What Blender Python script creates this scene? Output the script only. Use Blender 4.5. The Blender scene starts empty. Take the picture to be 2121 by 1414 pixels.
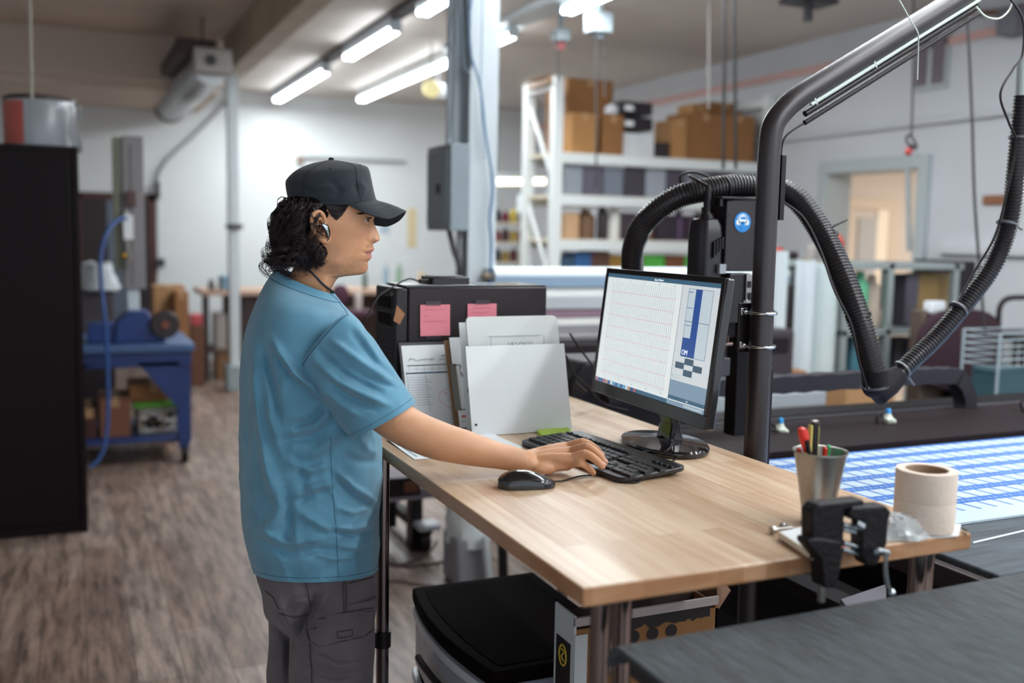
import bpy, bmesh, math, random
from mathutils import Vector, Matrix, noise as mnoise
random.seed(7)
PI = math.pi
scene = bpy.context.scene
COL = scene.collection

# ---------------------------------------------------------------- camera
F = 2062.0; TH = .107591; YAW = .418543; ROLL = .01852
HC = 1.58
CAM = Vector((0, 0, HC))
_c, _s = math.cos(YAW), math.sin(YAW)
FWD = Vector((_s * math.cos(TH), _c * math.cos(TH), -math.sin(TH)))
_rt = Vector((_c, -_s, 0)); _up = _rt.cross(FWD)
RT = _rt * math.cos(ROLL) + _up * math.sin(ROLL)
UP = RT.cross(FWD)
cam_data = bpy.data.cameras.new('camera')
cam = bpy.data.objects.new('camera', cam_data); COL.objects.link(cam)
cam_data.sensor_width = 36; cam_data.lens = 36 * F / 2121
cam_data.clip_start = .05; cam_data.clip_end = 200
cam.matrix_world = Matrix(((RT.x, UP.x, -FWD.x, 0), (RT.y, UP.y, -FWD.y, 0), (RT.z, UP.z, -FWD.z, HC), (0, 0, 0, 1)))
cam_data.dof.use_dof = True; cam_data.dof.focus_distance = 2.2; cam_data.dof.aperture_fstop = 1.7
scene.camera = cam
scene.view_settings.view_transform = 'Standard'; scene.view_settings.look = 'None'
scene.view_settings.gamma = 1; scene.view_settings.use_curve_mapping = False
scene.view_settings.exposure = 0.16

# ---------------------------------------------------------------- world: added soft fill, entering where no wall is built behind the camera
world = bpy.data.worlds.new('world'); scene.world = world; world.use_nodes = True
world.node_tree.nodes['Background'].inputs[0].default_value = (.80, .90, 1.0, 1)
world.node_tree.nodes['Background'].inputs[1].default_value = 1.35

# ---------------------------------------------------------------- projection helpers: where a seen point stands on a known plane
def ray(px, py):
    return RT * ((px - 1060.5) / F) - UP * ((py - 707) / F) + FWD
def Zp(px, py, z):
    d = ray(px, py); return CAM + d * ((z - HC) / d.z)
def Yp(px, py, y):
    d = ray(px, py); return CAM + d * (y / d.y)
def Xp(px, py, x):
    d = ray(px, py); return CAM + d * (x / d.x)
def Dp(px, py, dep):
    return CAM + ray(px, py) * dep

# ---------------------------------------------------------------- materials
def lin(h):
    h = h.lstrip('#')
    out = []
    for k in (0, 2, 4):
        c = int(h[k:k + 2], 16) / 255
        out.append(c / 12.92 if c <= .04045 else ((c + .055) / 1.055) ** 2.4)
    return (*out, 1)
MATS = {}
def mat(name, hexc, rough=.55, metal=0., noise=0., nscale=12., bump=0., bscale=None, spec=.5, stretch=(1, 1, 1), hex2=None,
        emit=0., alpha=1., trans=0., coat=0., sheen=0., sss=0.):
    if name in MATS: return MATS[name]
    m = bpy.data.materials.new(name); m.use_nodes = True; MATS[name] = m
    nt = m.node_tree; b = nt.nodes['Principled BSDF']
    b.inputs['Base Color'].default_value = lin(hexc)
    b.inputs['Roughness'].default_value = rough; b.inputs['Metallic'].default_value = metal
    b.inputs['Specular IOR Level'].default_value = spec
    b.inputs['Coat Weight'].default_value = coat; b.inputs['Sheen Weight'].default_value = sheen
    if sss:
        b.inputs['Subsurface Weight'].default_value = sss
        b.inputs['Subsurface Radius'].default_value = (.012, .005, .003); b.inputs['Subsurface Scale'].default_value = 1.0
    b.inputs['Alpha'].default_value = alpha; b.inputs['Transmission Weight'].default_value = trans
    if emit:
        b.inputs['Emission Color'].default_value = lin(hexc); b.inputs['Emission Strength'].default_value = emit
    if noise or bump:
        tc = nt.nodes.new('ShaderNodeTexCoord'); mp = nt.nodes.new('ShaderNodeMapping')
        mp.inputs['Scale'].default_value = stretch
        nt.links.new(tc.outputs['Object'], mp.inputs['Vector'])
    if noise:
        n = nt.nodes.new('ShaderNodeTexNoise'); n.inputs['Scale'].default_value = nscale; n.inputs['Detail'].default_value = 5
        nt.links.new(mp.outputs[0], n.inputs['Vector'])
        r = nt.nodes.new('ShaderNodeMapRange'); r.inputs[1].default_value = .3; r.inputs[2].default_value = .7
        nt.links.new(n.outputs[0], r.inputs[0])
        mx = nt.nodes.new('ShaderNodeMix'); mx.data_type = 'RGBA'
        c = lin(hexc)
        d = lin(hex2) if hex2 else tuple(max(0, x * (1 - noise)) for x in c[:3]) + (1,)
        mx.inputs[6].default_value = c; mx.inputs[7].default_value = d
        nt.links.new(r.outputs[0], mx.inputs[0]); nt.links.new(mx.outputs[2], b.inputs['Base Color'])
    if bump:
        n2 = nt.nodes.new('ShaderNodeTexNoise'); n2.inputs['Scale'].default_value = bscale or nscale; n2.inputs['Detail'].default_value = 4
        nt.links.new(mp.outputs[0], n2.inputs['Vector'])
        bp = nt.nodes.new('ShaderNodeBump'); bp.inputs['Strength'].default_value = bump; bp.inputs['Distance'].default_value = .01
        nt.links.new(n2.outputs[0], bp.inputs['Height']); nt.links.new(bp.outputs[0], b.inputs['Normal'])
    return m

# ---------------------------------------------------------------- mesh builder
class MB:
    def __init__(s): s.v = []; s.f = []; s.m = []
    def add(s, vs, fs, mi=0):
        o = len(s.v); s.v += [Vector(p) for p in vs]; s.f += [[i + o for i in f] for f in fs]; s.m += [mi] * len(fs); return s
    def box(s, x0, x1, y0, y1, z0, z1, mi=0, mx=None):
        vs = [Vector((x, y, z)) for z in (z0, z1) for x, y in ((x0, y0), (x1, y0), (x1, y1), (x0, y1))]
        if mx is not None: vs = [mx @ p for p in vs]
        return s.add(vs, [(3, 2, 1, 0), (4, 5, 6, 7), (0, 1, 5, 4), (1, 2, 6, 5), (2, 3, 7, 6), (3, 0, 4, 7)], mi)
    def bc(s, c, size, rz=0, mi=0, mx=None):
        m = Matrix.Translation(Vector(c)) @ Matrix.Rotation(rz, 4, 'Z')
        if mx is not None: m = mx @ m
        a, b, d = (q / 2 for q in size)
        return s.box(-a, a, -b, b, -d, d, mi, m)
    def prism(s, poly, z0, z1, mi=0, mx=None):
        n = len(poly); vs = [Vector((x, y, z0)) for x, y in poly] + [Vector((x, y, z1)) for x, y in poly]
        if mx is not None: vs = [mx @ p for p in vs]
        fs = [list(range(n))[::-1], [n + i for i in range(n)]] + [[i, (i + 1) % n, n + (i + 1) % n, n + i] for i in range(n)]
        return s.add(vs, fs, mi)
    def rings(s, R, closed=True, cap0=True, cap1=True, mi=0, loop=False):
        n = len(R[0]); o = len(s.v)
        for r in R: s.v += [Vector(p) for p in r]
        K = len(R)
        for k in range(K if loop else K - 1):
            k2 = (k + 1) % K
            for i in range(n if closed else n - 1):
                j = (i + 1) % n
                s.f.append([o + k * n + i, o + k * n + j, o + k2 * n + j, o + k2 * n + i]); s.m.append(mi)
        if cap0 and closed and not loop: s.f.append([o + i for i in range(n)][::-1]); s.m.append(mi)
        if cap1 and closed and not loop: s.f.append([o + (K - 1) * n + i for i in range(n)]); s.m.append(mi)
        return s
    def tube(s, pts, r, n=10, mi=0, loop=False, cap=True):
        pts = [Vector(p) for p in pts]; K = len(pts); R = []
        rr = r if isinstance(r, (list, tuple)) else [r] * K
        prev = None
        for k in range(K):
            a = pts[(k - 1) % K] if (loop or k) else pts[0]
            b = pts[(k + 1) % K] if (loop or k < K - 1) else pts[-1]
            t = (b - a)
            t = t.normalized() if t.length > 1e-9 else Vector((0, 0, 1))
            if prev is None:
                u = t.orthogonal().normalized()
            else:
                u = prev - t * prev.dot(t)
                u = u.normalized() if u.length > 1e-6 else t.orthogonal().normalized()
            prev = u; w = t.cross(u)
            R.append([pts[k] + (u * math.cos(2 * PI * i / n) + w * math.sin(2 * PI * i / n)) * rr[k] for i in range(n)])
        return s.rings(R, cap0=cap, cap1=cap, mi=mi, loop=loop)
    def cyl(s, p0, p1, r, r1=None, n=24, mi=0):
        return s.tube([p0, p1], [r, r if r1 is None else r1], n, mi)
    def lathe(s, prof, c=(0, 0, 0), n=32, mi=0, mx=None, cap=True):
        R = []
        for r, z in prof:
            ring = [Vector((c[0] + r * math.cos(2 * PI * i / n), c[1] + r * math.sin(2 * PI * i / n), c[2] + z)) for i in range(n)]
            if mx is not None: ring = [mx @ p for p in ring]
            R.append(ring)
        return s.rings(R, cap0=cap, cap1=cap, mi=mi)
    def ball(s, c, r, n=16, m=10, mi=0, mx=None):
        if not isinstance(r, (tuple, list)): r = (r, r, r)
        R = []
        for k in range(m + 1):
            a = -PI / 2 + PI * k / m; e = .02 if k in (0, m) else math.cos(a)
            ring = [Vector((r[0] * e * math.cos(2 * PI * i / n), r[1] * e * math.sin(2 * PI * i / n), r[2] * math.sin(a))) for i in range(n)]
            if mx is not None: ring = [mx @ p for p in ring]
            R.append([Vector(c) + p for p in ring])
        return s.rings(R, mi=mi)
    def quad(s, a, b, c, d, mi=0): return s.add([a, b, c, d], [(0, 1, 2, 3)], mi)
    def sheet(s, P, nu, nv, th, mi=0):
        """thin solid sheet: P(u,v)->Vector, thickened by th along the normal"""
        g = [[Vector(P(i / nu, j / nv)) for i in range(nu + 1)] for j in range(nv + 1)]
        o = len(s.v); W = nu + 1
        nr = (g[0][1] - g[0][0]).cross(g[1][0] - g[0][0]).normalized()
        for lay in (0, 1):
            for j in range(nv + 1):
                for i in range(nu + 1):
                    a = g[j][min(i + 1, nu)] - g[j][max(i - 1, 0)]; b = g[min(j + 1, nv)][i] - g[max(j - 1, 0)][i]
                    nn = a.cross(b); nn = nn.normalized() if nn.length > 1e-12 else nr
                    s.v.append(g[j][i] + nn * (th * (.5 - lay)))
        L = W * (nv + 1)
        def q(*f): s.f.append([o + x for x in f]); s.m.append(mi)
        for j in range(nv):
            for i in range(nu):
                a = j * W + i; q(a, a + 1, a + W + 1, a + W); q(L + a, L + a + W, L + a + W + 1, L + a + 1)
        for i in range(nu):
            q(i, L + i, L + i + 1, i + 1); a = nv * W + i; q(a, a + 1, L + a + 1, L + a)
        for j in range(nv):
            a = j * W; q(a, a + W, L + a + W, L + a); a += nu; q(a, L + a, L + a + W, a + W)
        return s

def spline(pts, n=8, loop=False):
    """Catmull-Rom through the points"""
    pts = [Vector(p) for p in pts]; K = len(pts); out = []
    segs = K if loop else K - 1
    for k in range(segs):
        if loop: p0, p1, p2, p3 = (pts[(k + j - 1) % K] for j in range(4))
        else: p0, p1, p2, p3 = pts[max(k - 1, 0)], pts[k], pts[k + 1], pts[min(k + 2, K - 1)]
        for i in range(n):
            t = i / n
            out.append(.5 * ((2 * p1) + (p2 - p0) * t + (2 * p0 - 5 * p1 + 4 * p2 - p3) * t * t + (3 * p1 - p0 - 3 * p2 + p3) * t ** 3))
    if not loop: out.append(pts[-1])
    return out

def finish(me, ang=38):
    me.polygons.foreach_set('use_smooth', [True] * len(me.polygons))
    try: me.set_sharp_from_angle(angle=math.radians(ang))
    except Exception: pass

def tag(o, label=None, cat=None, group=None, kind=None):
    if label: o['label'] = label
    if cat: o['category'] = cat
    if group: o['group'] = group
    if kind: o['kind'] = kind
    return o

def ploc(o):
    p = Vector((0, 0, 0))
    while o is not None: p += o.location; o = o.parent
    return p

def obj(name, mb, mats, parent=None, bevel=0., label=None, cat=None, group=None, kind=None, sub=0, ang=38, local=False, seg=2):
    me = bpy.data.meshes.new(name)
    vs = mb.v
    loc = Vector((0, 0, 0))
    if parent is None and not local:
        xs = [p.x for p in vs]; ys = [p.y for p in vs]; zs = [p.z for p in vs]
        loc = Vector(((min(xs) + max(xs)) / 2, (min(ys) + max(ys)) / 2, min(zs)))
    me.from_pydata([tuple(p - loc) for p in vs], [], mb.f)
    if not isinstance(mats, (list, tuple)): mats = [mats]
    for m in mats: me.materials.append(m)
    if len(mats) > 1: me.polygons.foreach_set('material_index', mb.m)
    me.update()
    bm = bmesh.new(); bm.from_mesh(me); bmesh.ops.recalc_face_normals(bm, faces=bm.faces); bm.to_mesh(me); bm.free()
    finish(me, ang)
    o = bpy.data.objects.new(name, me); COL.objects.link(o); o.location = loc
    if parent is not None:
        o.parent = parent
        if not local: o.matrix_parent_inverse = Matrix.Translation(-ploc_w(parent))
    if bevel:
        b = o.modifiers.new('bevel', 'BEVEL'); b.width = bevel; b.segments = seg; b.limit_method = 'ANGLE'; b.angle_limit = math.radians(40)
    if sub:
        s_ = o.modifiers.new('sub', 'SUBSURF'); s_.levels = s_.render_levels = sub
    return tag(o, label, cat, group, kind)

def ploc_w(o):
    """world position of a thing whose chain of parents only translates"""
    if o.parent is None: return o.location.copy()
    return ploc_w(o.parent) + o.matrix_parent_inverse.translation + o.location

def thing(name, label, cat, loc=(0, 0, 0), group=None, kind=None):
    o = bpy.data.objects.new(name, None); COL.objects.link(o); o.location = loc
    o.empty_display_size = .05
    return tag(o, label, cat, group, kind)

def dup(root, loc=None, rz=None, label=None, group=None):
    r = root.copy(); COL.objects.link(r)
    if loc is not None: r.location = loc
    if rz is not None: r.rotation_euler = (0, 0, rz)
    if label: r['label'] = label
    if group: r['group'] = group
    def rec(a, b):
        for ch in a.children:
            c = ch.copy(); COL.objects.link(c); c.parent = b; c.matrix_parent_inverse = ch.matrix_parent_inverse.copy()
            rec(ch, c)
    rec(root, r)
    return r

def struct(name, mb, m, **k): return obj(name, mb, m, kind='structure', **k)
def text_mesh(body, size, mx, extrude=.0003):
    cu = bpy.data.curves.new('text', 'FONT'); cu.body = body; cu.size = size; cu.extrude = extrude; cu.align_x = 'CENTER'
    t = bpy.data.objects.new('text', cu); COL.objects.link(t)
    bpy.context.view_layer.update()
    me = bpy.data.meshes.new_from_object(t.evaluated_get(bpy.context.evaluated_depsgraph_get()))
    b = MB(); b.add([mx @ v.co for v in me.vertices], [list(p.vertices) for p in me.polygons])
    bpy.data.objects.remove(t); bpy.data.curves.remove(cu); bpy.data.meshes.remove(me)
    return b

# common materials
BLK = mat('black_plastic', '#1a1216', .45, spec=.3, noise=.15, nscale=40, bump=.08, bscale=300)
BLKM = mat('black_painted_metal', '#1b1519', .38, metal=.3, noise=.12, nscale=20)
BLKG = mat('glossy_black', '#120d10', .12, coat=.4)
DKG = mat('dark_grey_plastic', '#3a373d', .5, noise=.1)
CHR = mat('chrome', '#c9cfd2', .16, metal=1)
STL = mat('brushed_steel', '#a8a49f', .32, metal=1, noise=.2, nscale=30, stretch=(20, 20, 1))
WHM = mat('white_painted_metal', '#ccd4d8', .45, noise=.06, nscale=6)
GRM = mat('grey_painted_metal', '#93a0a6', .5, noise=.1, nscale=8)
PAP = mat('white_paper', '#eceff0', .75, noise=.04, nscale=6)
CARD = mat('cardboard', '#9a6a44', .8, noise=.15, nscale=9, bump=.1)
CARD2 = mat('pale_cardboard', '#b58a60', .8, noise=.15, nscale=9)
# ================================================================ the room
ZC = 3.2; YB = 12.3; XR = 5.6; XL = -3.2; YF = -3.0
def floor_mat():
    m = bpy.data.materials.new('vinyl_plank_floor'); m.use_nodes = True; nt = m.node_tree; b = nt.nodes['Principled BSDF']
    tc = nt.nodes.new('ShaderNodeTexCoord')
    mp = nt.nodes.new('ShaderNodeMapping'); mp.inputs['Rotation'].default_value = (0, 0, PI / 2)
    nt.links.new(tc.outputs['Object'], mp.inputs[0])
    br = nt.nodes.new('ShaderNodeTexBrick'); br.offset = .37; br.inputs['Scale'].default_value = 1
    br.inputs['Brick Width'].default_value = 1.2; br.inputs['Row Height'].default_value = .16
    br.inputs['Mortar Size'].default_value = .0018; br.inputs['Mortar Smooth'].default_value = .3
    br.inputs['Color1'].default_value = lin('#ab978c'); br.inputs['Color2'].default_value = lin('#8e7567'); br.inputs['Mortar'].default_value = lin('#4e413d')
    nt.links.new(mp.outputs[0], br.inputs['Vector'])
    mp2 = nt.nodes.new('ShaderNodeMapping'); mp2.inputs['Scale'].default_value = (9, 1.1, 1)
    nt.links.new(tc.outputs['Object'], mp2.inputs[0])
    n = nt.nodes.new('ShaderNodeTexNoise'); n.inputs['Scale'].default_value = 3.2; n.inputs['Detail'].default_value = 8; n.inputs['Roughness'].default_value = .7
    nt.links.new(mp2.outputs[0], n.inputs['Vector'])
    r = nt.nodes.new('ShaderNodeValToRGB'); r.color_ramp.elements[0].position = .36; r.color_ramp.elements[1].position = .62
    r.color_ramp.elements[0].color = lin('#54423b'); r.color_ramp.elements[1].color = (1, 1, 1, 1)
    nt.links.new(n.outputs[0], r.inputs[0])
    mx = nt.nodes.new('ShaderNodeMix'); mx.data_type = 'RGBA'; mx.blend_type = 'MULTIPLY'; mx.inputs[0].default_value = .8
    nt.links.new(br.outputs['Color'], mx.inputs[6]); nt.links.new(r.outputs[0], mx.inputs[7])
    nt.links.new(mx.outputs[2], b.inputs['Base Color']); b.inputs['Roughness'].default_value = .42
    bp = nt.nodes.new('ShaderNodeBump'); bp.inputs['Strength'].default_value = .15; bp.inputs['Distance'].default_value = .003
    nt.links.new(br.outputs['Fac'], bp.inputs['Height']); nt.links.new(bp.outputs[0], b.inputs['Normal'])
    return m
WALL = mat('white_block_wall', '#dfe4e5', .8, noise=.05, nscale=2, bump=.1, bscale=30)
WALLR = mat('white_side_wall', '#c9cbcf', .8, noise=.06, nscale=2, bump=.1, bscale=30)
CEIL = mat('painted_ceiling', '#d2cbc4', .7, noise=.07, nscale=1.5)
CEILL = mat('dull_painted_ceiling', '#cdbdaf', .8, noise=.08, nscale=1.2)
struct('floor', MB().box(XL, XR + .2, YF, YB + .2, -.1, 0), floor_mat())
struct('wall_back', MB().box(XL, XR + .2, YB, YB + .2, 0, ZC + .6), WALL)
# right wall with a real door opening
DY0, DY1, DZ = 5.42, 6.36, 2.1
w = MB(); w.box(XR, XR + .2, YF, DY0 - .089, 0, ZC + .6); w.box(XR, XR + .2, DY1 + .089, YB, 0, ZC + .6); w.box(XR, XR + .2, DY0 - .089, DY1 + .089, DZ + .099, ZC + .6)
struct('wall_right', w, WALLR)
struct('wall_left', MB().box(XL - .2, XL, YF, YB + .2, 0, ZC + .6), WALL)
XBM = 1.52   # beam line
cr = MB().box(XBM, XR + .2, YF, YB + .2, ZC, ZC + .12)
for k in range(9): cr.box(XBM + .1, XR, YF + .8 + 1.7 * k, YF + .803 + 1.7 * k, ZC - .004, ZC + .001)
struct('ceiling', cr, CEIL)
cl = MB().box(XL, XBM, YF, YB + .2, ZC + .22, ZC + .34)
for k in range(13): cl.box(XL, XBM - .1, YF + 1.22 * k, YF + 1.224 * k + .02, ZC + .213, ZC + .221)
for k in range(4): cl.box(XL + .4 + 1.22 * k, XL + .42 + 1.22 * k, YF, YB, ZC + .213, ZC + .221)
tag(struct('ceiling', cl, CEILL))
struct('trim_1', MB().box(XBM - .09, XBM + .09, YF, 10.35, 3.06, 3.46), mat('cream_beam_paint', '#b5a892', .6, noise=.25, nscale=3), bevel=.008)
struct('trim_2', MB().box(XL, XBM - .1, 10.4, 10.6, 2.98, 3.42).box(XL, XBM - .1, 10.6, YB, 2.92, 3.0), CEILL, bevel=.01)
c1 = Zp(487, 806, 0)
cc = MB()
for x0, x1, y0, y1 in ((-.045, .045, -.07, -.055), (-.045, .045, .055, .07), (-.006, .006, -.055, .055)):
    cc.box(c1.x + x0, c1.x + x1, c1.y + y0, c1.y + y1, .02, 3.06)
struct('trim_3', cc, WHM, label='white steel post under the end of the ceiling beam')
obj('base_plate', MB().box(c1.x - .09, c1.x + .09, c1.y - .12, c1.y + .12, 0, .25), GRM, bpy.data.objects['trim_3'], bevel=.01)
obj('strap', MB().box(c1.x - .06, c1.x + .06, c1.y - .085, c1.y + .085, 1.58, 1.62).bc((c1.x, c1.y - .09, 1.6), (.15, .02, .05)), DKG, bpy.data.objects['trim_3'])
# near column behind the computer tower
CX0, CX1, CY = 1.875, 2.03, 4.80
cc = MB().box(CX0, CX1, CY - .005, CY + .012, 0, ZC).box(CX0, CX1, CY + .15, CY + .165, 0, ZC).box(CX0 + .07, CX0 + .082, CY, CY + .16, 0, ZC)
struct('trim_4', cc, WHM, label='white steel column with a grey electrical panel on it')
# wall-side conduit rail and the pinkish line high on the right wall
struct('trim_5', MB().box(XR - .03, XR, YF, YB, 2.93, 2.985), mat('faded_red_pipe', '#c9a09a', .6), label='faded red pipe along the top of the right wall')
struct('trim_6', MB().cyl((XR - .03, -1, 2.42), (XR - .03, 8.6, 2.42), .022, n=12), WALLR, label='thin painted pipe along the right wall')
struct('trim_7', MB().box(XR - .05, XR, YF, 5.2, 1.50, 1.56), WALLR, label='ledge along the lower right wall')
# door in the right wall: frame, leaf swung open, a lit passage behind
dfr = MB().box(XR - .05, XR + .22, DY0 - .09, DY0, 0, DZ).box(XR - .05, XR + .22, DY1, DY1 + .09, 0, DZ).box(XR - .05, XR + .22, DY0 - .09, DY1 + .09, DZ, DZ + .1)
d1 = struct('door_1', dfr, mat('grey_door_frame', '#aeb6b8', .5), bevel=.006)
HY = DY1 + 1.3
hall = MB().box(XR + .25, XR + 4, DY0 - .45, DY0 - .4, 0, 2.6).box(XR + .25, XR + 4, HY, HY + .05, 0, 2.6).box(XR + 3.95, XR + 4, DY0 - .4, HY, 0, 2.6)
hall.box(XR + .25, XR + 4, DY0 - .45, HY, 2.55, 2.6).box(XR + .2, XR + 4, DY0 - .45, HY, -.1, 0).box(XR + .2, XR + .25, DY0 - .45, DY0 - .09, 0, 2.6).box(XR + .2, XR + .25, DY1 + .09, HY, 0, 2.6)
struct('wall_hall', hall, mat('warm_hall_wall', '#d6cdc4', .8))
qa, qb = Yp(1762, 432, HY), Yp(1840, 432, HY)
hf = MB().box(qa.x - .12, qa.x, HY - .03, HY, 0, qa.z + .1).box(qb.x, qb.x + .12, HY - .03, HY, 0, qa.z + .1).box(qa.x, qb.x, HY - .03, HY, qa.z, qa.z + .1)
hd = struct('door_2', hf, mat('hall_frame', '#d9c9b8', .6)); obj('door_panel', MB().box(qa.x + .1, qb.x - .15, HY - .02, HY - .004, 0, qa.z - .08), mat('pale_grey_door', '#b9babb', .5), hd)
obj('lit_edge', MB().box(qb.x - .15, qb.x, HY - .02, HY - .004, 0, qa.z), mat('painted_lit_edge', '#fbf0df', .5), hd)  # light on the inner doorway put into this strip's bright colour
hl = bpy.data.lights.new('hall_light', 'AREA'); hl.energy = 45; hl.size = 1.0; hl.color = (1, .95, .88)
hlo = bpy.data.objects.new('hall_light', hl); COL.objects.link(hlo); hlo.location = (XR + 2.2, (DY0 + DY1) / 2, 2.5)
# dark doorway in the back wall, left
a, b_ = Yp(160, 408, YB), Yp(318, 408, YB)
dk = struct('door_3', MB().box(a.x - .05, a.x + .04, YB - .06, YB, 0, a.z + .06).box(b_.x - .06, b_.x + .02, YB - .06, YB, 0, a.z + .06).box(a.x, b_.x, YB - .06, YB, a.z - .02, a.z + .06), mat('dark_red_door_frame', '#4a2a28', .6))
obj('door_panel', MB().box(a.x + .04, (a.x + b_.x) / 2 - .1, YB - .05, YB - .02, 0, a.z - .02).box((a.x + b_.x) / 2 + .1, b_.x - .06, YB - .05, YB - .02, 0, a.z - .02), mat('dark_door_panel', '#241a1c', .5), dk)
obj('glass_strip', MB().box((a.x + b_.x) / 2 - .1, (a.x + b_.x) / 2 + .1, YB - .045, YB - .025, 0, a.z - .02), mat('blue_grey_glass', '#5d6878', .3), dk)

# ================================================================ ceiling lights
TUBE = mat('lit_fluorescent_tube', '#f4fbff', emit=15.)
def light_fixture(x, y0, y1, label, group, z=3.08, power=1.0, tube=True):
    L = y1 - y0
    r = thing('ceiling_light', label, 'light', (x, (y0 + y1) / 2, z), group)
    obj('housing', MB().box(x - .035, x + .035, y0, y1, z + .02, z + .075), WHM, r, bevel=.006)
    for ye in (y0, y1): obj('end_cap', MB().box(x - .045, x + .045, ye - .011, ye + .011, z - .02, z + .06), WHM, r)
    for dx in (-.028, .028):
        obj('tube', MB().cyl((x + dx, y0 + .012, z), (x + dx, y1 - .012, z), .019, n=14), TUBE, r)
    li = bpy.data.lights.new('tube_light', 'AREA'); li.shape = 'RECTANGLE'; li.size = .12; li.size_y = L
    li.energy = 38 * (.75 if y0 > 7 else .9 if y0 > 4 else .6) * power * L / 2.4; li.color = (.93, .98, 1.0)
    lo = bpy.data.objects.new('tube_light', li); COL.objects.link(lo); lo.parent = r; lo.location = (0, 0, -.045)
    return r
XA, XB = 2.27, 3.12
GL = 'fluorescent tube lights under the ceiling'
light_fixture(XA, 9.55, 11.95, 'lit tube light furthest left, above the white back wall', GL)
light_fixture(XA, 7.35, 8.72, 'lit tube light in the middle of the left row, above the cap', GL)
light_fixture(XA, 4.3, 6.72, 'lit tube light at the top edge beside the grey column', GL)
light_fixture(XB, 8.25, 11.4, 'longest lit tube light, ending at the grey column', GL)
light_fixture(XB, 7.1, 7.55, 'short lit tube light just right of the column', GL)
light_fixture(XB, 4.2, 6.2, 'lit tube light on the white channel at the top of the picture', GL)
GL2 = 'tube lights overhead, out of the picture'
for k, (x, y) in enumerate(((XA, .8), (XB, .8), (XA, -1.8), (XB, -1.8), (4.4, .5), (4.4, -2.0))):
    light_fixture(x, y, y + 2.4, 'tube light overhead out of the picture, ' + ('left row above the table', 'middle row above the felt table', 'left row behind the camera', 'middle row behind the camera', 'right row above the cutting bed', 'right row behind the camera')[k], GL2)
struct('trim_8', MB().box(XB - .1, XB + .1, 3.8, 8.4, ZC - .05, ZC - .001), WHM, label='white channel carrying the right row of tube lights')
struct('trim_9', MB().box(XA - .06, XA + .06, 3.8, 12, ZC - .04, ZC - .001), DKG, label='channel carrying the left row of tube lights')
# ================================================================ work table
ZT = 1.08
TX0, TX1, TY0, TY1 = .656, 1.416, 1.209, 2.74
def wood_mat(nm='butcher_block_wood', A='#d4bda2', B='#bd9c7e', C='#b08f72', S=(60, 3.5, 60)):
    m = bpy.data.materials.new(nm); m.use_nodes = True; nt = m.node_tree; b = nt.nodes['Principled BSDF']
    tc = nt.nodes.new('ShaderNodeTexCoord')
    mp = nt.nodes.new('ShaderNodeMapping'); mp.inputs['Rotation'].default_value = (0, 0, PI / 2); mp.inputs['Location'].default_value = (.13, .21, 0)
    nt.links.new(tc.outputs['Object'], mp.inputs[0])
    br = nt.nodes.new('ShaderNodeTexBrick'); br.offset = .43; br.inputs['Scale'].default_value = 1
    br.inputs['Brick Width'].default_value = .42; br.inputs['Row Height'].default_value = .044
    br.inputs['Mortar Size'].default_value = .0004; br.inputs['Mortar Smooth'].default_value = 1
    br.inputs['Color1'].default_value = lin(A); br.inputs['Color2'].default_value = lin(B); br.inputs['Mortar'].default_value = lin(C)
    br.inputs['Bias'].default_value = -.2
    nt.links.new(mp.outputs[0], br.inputs['Vector'])
    mp2 = nt.nodes.new('ShaderNodeMapping'); mp2.inputs['Scale'].default_value = S
    nt.links.new(tc.outputs['Object'], mp2.inputs[0])
    n = nt.nodes.new('ShaderNodeTexNoise'); n.inputs['Scale'].default_value = 1.0; n.inputs['Detail'].default_value = 6
    n.inputs['Distortion'].default_value = .6
    nt.links.new(mp2.outputs[0], n.inputs['Vector'])
    r = nt.nodes.new('ShaderNodeValToRGB'); r.color_ramp.elements[0].position = .3; r.color_ramp.elements[1].position = .65
    r.color_ramp.elements[0].color = lin('#dcc0a6'); r.color_ramp.elements[1].color = (1, 1, 1, 1)
    nt.links.new(n.outputs[0], r.inputs[0])
    mx = nt.nodes.new('ShaderNodeMix'); mx.data_type = 'RGBA'; mx.blend_type = 'MULTIPLY'; mx.inputs[0].default_value = .7
    nt.links.new(br.outputs['Color'], mx.inputs[6]); nt.links.new(r.outputs[0], mx.inputs[7])
    nt.links.new(mx.outputs[2], b.inputs['Base Color']); b.inputs['Roughness'].default_value = .34
    return m
table = thing('work_table', 'wooden butcher block work table the man is standing at', 'table', ((TX0 + TX1) / 2, (TY0 + TY1) / 2, 0))
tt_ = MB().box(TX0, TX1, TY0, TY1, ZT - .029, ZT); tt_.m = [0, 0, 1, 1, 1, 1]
obj('tabletop', tt_, [wood_mat(), wood_mat('shaded_edge_wood', '#b98f6d', '#a0744f', '#8f6646', (9, 9, 40))], table, bevel=.003)  # side faces: shade painted in as a darker wood colour
def table_leg(x, y, z1=ZT - .03):
    m = MB().cyl((x, y, 0), (x, y, z1), .0155, n=20)
    l = obj('leg', m, mat('polished_leg_tube', '#8f8583', .2, metal=1), table)
    obj('collar', MB().cyl((x, y, .56), (x, y, .6), .021, n=20), BLK, l); obj('foot_cap', MB().cyl((x, y, 0), (x, y, .03), .022, n=20), BLK, l)
    obj('mounting_plate', MB().box(x - .045, x + .045, y - .045, y + .045, z1 - .004, z1), STL, l)
for x, y in ((.728, 1.285), (.785, 1.315), (1.365, 1.275), (1.41, 1.30), (.683, 2.29), (.70, 2.66), (1.37, 2.66)):
    table_leg(x, y)
obj('frame_rail', MB().box(.74, 1.35, 2.60, 2.64, ZT - .075, ZT - .03), BLKM, table, bevel=.003)
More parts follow.
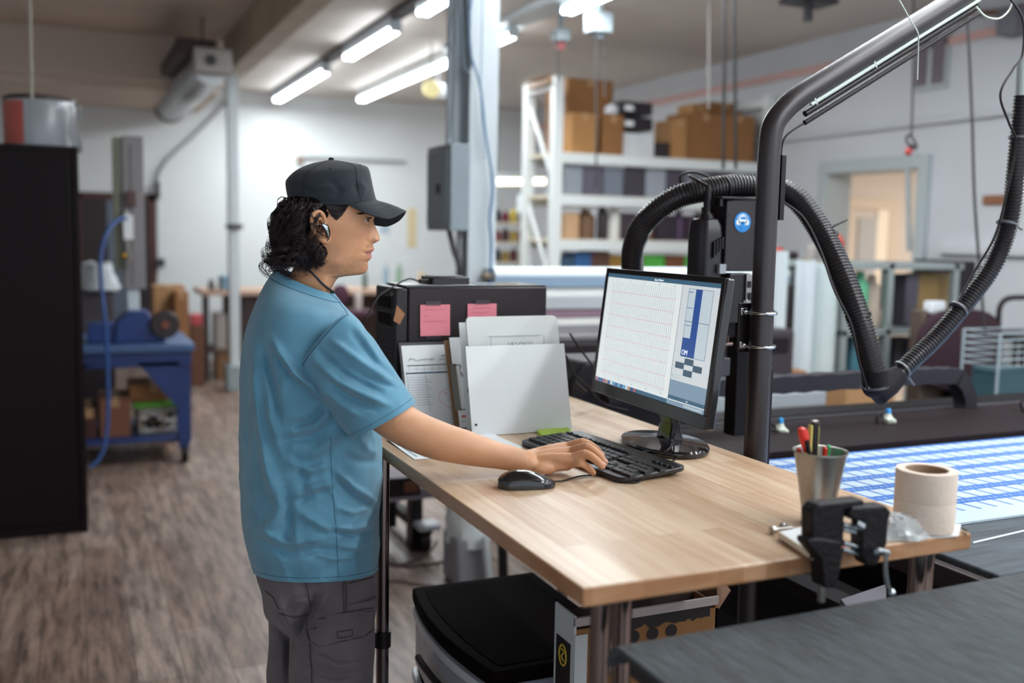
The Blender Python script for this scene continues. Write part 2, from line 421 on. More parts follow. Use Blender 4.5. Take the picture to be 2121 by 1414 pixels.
obj('curved_bracket', MB().tube(spline([(.785, 1.345, ZT - .05), (.795, 1.35, ZT - .10), (.795, 1.35, ZT - .16), (.785, 1.33, ZT - .2)], 6), .012, 10), mat('polished_leg_tube', '#8f8583', .2, metal=1), table)

# ---------------------------------------------------------------- computer tower
TWY = 2.50
tl, tr = Yp(835, 606, TWY), Yp(1133, 599, TWY)
tx0, tx1, tz = tl.x - .02, tr.x, ZT + .355
tow = thing('computer_tower', 'black computer tower lying against the far end of the wooden table', 'computer', ((tx0 + tx1) / 2, TWY + .09, ZT))
obj('case', MB().box(tx0 + .035, tx1, TWY, TWY + .19, ZT + .012, tz), mat('black_case_metal', '#2b2226', .45, metal=.2, noise=.1, nscale=30), tow, bevel=.004)
obj('top_cover', MB().box(tx0 + .03, tx1 - .002, TWY + .004, TWY + .186, tz, tz + .004), mat('satin_black_top', '#3a3a3d', .18, metal=.3), tow)
fr = obj('front_panel', MB().box(tx0, tx0 + .035, TWY + .003, TWY + .187, ZT + .012, tz - .002), mat('black_front_plastic', '#211a1d', .4), tow, bevel=.005)
m = MB()
for k in range(2): m.box(tx0 - .002, tx0, TWY + .03, TWY + .16, tz - .06 - .045 * k, tz - .025 - .045 * k)
obj('drive_bay_cover', m, BLKG, fr, bevel=.001)
m = MB()
for k in range(15):
    for j in range(9): m.box(tx0 - .0025, tx0, TWY + .025 + j * .016, TWY + .036 + j * .016, ZT + .03 + k * .0125, ZT + .037 + k * .0125)
obj('vent_mesh', m, DKG, fr)
obj('power_button', MB().cyl((tx0 - .003, TWY + .03, tz - .018), (tx0, TWY + .03, tz - .018), .006, n=12), STL, fr)
for x in (tx0 + .06, tx1 - .06): obj('foot', MB().box(x - .02, x + .02, TWY + .02, TWY + .17, ZT, ZT + .012), BLK, tow)
# tan tape patch on the corner
def on_y(px, py, y): p = Yp(px, py, y); return p
e = TWY - .0012
tp = [on_y(q[0], q[1], e) for q in ((822, 632), (839, 650), (828, 672), (815, 664))]
tape_m = mat('tan_packing_tape', '#b0764f', .35, noise=.25, nscale=60)
patch = MB().sheet(lambda u, v: (tp[0] * (1 - u) + tp[1] * u) * (1 - v) + (tp[3] * (1 - u) + tp[2] * u) * v, 4, 4, .0008)
tag(obj('tape_patch', patch, tape_m), 'tan square of packing tape stuck on the corner of the computer tower', 'tape')
# pink notes with handwriting
NOTE = mat('pink_note_paper', '#f08f9b', .8, noise=.05, nscale=20)
INKP = mat('faded_red_ink', '#c9687c', .8); INKB = mat('dark_ink', '#30343c', .8); CLR = mat('clear_tape', '#5b5056', .2, alpha=.55)
def pink_note(x0, x1, y0, y1, label, tapes, lines):
    a = Yp(x0, y0, TWY - .002); b = Yp(x1, y1, TWY - .002)
    cx = (a.x + b.x) / 2; w = b.x - a.x; h = a.z - b.z
    r = thing('sticky_note', label, 'note', (cx, TWY - .003, b.z), 'pink notes taped to the computer tower')
    obj('paper', MB().sheet(lambda u, v: Vector((a.x + w * u, TWY - .004 - .006 * (1 - v) ** 2 * 0 - .003 * v * v, a.z - h * v)), 6, 8, .0006), NOTE, r)
    t = MB()
    for tx, ty in tapes: t.box(a.x + w * tx, a.x + w * (tx + .5), TWY - .0055, TWY - .0008, a.z - h * ty - .006, a.z - h * ty + .006)
    obj('clear_tape', t, CLR, r)
    k = MB(); rnd = random.Random(x0)
    for lx0, lx1, ly in lines:
        pts = []; n = int((lx1 - lx0) * 60)
        for i in range(n + 1):
            u = lx0 + (lx1 - lx0) * i / n
            pts.append((a.x + w * u, TWY - .0048 - .003 * ly * ly, a.z - h * ly + rnd.uniform(-.0016, .0016)))
        k.tube(pts, .00035, 4)
    obj('handwriting', k, INKP, r)
pink_note(870, 931, 631, 694, 'whole pink sticky note on the computer tower, left one', [(.18, -.04), (.2, 1.04)], [(.12, .5, .15), (.55, .88, .16), (.12, .3, .35), (.1, .85, .53)])
pink_note(968, 1027, 629, 692, 'pink sticky note half hidden behind the upright white papers', [(.25, -.05)], [(.15, .8, .14), (.12, .7, .28)])
# small box with cable on top of the tower
a, b = Yp(882, 586, TWY + .03), Yp(973, 590, TWY + .03)
hub = thing('external_drive', 'small flat black external drive on top of the computer tower', 'external drive', ((a.x + b.x) / 2, TWY + .08, tz + .004))
obj('body', MB().box(a.x + .02, b.x, TWY + .03, TWY + .13, tz + .005, tz + .026), mat('dark_drive_case', '#25232a', .35), hub, bevel=.003)
obj('lid', MB().box(a.x + .028, b.x - .008, TWY + .038, TWY + .122, tz + .026, tz + .028), DKG, hub)
P = a.x + .02
obj('plug', MB().box(P - .03, P, TWY + .05, TWY + .066, tz + .008, tz + .019), BLK, hub, bevel=.002)
cb = spline([(P - .03, TWY + .058, tz + .013), (P - .06, TWY + .055, tz + .02), tuple(Yp(815, 593, TWY + .03)), tuple(Yp(786, 612, TWY + .0)), tuple(Yp(768, 640, TWY - .02)), tuple(Yp(755, 668, TWY - .03)), tuple(Yp(740, 705, TWY - .03)), (Yp(730, 800, TWY - .02).x, TWY - .02, ZT + .003)], 8)
obj('cable', MB().tube(cb, .0022, 8), BLK, hub)
tag(obj('paper_sheet', MB().sheet(lambda u, v: Vector((tx0 + .03 + .2 * u, TWY + .03 + .13 * v - .02 * u, tz + .0046 + .0006 * math.sin(9 * u))), 8, 4, .0004), PAP), 'loose white sheet lying under the drive on top of the computer tower', 'paper')

# ---------------------------------------------------------------- clipboards and upright papers leaning on the tower
def lean(x0, x1, z0, z1, y0, y1, th, name, m, parent, nu=2, nv=2, bow=0., r=0.):
    def P(u, v):
        return Vector((x0 + (x1 - x0) * u, y0 + (y1 - y0) * v + bow * math.sin(PI * u), z0 + (z1 - z0) * v))
    return obj(name, MB().sheet(P, nu, nv, th), m, parent)
CLIPM = mat('brown_clipboard', '#8d6a4a', .6, noise=.15, nscale=40)
YA, YB_ = 2.40, 2.485      # leaning from the table up to the tower face
def lx(px, py, y): return Yp(px, py, y).x
zA = Yp(900, 712, 2.46).z
c1_ = thing('clipboard', 'black clipboard with a printed form, left of the brown one', 'clipboard', (lx(890, 800, 2.43), 2.43, ZT), 'clipboards leaning on the computer tower')
x0, x1 = lx(834, 760, 2.44), lx(942, 760, 2.44)
lean(x0, x0 + .232, ZT, zA + .003, 2.40, 2.478, .004, 'board', DKG, c1_)
pp = lean(x0 + .006, x0 + .22, ZT + .002, zA - .004, 2.396, 2.473, .001, 'form_sheet', PAP, c1_)
# the print on the form
m = MB(); slope = (2.473 - 2.396) / (zA - ZT - .006)
def fy(z): return 2.3948 + slope * (z - ZT - .002)
def strip(mb, u0, u1, v0, v1, mi=0):
    xa, xb = x0 + .006 + .214 * u0, x0 + .006 + .214 * u1
    za, zb = zA - .004 - (zA - ZT) * v0, zA - .004 - (zA - ZT) * v1
    mb.quad((xa, fy(za) - .0004, za), (xb, fy(za) - .0004, za), (xb, fy(zb) - .0004, zb), (xa, fy(zb) - .0004, zb), mi)
strip(m, .05, .97, .235, .245); strip(m, .02, .97, .325, .34)
for k in range(12): strip(m, .03, .28 + .03 * (k % 3), .38 + .03 * k, .384 + .03 * k, 1)
strip(m, .27, .273, .34, .8, 1); strip(m, .03, .034, .3, .8, 1)
for k in range(8): strip(m, .06 + .1 * k, .063 + .1 * k, .25, .32, 1)
strip(m, .06, .95, .285, .288, 1); strip(m, .27, .42, .325, .34, 2); strip(m, .63, .69, .26, .3, 2)
obj('printed_lines', m, [INKB, mat('grey_print', '#9aa6b4', .8), mat('blue_print', '#3f8fc8', .8)], pp)
m = MB(); cxu, cyv = .6, .66
pts = []
for k in range(41):
    a_ = 2 * PI * k / 40; xx = x0 + .006 + .214 * (cxu + .19 * math.cos(a_)); zz = zA - .004 - (zA - ZT) * (cyv + .12 * math.sin(a_) + .03 * math.cos(a_))
    pts.append((xx, fy(zz) - .0008, zz))
m.tube(pts, .0004, 4)
rnd = random.Random(5)
for k in range(12):
    a_ = rnd.uniform(0, 2 * PI); q = rnd.uniform(.02, .2); xx = x0 + .006 + .214 * (cxu + q * math.cos(a_)); zz = zA - .004 - (zA - ZT) * (cyv + .6 * q * math.sin(a_))
    m.tube([(xx, fy(zz) - .0008, zz), (xx + .004, fy(zz) - .0008, zz + rnd.uniform(-.003, .003))], .0008, 4)
obj('red_marks', m, mat('red_pen', '#d2687c', .8), pp)
m = MB()
def scribble(mb, u0, u1, v, amp=.0035):
    pts = []; n = 26
    for i in range(n):
        xx = x0 + .006 + .214 * (u0 + (u1 - u0) * i / n); zz = zA - .004 - (zA - ZT) * v + amp * rnd.uniform(-1, 1) * (.4 + .6 * (i % 7 < 4))
        pts.append((xx, fy(zz) - .0008, zz))
    mb.tube(pts, .0006, 4)
scribble(m, .08, .42, .17); scribble(m, .5, .62, .13, .002); scribble(m, .64, .74, .13, .002); scribble(m, .48, .8, .18, .002)
obj('handwriting', m, INKB, pp)
# brown clipboard with wire clip standing sideways
x0b = lx(937, 800, 2.38); zb = Yp(950, 706, 2.43).z
c2_ = thing('clipboard', 'brown clipboard with a metal wire clip and papers behind the white pages', 'clipboard', (x0b + .1, 2.38, ZT), 'clipboards leaning on the computer tower')
lean(x0b, x0b + .3, ZT, zb, 2.36, 2.447, .004, 'board', CLIPM, c2_)
lean(x0b + .012, x0b + .29, ZT + .003, zb + .008, 2.353, 2.441, .003, 'paper_stack', PAP, c2_)
sb = (2.441 - 2.353) / (zb - ZT)
def cyf(z): return 2.351 + sb * (z - ZT - .003)
cp = MB(); zc0, zc1 = Yp(950, 848, 2.37).z, Yp(950, 757, 2.37).z
cp.add([(x0b + .004, cyf(zc0) - .001, zc0), (x0b + .016, cyf(zc0) - .012, zc0), (x0b + .016, cyf(zc1) - .012, zc1), (x0b + .004, cyf(zc1) - .001, zc1),
        (x0b + .006, cyf(zc0) + .001, zc0), (x0b + .018, cyf(zc0) - .010, zc0), (x0b + .018, cyf(zc1) - .010, zc1), (x0b + .006, cyf(zc1) + .001, zc1)],
       [(0, 1, 2, 3), (7, 6, 5, 4), (0, 4, 5, 1), (1, 5, 6, 2), (2, 6, 7, 3), (3, 7, 4, 0)])
ck = obj('clip', cp, mat('worn_bronze_clip', '#8a7a6c', .4, metal=.6), c2_)
obj('wire', MB().tube(spline([(x0b + .012, cyf(zc0) - .012, zc0 + .003), (x0b + .030, cyf(zc0) - .014, zc0 + .004), (x0b + .033, cyf(zc0) - .008, zc0 + .02), (x0b + .035, cyf(zc0) - .006, (zc0 + zc1) / 2), (x0b + .032, cyf(zc1) - .008, zc1 - .02), (x0b + .030, cyf(zc1) - .014, zc1 - .004), (x0b + .012, cyf(zc1) - .012, zc1 - .003)], 6), .0012, 8), BLK, ck)
lg = MB()
zz = Yp(960, 861, 2.37).z
lg.box(x0b + .02, x0b + .032, cyf(zz) - .0008, cyf(zz) + .0004, zz - .002, zz + .003, 0); lg.box(x0b + .032, x0b + .05, cyf(zz) - .0008, cyf(zz) + .0004, zz - .002, zz + .003, 1)
lg.box(x0b + .018, x0b + .06, cyf(zz - .012) - .0008, cyf(zz - .012) + .0004, zz - .0125, zz - .0115, 2); lg.box(x0b + .018, x0b + .06, cyf(zz - .03) - .0008, cyf(zz - .03) + .0004, zz - .0305, zz - .0295, 2)
obj('printed_mark', lg, [mat('orange_print', '#d4663c', .7), mat('navy_print', '#3a5578', .7), mat('grey_print', '#9aa6b4', .8)], c2_)
# white page with rounded corners behind, and the big blank pages in front
def round_page(x0, x1, z0, z1, ya, yb, th, rad, name, m, parent):
    """page with rounded upper corners, leaning"""
    pts = [(x0, z0), (x1, z0)]
    for cx, cz, a0 in ((x1 - rad, z1 - rad, 0), (x0 + rad, z1 - rad, 90)):
        for k in range(7):
            a_ = math.radians(a0 + 15 * k); pts.append((cx + rad * math.cos(a_), cz + rad * math.sin(a_)))
    f = lambda z: ya + (yb - ya) * (z - z0) / (z1 - z0)
    o = MB(); n = len(pts)
    vs = [Vector((x, f(z), z)) for x, z in pts] + [Vector((x, f(z) + th, z)) for x, z in pts]
    o.add(vs, [list(range(n)), [n + i for i in range(n)][::-1]] + [[i, n + i, n + (i + 1) % n, (i + 1) % n] for i in range(n)])
    return obj(name, o, m, parent)
xa, xb = lx(974, 760, 2.33), lx(1163, 760, 2.33); z1 = Yp(1070, 655, 2.36).z
pg = thing('paper_stack', 'white pages with rounded corners standing behind the blank white sheets', 'papers', ((xa + xb) / 2, 2.31, ZT))
round_page(xa, xb, ZT, z1, 2.285, 2.365, .006, .012, 'pages', mat('off_white_paper', '#dadcd9', .8), pg)
k = MB(); sl = .08 / (z1 - ZT)
zt_ = Yp(1070, 714, 2.335).z
mt = Matrix.Translation((lx(1083, 718, 2.33), 2.2835 + sl * (zt_ - ZT), zt_ - .006)) @ Matrix.Rotation(PI / 2 - math.atan(sl), 4, 'X')
obj('heading_text', text_mesh('LE LOGO', .017, mt), mat('grey_ink', '#7c858c', .8), pg)
ln = MB(); za_, zb2 = zt_ + .022, zt_ - .03
for (xq0, xq1, zq0, zq1) in ((lx(1018, 704, 2.33), lx(1128, 704, 2.33), za_, za_ + .0008), (lx(1018, 704, 2.33), lx(1018, 704, 2.33) + .0008, zb2, za_), (lx(1128, 704, 2.33), lx(1128, 704, 2.33) + .0008, zb2, za_)):
    ln.box(xq0, xq1, 2.2825 + sl * (zq0 - ZT), 2.284 + sl * (zq0 - ZT), zq0, zq1)
obj('printed_frame', ln, mat('grey_print', '#9aa6b4', .8), pg)
xa, xb = lx(983, 890, 2.247), lx(1187, 880, 2.247); z1 = Yp(1080, 715, 2.30).z
pf = thing('document_folder', 'two blank white sheets in a clear sleeve standing upright in front', 'papers', ((xa + xb) / 2, 2.26, ZT))
lean(xa - .004, xb - .002, ZT, z1 - .0, 2.252, 2.31, .0016, 'back_sheet', DKG, pf)
lean(xa - .006, xb - .004, ZT + .001, z1 + .001, 2.247, 2.303, .0035, 'front_sheet', PAP, pf)
obj('binder_hole', MB().cyl((xa + .004, 2.2455, ZT + .03), (xa + .004, 2.249, ZT + .03), .0028, n=12), BLK, pf)
tag(obj('paper_edge', MB().sheet(lambda u, v: Vector((lx(962, 760, 2.36) + .05 * u, 2.335 + .07 * v, ZT + (Yp(965, 668, 2.40).z - ZT) * v)), 2, 2, .0012), PAP), 'narrow white page edge showing left of the rounded white pages', 'paper')
# loose papers on the table
def flat_paper(c, name, label, th=.0008, m=PAP, z=ZT, lift=.004):
    q = [Zp(px, py, z + .001) for px, py in c]
    return tag(obj(name, MB().sheet(lambda u, v: ((q[0] * (1 - u) + q[1] * u) * (1 - v) + (q[3] * (1 - u) + q[2] * u) * v) + Vector((0, 0, lift * (1 - u) ** 3)), 8, 6, th), m), label, 'paper')
slip = flat_paper([(803, 912), (858, 951), (915, 948), (850, 900)], 'paper_slip', 'small printed paper slip on the table edge under the forearm')
k = MB()
for (p, q) in (((832, 924), (864, 945)), ((843, 920), (880, 945))):
    A, B = Zp(*p, ZT + .0028), Zp(*q, ZT + .0028); k.tube([A, B], .0006, 4)
obj('printed_line', k, mat('teal_print', '#7fa3a6', .8), slip)
flat_paper([(985, 905), (1072, 938), (1082, 925), (1020, 900)], 'paper_slip', 'white paper lying on the table in front of the upright sheets')
gr = [Zp(px, py, ZT + .008) for px, py in ((1112, 890), (1128, 905), (1190, 896), (1172, 881))]
g = MB().add([Vector((p.x, p.y, ZT + .0005)) for p in gr] + gr, [(3, 2, 1, 0), (4, 5, 6, 7), (0, 1, 5, 4), (1, 2, 6, 5), (2, 3, 7, 6), (3, 0, 4, 7)])
tag(obj('sticky_pad', g, mat('lime_note_paper', '#c3e05a', .8)), 'lime green pad of sticky notes between the keyboard and white sheets', 'note pad')

# ---------------------------------------------------------------- monitor
def monitor():
    yaw, tilt = math.radians(-93.2), .113
    u = Vector((math.cos(yaw), math.sin(yaw), 0)); n = Vector((math.sin(yaw), -math.cos(yaw), 0))
    up = Vector((0, 0, 1)) * math.cos(tilt) - n * math.sin(tilt)
    nn = u.cross(up) * 1.0
    if nn.dot(n) < 0: nn = -nn
    c = Vector((1.245, 1.993, 1.337)); W, H = .56, .322
    MX = Matrix((( u.x, up.x, nn.x, c.x), (u.y, up.y, nn.y, c.y), (u.z, up.z, nn.z, c.z), (0, 0, 0, 1)))
    base = Vector((1.30, 1.985, ZT))
    r = thing('computer_monitor', 'black computer monitor showing a white layout grid on the table', 'monitor', base)
    # body: local x right seen from the front, y up, z towards viewer
    b = MB().box(-W / 2, W / 2, -H / 2, H / 2, -.022, 0, 0, MX); obj('housing', b, BLKG, r, bevel=.004)
    bz = MB(); t = .013; tb = .03
    for x0, x1, y0, y1 in ((-W / 2, W / 2, H / 2 - t, H / 2), (-W / 2, W / 2, -H / 2, -H / 2 + tb), (-W / 2, -W / 2 + t, -H / 2 + tb, H / 2 - t), (W / 2 - t, W / 2, -H / 2 + tb, H / 2 - t)):
        bz.box(x0, x1, y0, y1, 0, .003, 0, MX)
    obj('bezel', bz, mat('bezel_black', '#1b1518', .22), r, bevel=.0012)
    obj('rear_cover', MB().box(-.17, .17, -.1, .08, -.045, -.022, 0, MX), BLK, r, bevel=.012)
    X0, X1, Y0, Y1 = -W / 2 + t, W / 2 - t, -H / 2 + tb, H / 2 - t
    cols = [('screen_white', '#e3eae9', 1.0), ('screen_bar_blue', '#3e6179', 1.0), ('screen_grid', '#9ba8ae', 1.0), ('screen_grid_pink', '#d69aa6', 1.0), ('screen_panel', '#bfcdd6', 1.0),
            ('screen_royal', '#2c4f92', 1.0), ('screen_dark', '#44596b', 1.0), ('screen_light_grey', '#cfd6da', 1.0), ('screen_task', '#7f97ab', 1.0), ('screen_cyan', '#4fa8c8', 1.0), ('screen_red', '#c05a60', 1.0), ('screen_orange', '#d08a5a', 1.)]
    ms = [mat(nm, hx, .35, emit=.62) for nm, hx, e_ in cols]
    s = MB()
    def q(u0, u1, v0, v1, mi, lay=1):
        x0, x1 = X0 + (X1 - X0) * u0, X0 + (X1 - X0) * u1; y0, y1 = Y1 - (Y1 - Y0) * v0, Y1 - (Y1 - Y0) * v1; z = .0004 + .00018 * lay
        s.add([MX @ Vector(p) for p in ((x0, y1, z), (x1, y1, z), (x1, y0, z), (x0, y0, z))], [(0, 1, 2, 3)], mi)
    q(0, 1, 0, 1, 0, 0)
    q(0, 1, 0, .035, 1); 
    for k in range(34): q(.06 + .018 * k, .0630 + .018 * k, .07, .93, 2)
    for k in range(8): q(.045, .67, .16 + .105 * k, .164 + .105 * k, 3, 2)
    for k in range(5): q(.1 + .135 * k, .105 + .135 * k, .05, .06, 6); q(.1 + .135 * k, .105 + .135 * k, .935, .945, 6)
    q(.705, .708, .035, .97, 6, 2); q(.708, 1, .035, .97, 7, 1)
    # preview panel
    q(.76, .95, .06, .60, 6, 2); q(.763, .948, .063, .597, 4, 3)
    q(.818, .868, .063, .597, 5, 4); q(.763, .82, .45, .597, 5, 4)
    q(.763, .80, .085, .09, 5, 4); q(.763, .81, .21, .214, 5, 4); q(.763, .81, .35, .354, 5, 4); q(.763, .948, .318, .322, 6, 5)
    q(.80, .87, .61, .66, 6, 2); q(.73, .80, .65, .70, 6, 2); q(.87, .94, .65, .70, 6, 2); q(.80, .87, .70, .75, 6, 2)
    q(.715, .79, .755, .758, 2, 2); q(.715, .79, .775, .778, 2, 2); q(.715, .722, .762, .772, 9, 2)
    q(.708, 1, .80, .925, 8, 2); q(.708, 1, .925, .955, 1, 2)
    q(0, 1, .965, 1.0, 8, 3); q(.36, .7, .966, 1.0, 1, 4)
    rnd = random.Random(3)
    for k in range(16): q(.012 + .026 * k, .028 + .026 * k, .968, .996, rnd.choice([9, 10, 11, 0, 5, 9]), 5)
    for k in range(12): q(.84 + .012 * k, .846 + .012 * k, .974, .988, 0, 5)
    sc_ = obj('screen', s, ms, r)
    TM = MX @ Matrix.Translation((X0 + (X1 - X0) * .792, Y1 - (Y1 - Y0) * .585, .0014))
    tx = text_mesh('OM', .016, TM, .0001); t2 = text_mesh('Queue Window', .0065, MX @ Matrix.Translation((X0 + (X1 - X0) * .5, Y1 - (Y1 - Y0) * .026, .0012)), .0001)
    t3 = text_mesh('Cut', .005, MX @ Matrix.Translation((X0 + (X1 - X0) * .86, Y1 - (Y1 - Y0) * .946, .0014)), .0001)
    for w_ in (t2, t3): tx.add(w_.v, w_.f)
    obj('screen_text', tx, mat('screen_text_white', '#f0f4f6', emit=.9), sc_)
    # stand: neck leaning + oval foot
    nk = c - n * .035 - Vector((0, 0, .11))
    neck = MB().rings([[nk + u * (a * .035) - n * (d * .012) for a, d in ((-1, -1), (1, -1), (1, 1), (-1, 1))],
                       [Vector((base.x, base.y, ZT + .06)) + u * (a * .030) - n * (d * .012) for a, d in ((-1, -1), (1, -1), (1, 1), (-1, 1))],
                       [Vector((base.x, base.y, ZT + .016)) + u * (a * .034) - n * (d * .02) for a, d in ((-1, -1), (1, -1), (1, 1), (-1, 1))]])
    obj('neck', neck, BLKG, r, bevel=.004)
    bm_ = Matrix.Translation(base) @ Matrix.Rotation(yaw, 4, 'Z')
    st = MB(); R = []
    for rr, zz in ((.98, 0), (1, .004), (1, .012), (.97, .017), (.6, .021), (.25, .024), (.02, .025)):
        R.append([bm_ @ Vector((.135 * rr * math.cos(2 * PI * i / 48), .095 * rr * math.sin(2 * PI * i / 48) - .015, zz)) for i in range(48)])
    st.rings(R); obj('foot', st, BLKG, r)
    obj('hinge', MB().cyl(bm_ @ Vector((-.035, 0, .032)), bm_ @ Vector((.035, 0, .032)), .008, n=16), BLKG, r)
    return r
monitor()

# ---------------------------------------------------------------- keyboard: long side along the table, front edge towards the man
K0, K1, K2, K3 = [Zp(*a, ZT + .018) for a in ((1092, 911), (1180, 888), (1404, 962), (1312, 993))]
kc = (K0 + K1 + K2 + K3) / 4; kd = ((K2 - K1) + (K3 - K0)); kd.z = 0; kd.normalize()     # along the length, towards the camera
kw = Vector((-kd.y, kd.x, 0)); kw = kw if kw.x > 0 else -kw                                   # towards the monitor
KL, KW = .418, .172
KM = Matrix(((kd.x, kw.x, 0, kc.x), (kd.y, kw.y, 0, kc.y), (0, 0, 1, ZT), (0, 0, 0, 1))) @ Matrix.Rotation(math.radians(3.5), 4, 'X')
kb = thing('computer_keyboard', 'black wired computer keyboard under the man\'s fingertips', 'keyboard', (kc.x, kc.y, ZT))
poly = []
for cx, cy, a0 in ((KL / 2 - .02, KW / 2 - .02, 0), (-KL / 2 + .02, KW / 2 - .02, 90), (-KL / 2 + .02, -KW / 2 + .02, 180), (KL / 2 - .02, -KW / 2 + .02, 270)):
    for k in range(5): poly.append((cx + .02 * math.cos(math.radians(a0 + 22.5 * k)), cy + .02 * math.sin(math.radians(a0 + 22.5 * k))))
obj('case', MB().prism(poly, .006, .017, 0, KM), mat('keyboard_black', '#1e191c', .35, noise=.05), kb, bevel=.003)
KEY = mat('black_keycap', '#191518', .45)
def key(x, y, w, h, z=.0165):
    b = MB(); a = .0016
    lo = [(x + a * .2, y + a * .2), (x + w - a * .2, y + a * .2), (x + w - a * .2, y + h - a * .2), (x + a * .2, y + h - a * .2)]
    hi = [(x + a, y + a), (x + w - a, y + a), (x + w - a, y + h - a), (x + a, y + h - a)]
    b.add([KM @ Vector((p[0], p[1], z)) for p in lo] + [KM @ Vector((p[0], p[1], z + .0055)) for p in hi], [(3, 2, 1, 0), (4, 5, 6, 7), (0, 1, 5, 4), (1, 2, 6, 5), (2, 3, 7, 6), (3, 0, 4, 7)])
    return b
U = .0190; X0k = -KL / 2 + .012; yrow = [-.066, -.047, -.028, -.009, .010, .040]
U = .0184
rows = [[1.25, 1.25, 1.25, 6.25, 1.25, 1.25, 1.25, 1.25], [2.25] + [1] * 10 + [2.75], [1.75] + [1] * 11 + [2.25], [1.5] + [1] * 12 + [1.5], [1] * 13 + [2], [1, -.5, 1, 1, 1, 1, -.3, 1, 1, 1, 1, -.3, 1, 1, 1, 1]]
for r_, ks in enumerate(rows):
    x = X0k; hh = U if r_ < 5 else .012
    for k in ks:
        if k > 0: obj('key', key(x, yrow[r_], k * U * .985, hh * .97), KEY, kb)
        x += abs(k) * U * .985
xn = X0k + 15.25 * U
for i in range(3):
    for r_ in (3, 4): obj('key', key(xn + i * U, yrow[r_], U * .97, U * .97), KEY, kb)
for i, r_ in ((0, 0), (1, 0), (2, 0), (1, 1)): obj('key', key(xn + i * U, yrow[r_], U * .97, U * .97), KEY, kb)
xp = xn + 3.2 * U
for r_, ks in ((4, (1, 1, 1, 1)), (3, (1, 1, 1)), (2, (1, 1, 1, 1)), (1, (1, 1, 1)), (0, (2, 1, 1))):
    x = xp
    for k in ks: obj('key', key(x, yrow[r_], k * U * .98 * .95, U * .97), KEY, kb); x += k * U * .95
for i in range(4): obj('key', key(xp + i * U * .95, .042, .014, .009), KEY, kb)
for x in (-.17, .17): obj('riser_foot', MB().box(x - .02, x + .02, .055, .07, -.0015, .007, 0, KM), BLK, kb)
cst = KM @ Vector((.02, KW / 2, .010))
obj('cord', MB().tube(spline([cst, cst + Vector((.05, .01, -.004)), Zp(1360, 905, ZT + .004 + .02), Zp(1395, 908, ZT + .03), Zp(1385, 930, ZT + .03), Zp(1350, 945, ZT + .012), Zp(1290, 944, ZT + .004)], 8), .002, 8), BLK, kb)

# ---------------------------------------------------------------- mouse
ma, mb_ = Zp(1034, 1000, ZT + .01), Zp(1147, 997, ZT + .008)
mc = (ma + mb_) / 2; md = (mb_ - ma); md.z = 0; ML = .118; md.normalize(); mn = Vector((-md.y, md.x, 0))
MMX = Matrix(((md.x, mn.x, 0, mc.x), (md.y, mn.y, 0, mc.y), (0, 0, 1, ZT), (0, 0, 0, 1)))
mo = thing('computer_mouse', 'glossy black computer mouse on the wooden table by the wrist', 'mouse', (mc.x, mc.y, ZT))
R = []; nL = 26
for i in range(nL + 1):
    t = i / nL; x = -ML / 2 + ML * t
    wd = .031 * (max(0, 1 - abs(2 * t - 1) ** 3.2)) ** .5 * (1 - .12 * math.sin(PI * t) + .10 * t) + .0006
    h = .036 * (math.sin(PI * min(1, (t * .93 + .055))) ** .55) * (1.06 - .42 * t) + .002
    ring = []
    for k in range(28):
        a = 2 * PI * k / 28; cx = math.cos(a); sy = math.sin(a)
        yy = wd * (abs(cx) ** .75) * (1 if cx > 0 else -1)
        zz = .0015 + h * max(0, sy) ** .8
        ring.append(MMX @ Vector((x, yy, zz)))
    R.append(ring)
obj('shell', MB().rings(R), mat('glossy_mouse_black', '#151114', .16, coat=.5), mo)
obj('side_groove', MB().tube(spline([MMX @ Vector((-.055, -.012, .009)), MMX @ Vector((-.03, -.030, .016)), MMX @ Vector((.01, -.0305, .021)), MMX @ Vector((.05, -.024, .012))], 8), .0006, 6), DKG, mo)
obj('scroll_wheel', MB().cyl(MMX @ Vector((.036, -.003, .0175)), MMX @ Vector((.036, .003, .0175)), .0060, n=16), DKG, mo)
e0 = MMX @ Vector((ML / 2 - .004, 0, .008))
obj('cord', MB().tube(spline([e0, Zp(1168, 995, ZT + .004), Zp(1200, 986, ZT + .003), Zp(1235, 984, ZT + .003), Zp(1262, 988, ZT + .003), Zp(1290, 997, ZT + .003), Zp(1320, 998, ZT + .003), Zp(1352, 980, ZT + .003), Zp(1400, 950, ZT + .003)], 8), .0019, 8), BLK, mo)

# cables behind the papers
for pts, lab in ((((1180, 690), (1200, 720), (1235, 770), (1262, 830)), 'black cable hanging left of the monitor, upper one'), (((1172, 735), (1190, 775), (1218, 800), (1250, 835), (1300, 850)), 'black cable with a thick plug beside the white sheets')):
    q = [Yp(px, py, 2.55) for px, py in pts]
    o = tag(obj('cable', MB().tube(spline(q, 8), .003, 8), BLK), lab, 'cable', 'cables between the tower and monitor')
    if 'plug' in lab: obj('plug', MB().tube([Yp(1190, 793, 2.54), Yp(1213, 812, 2.54)], [.007, .0065], 12), BLK, o)
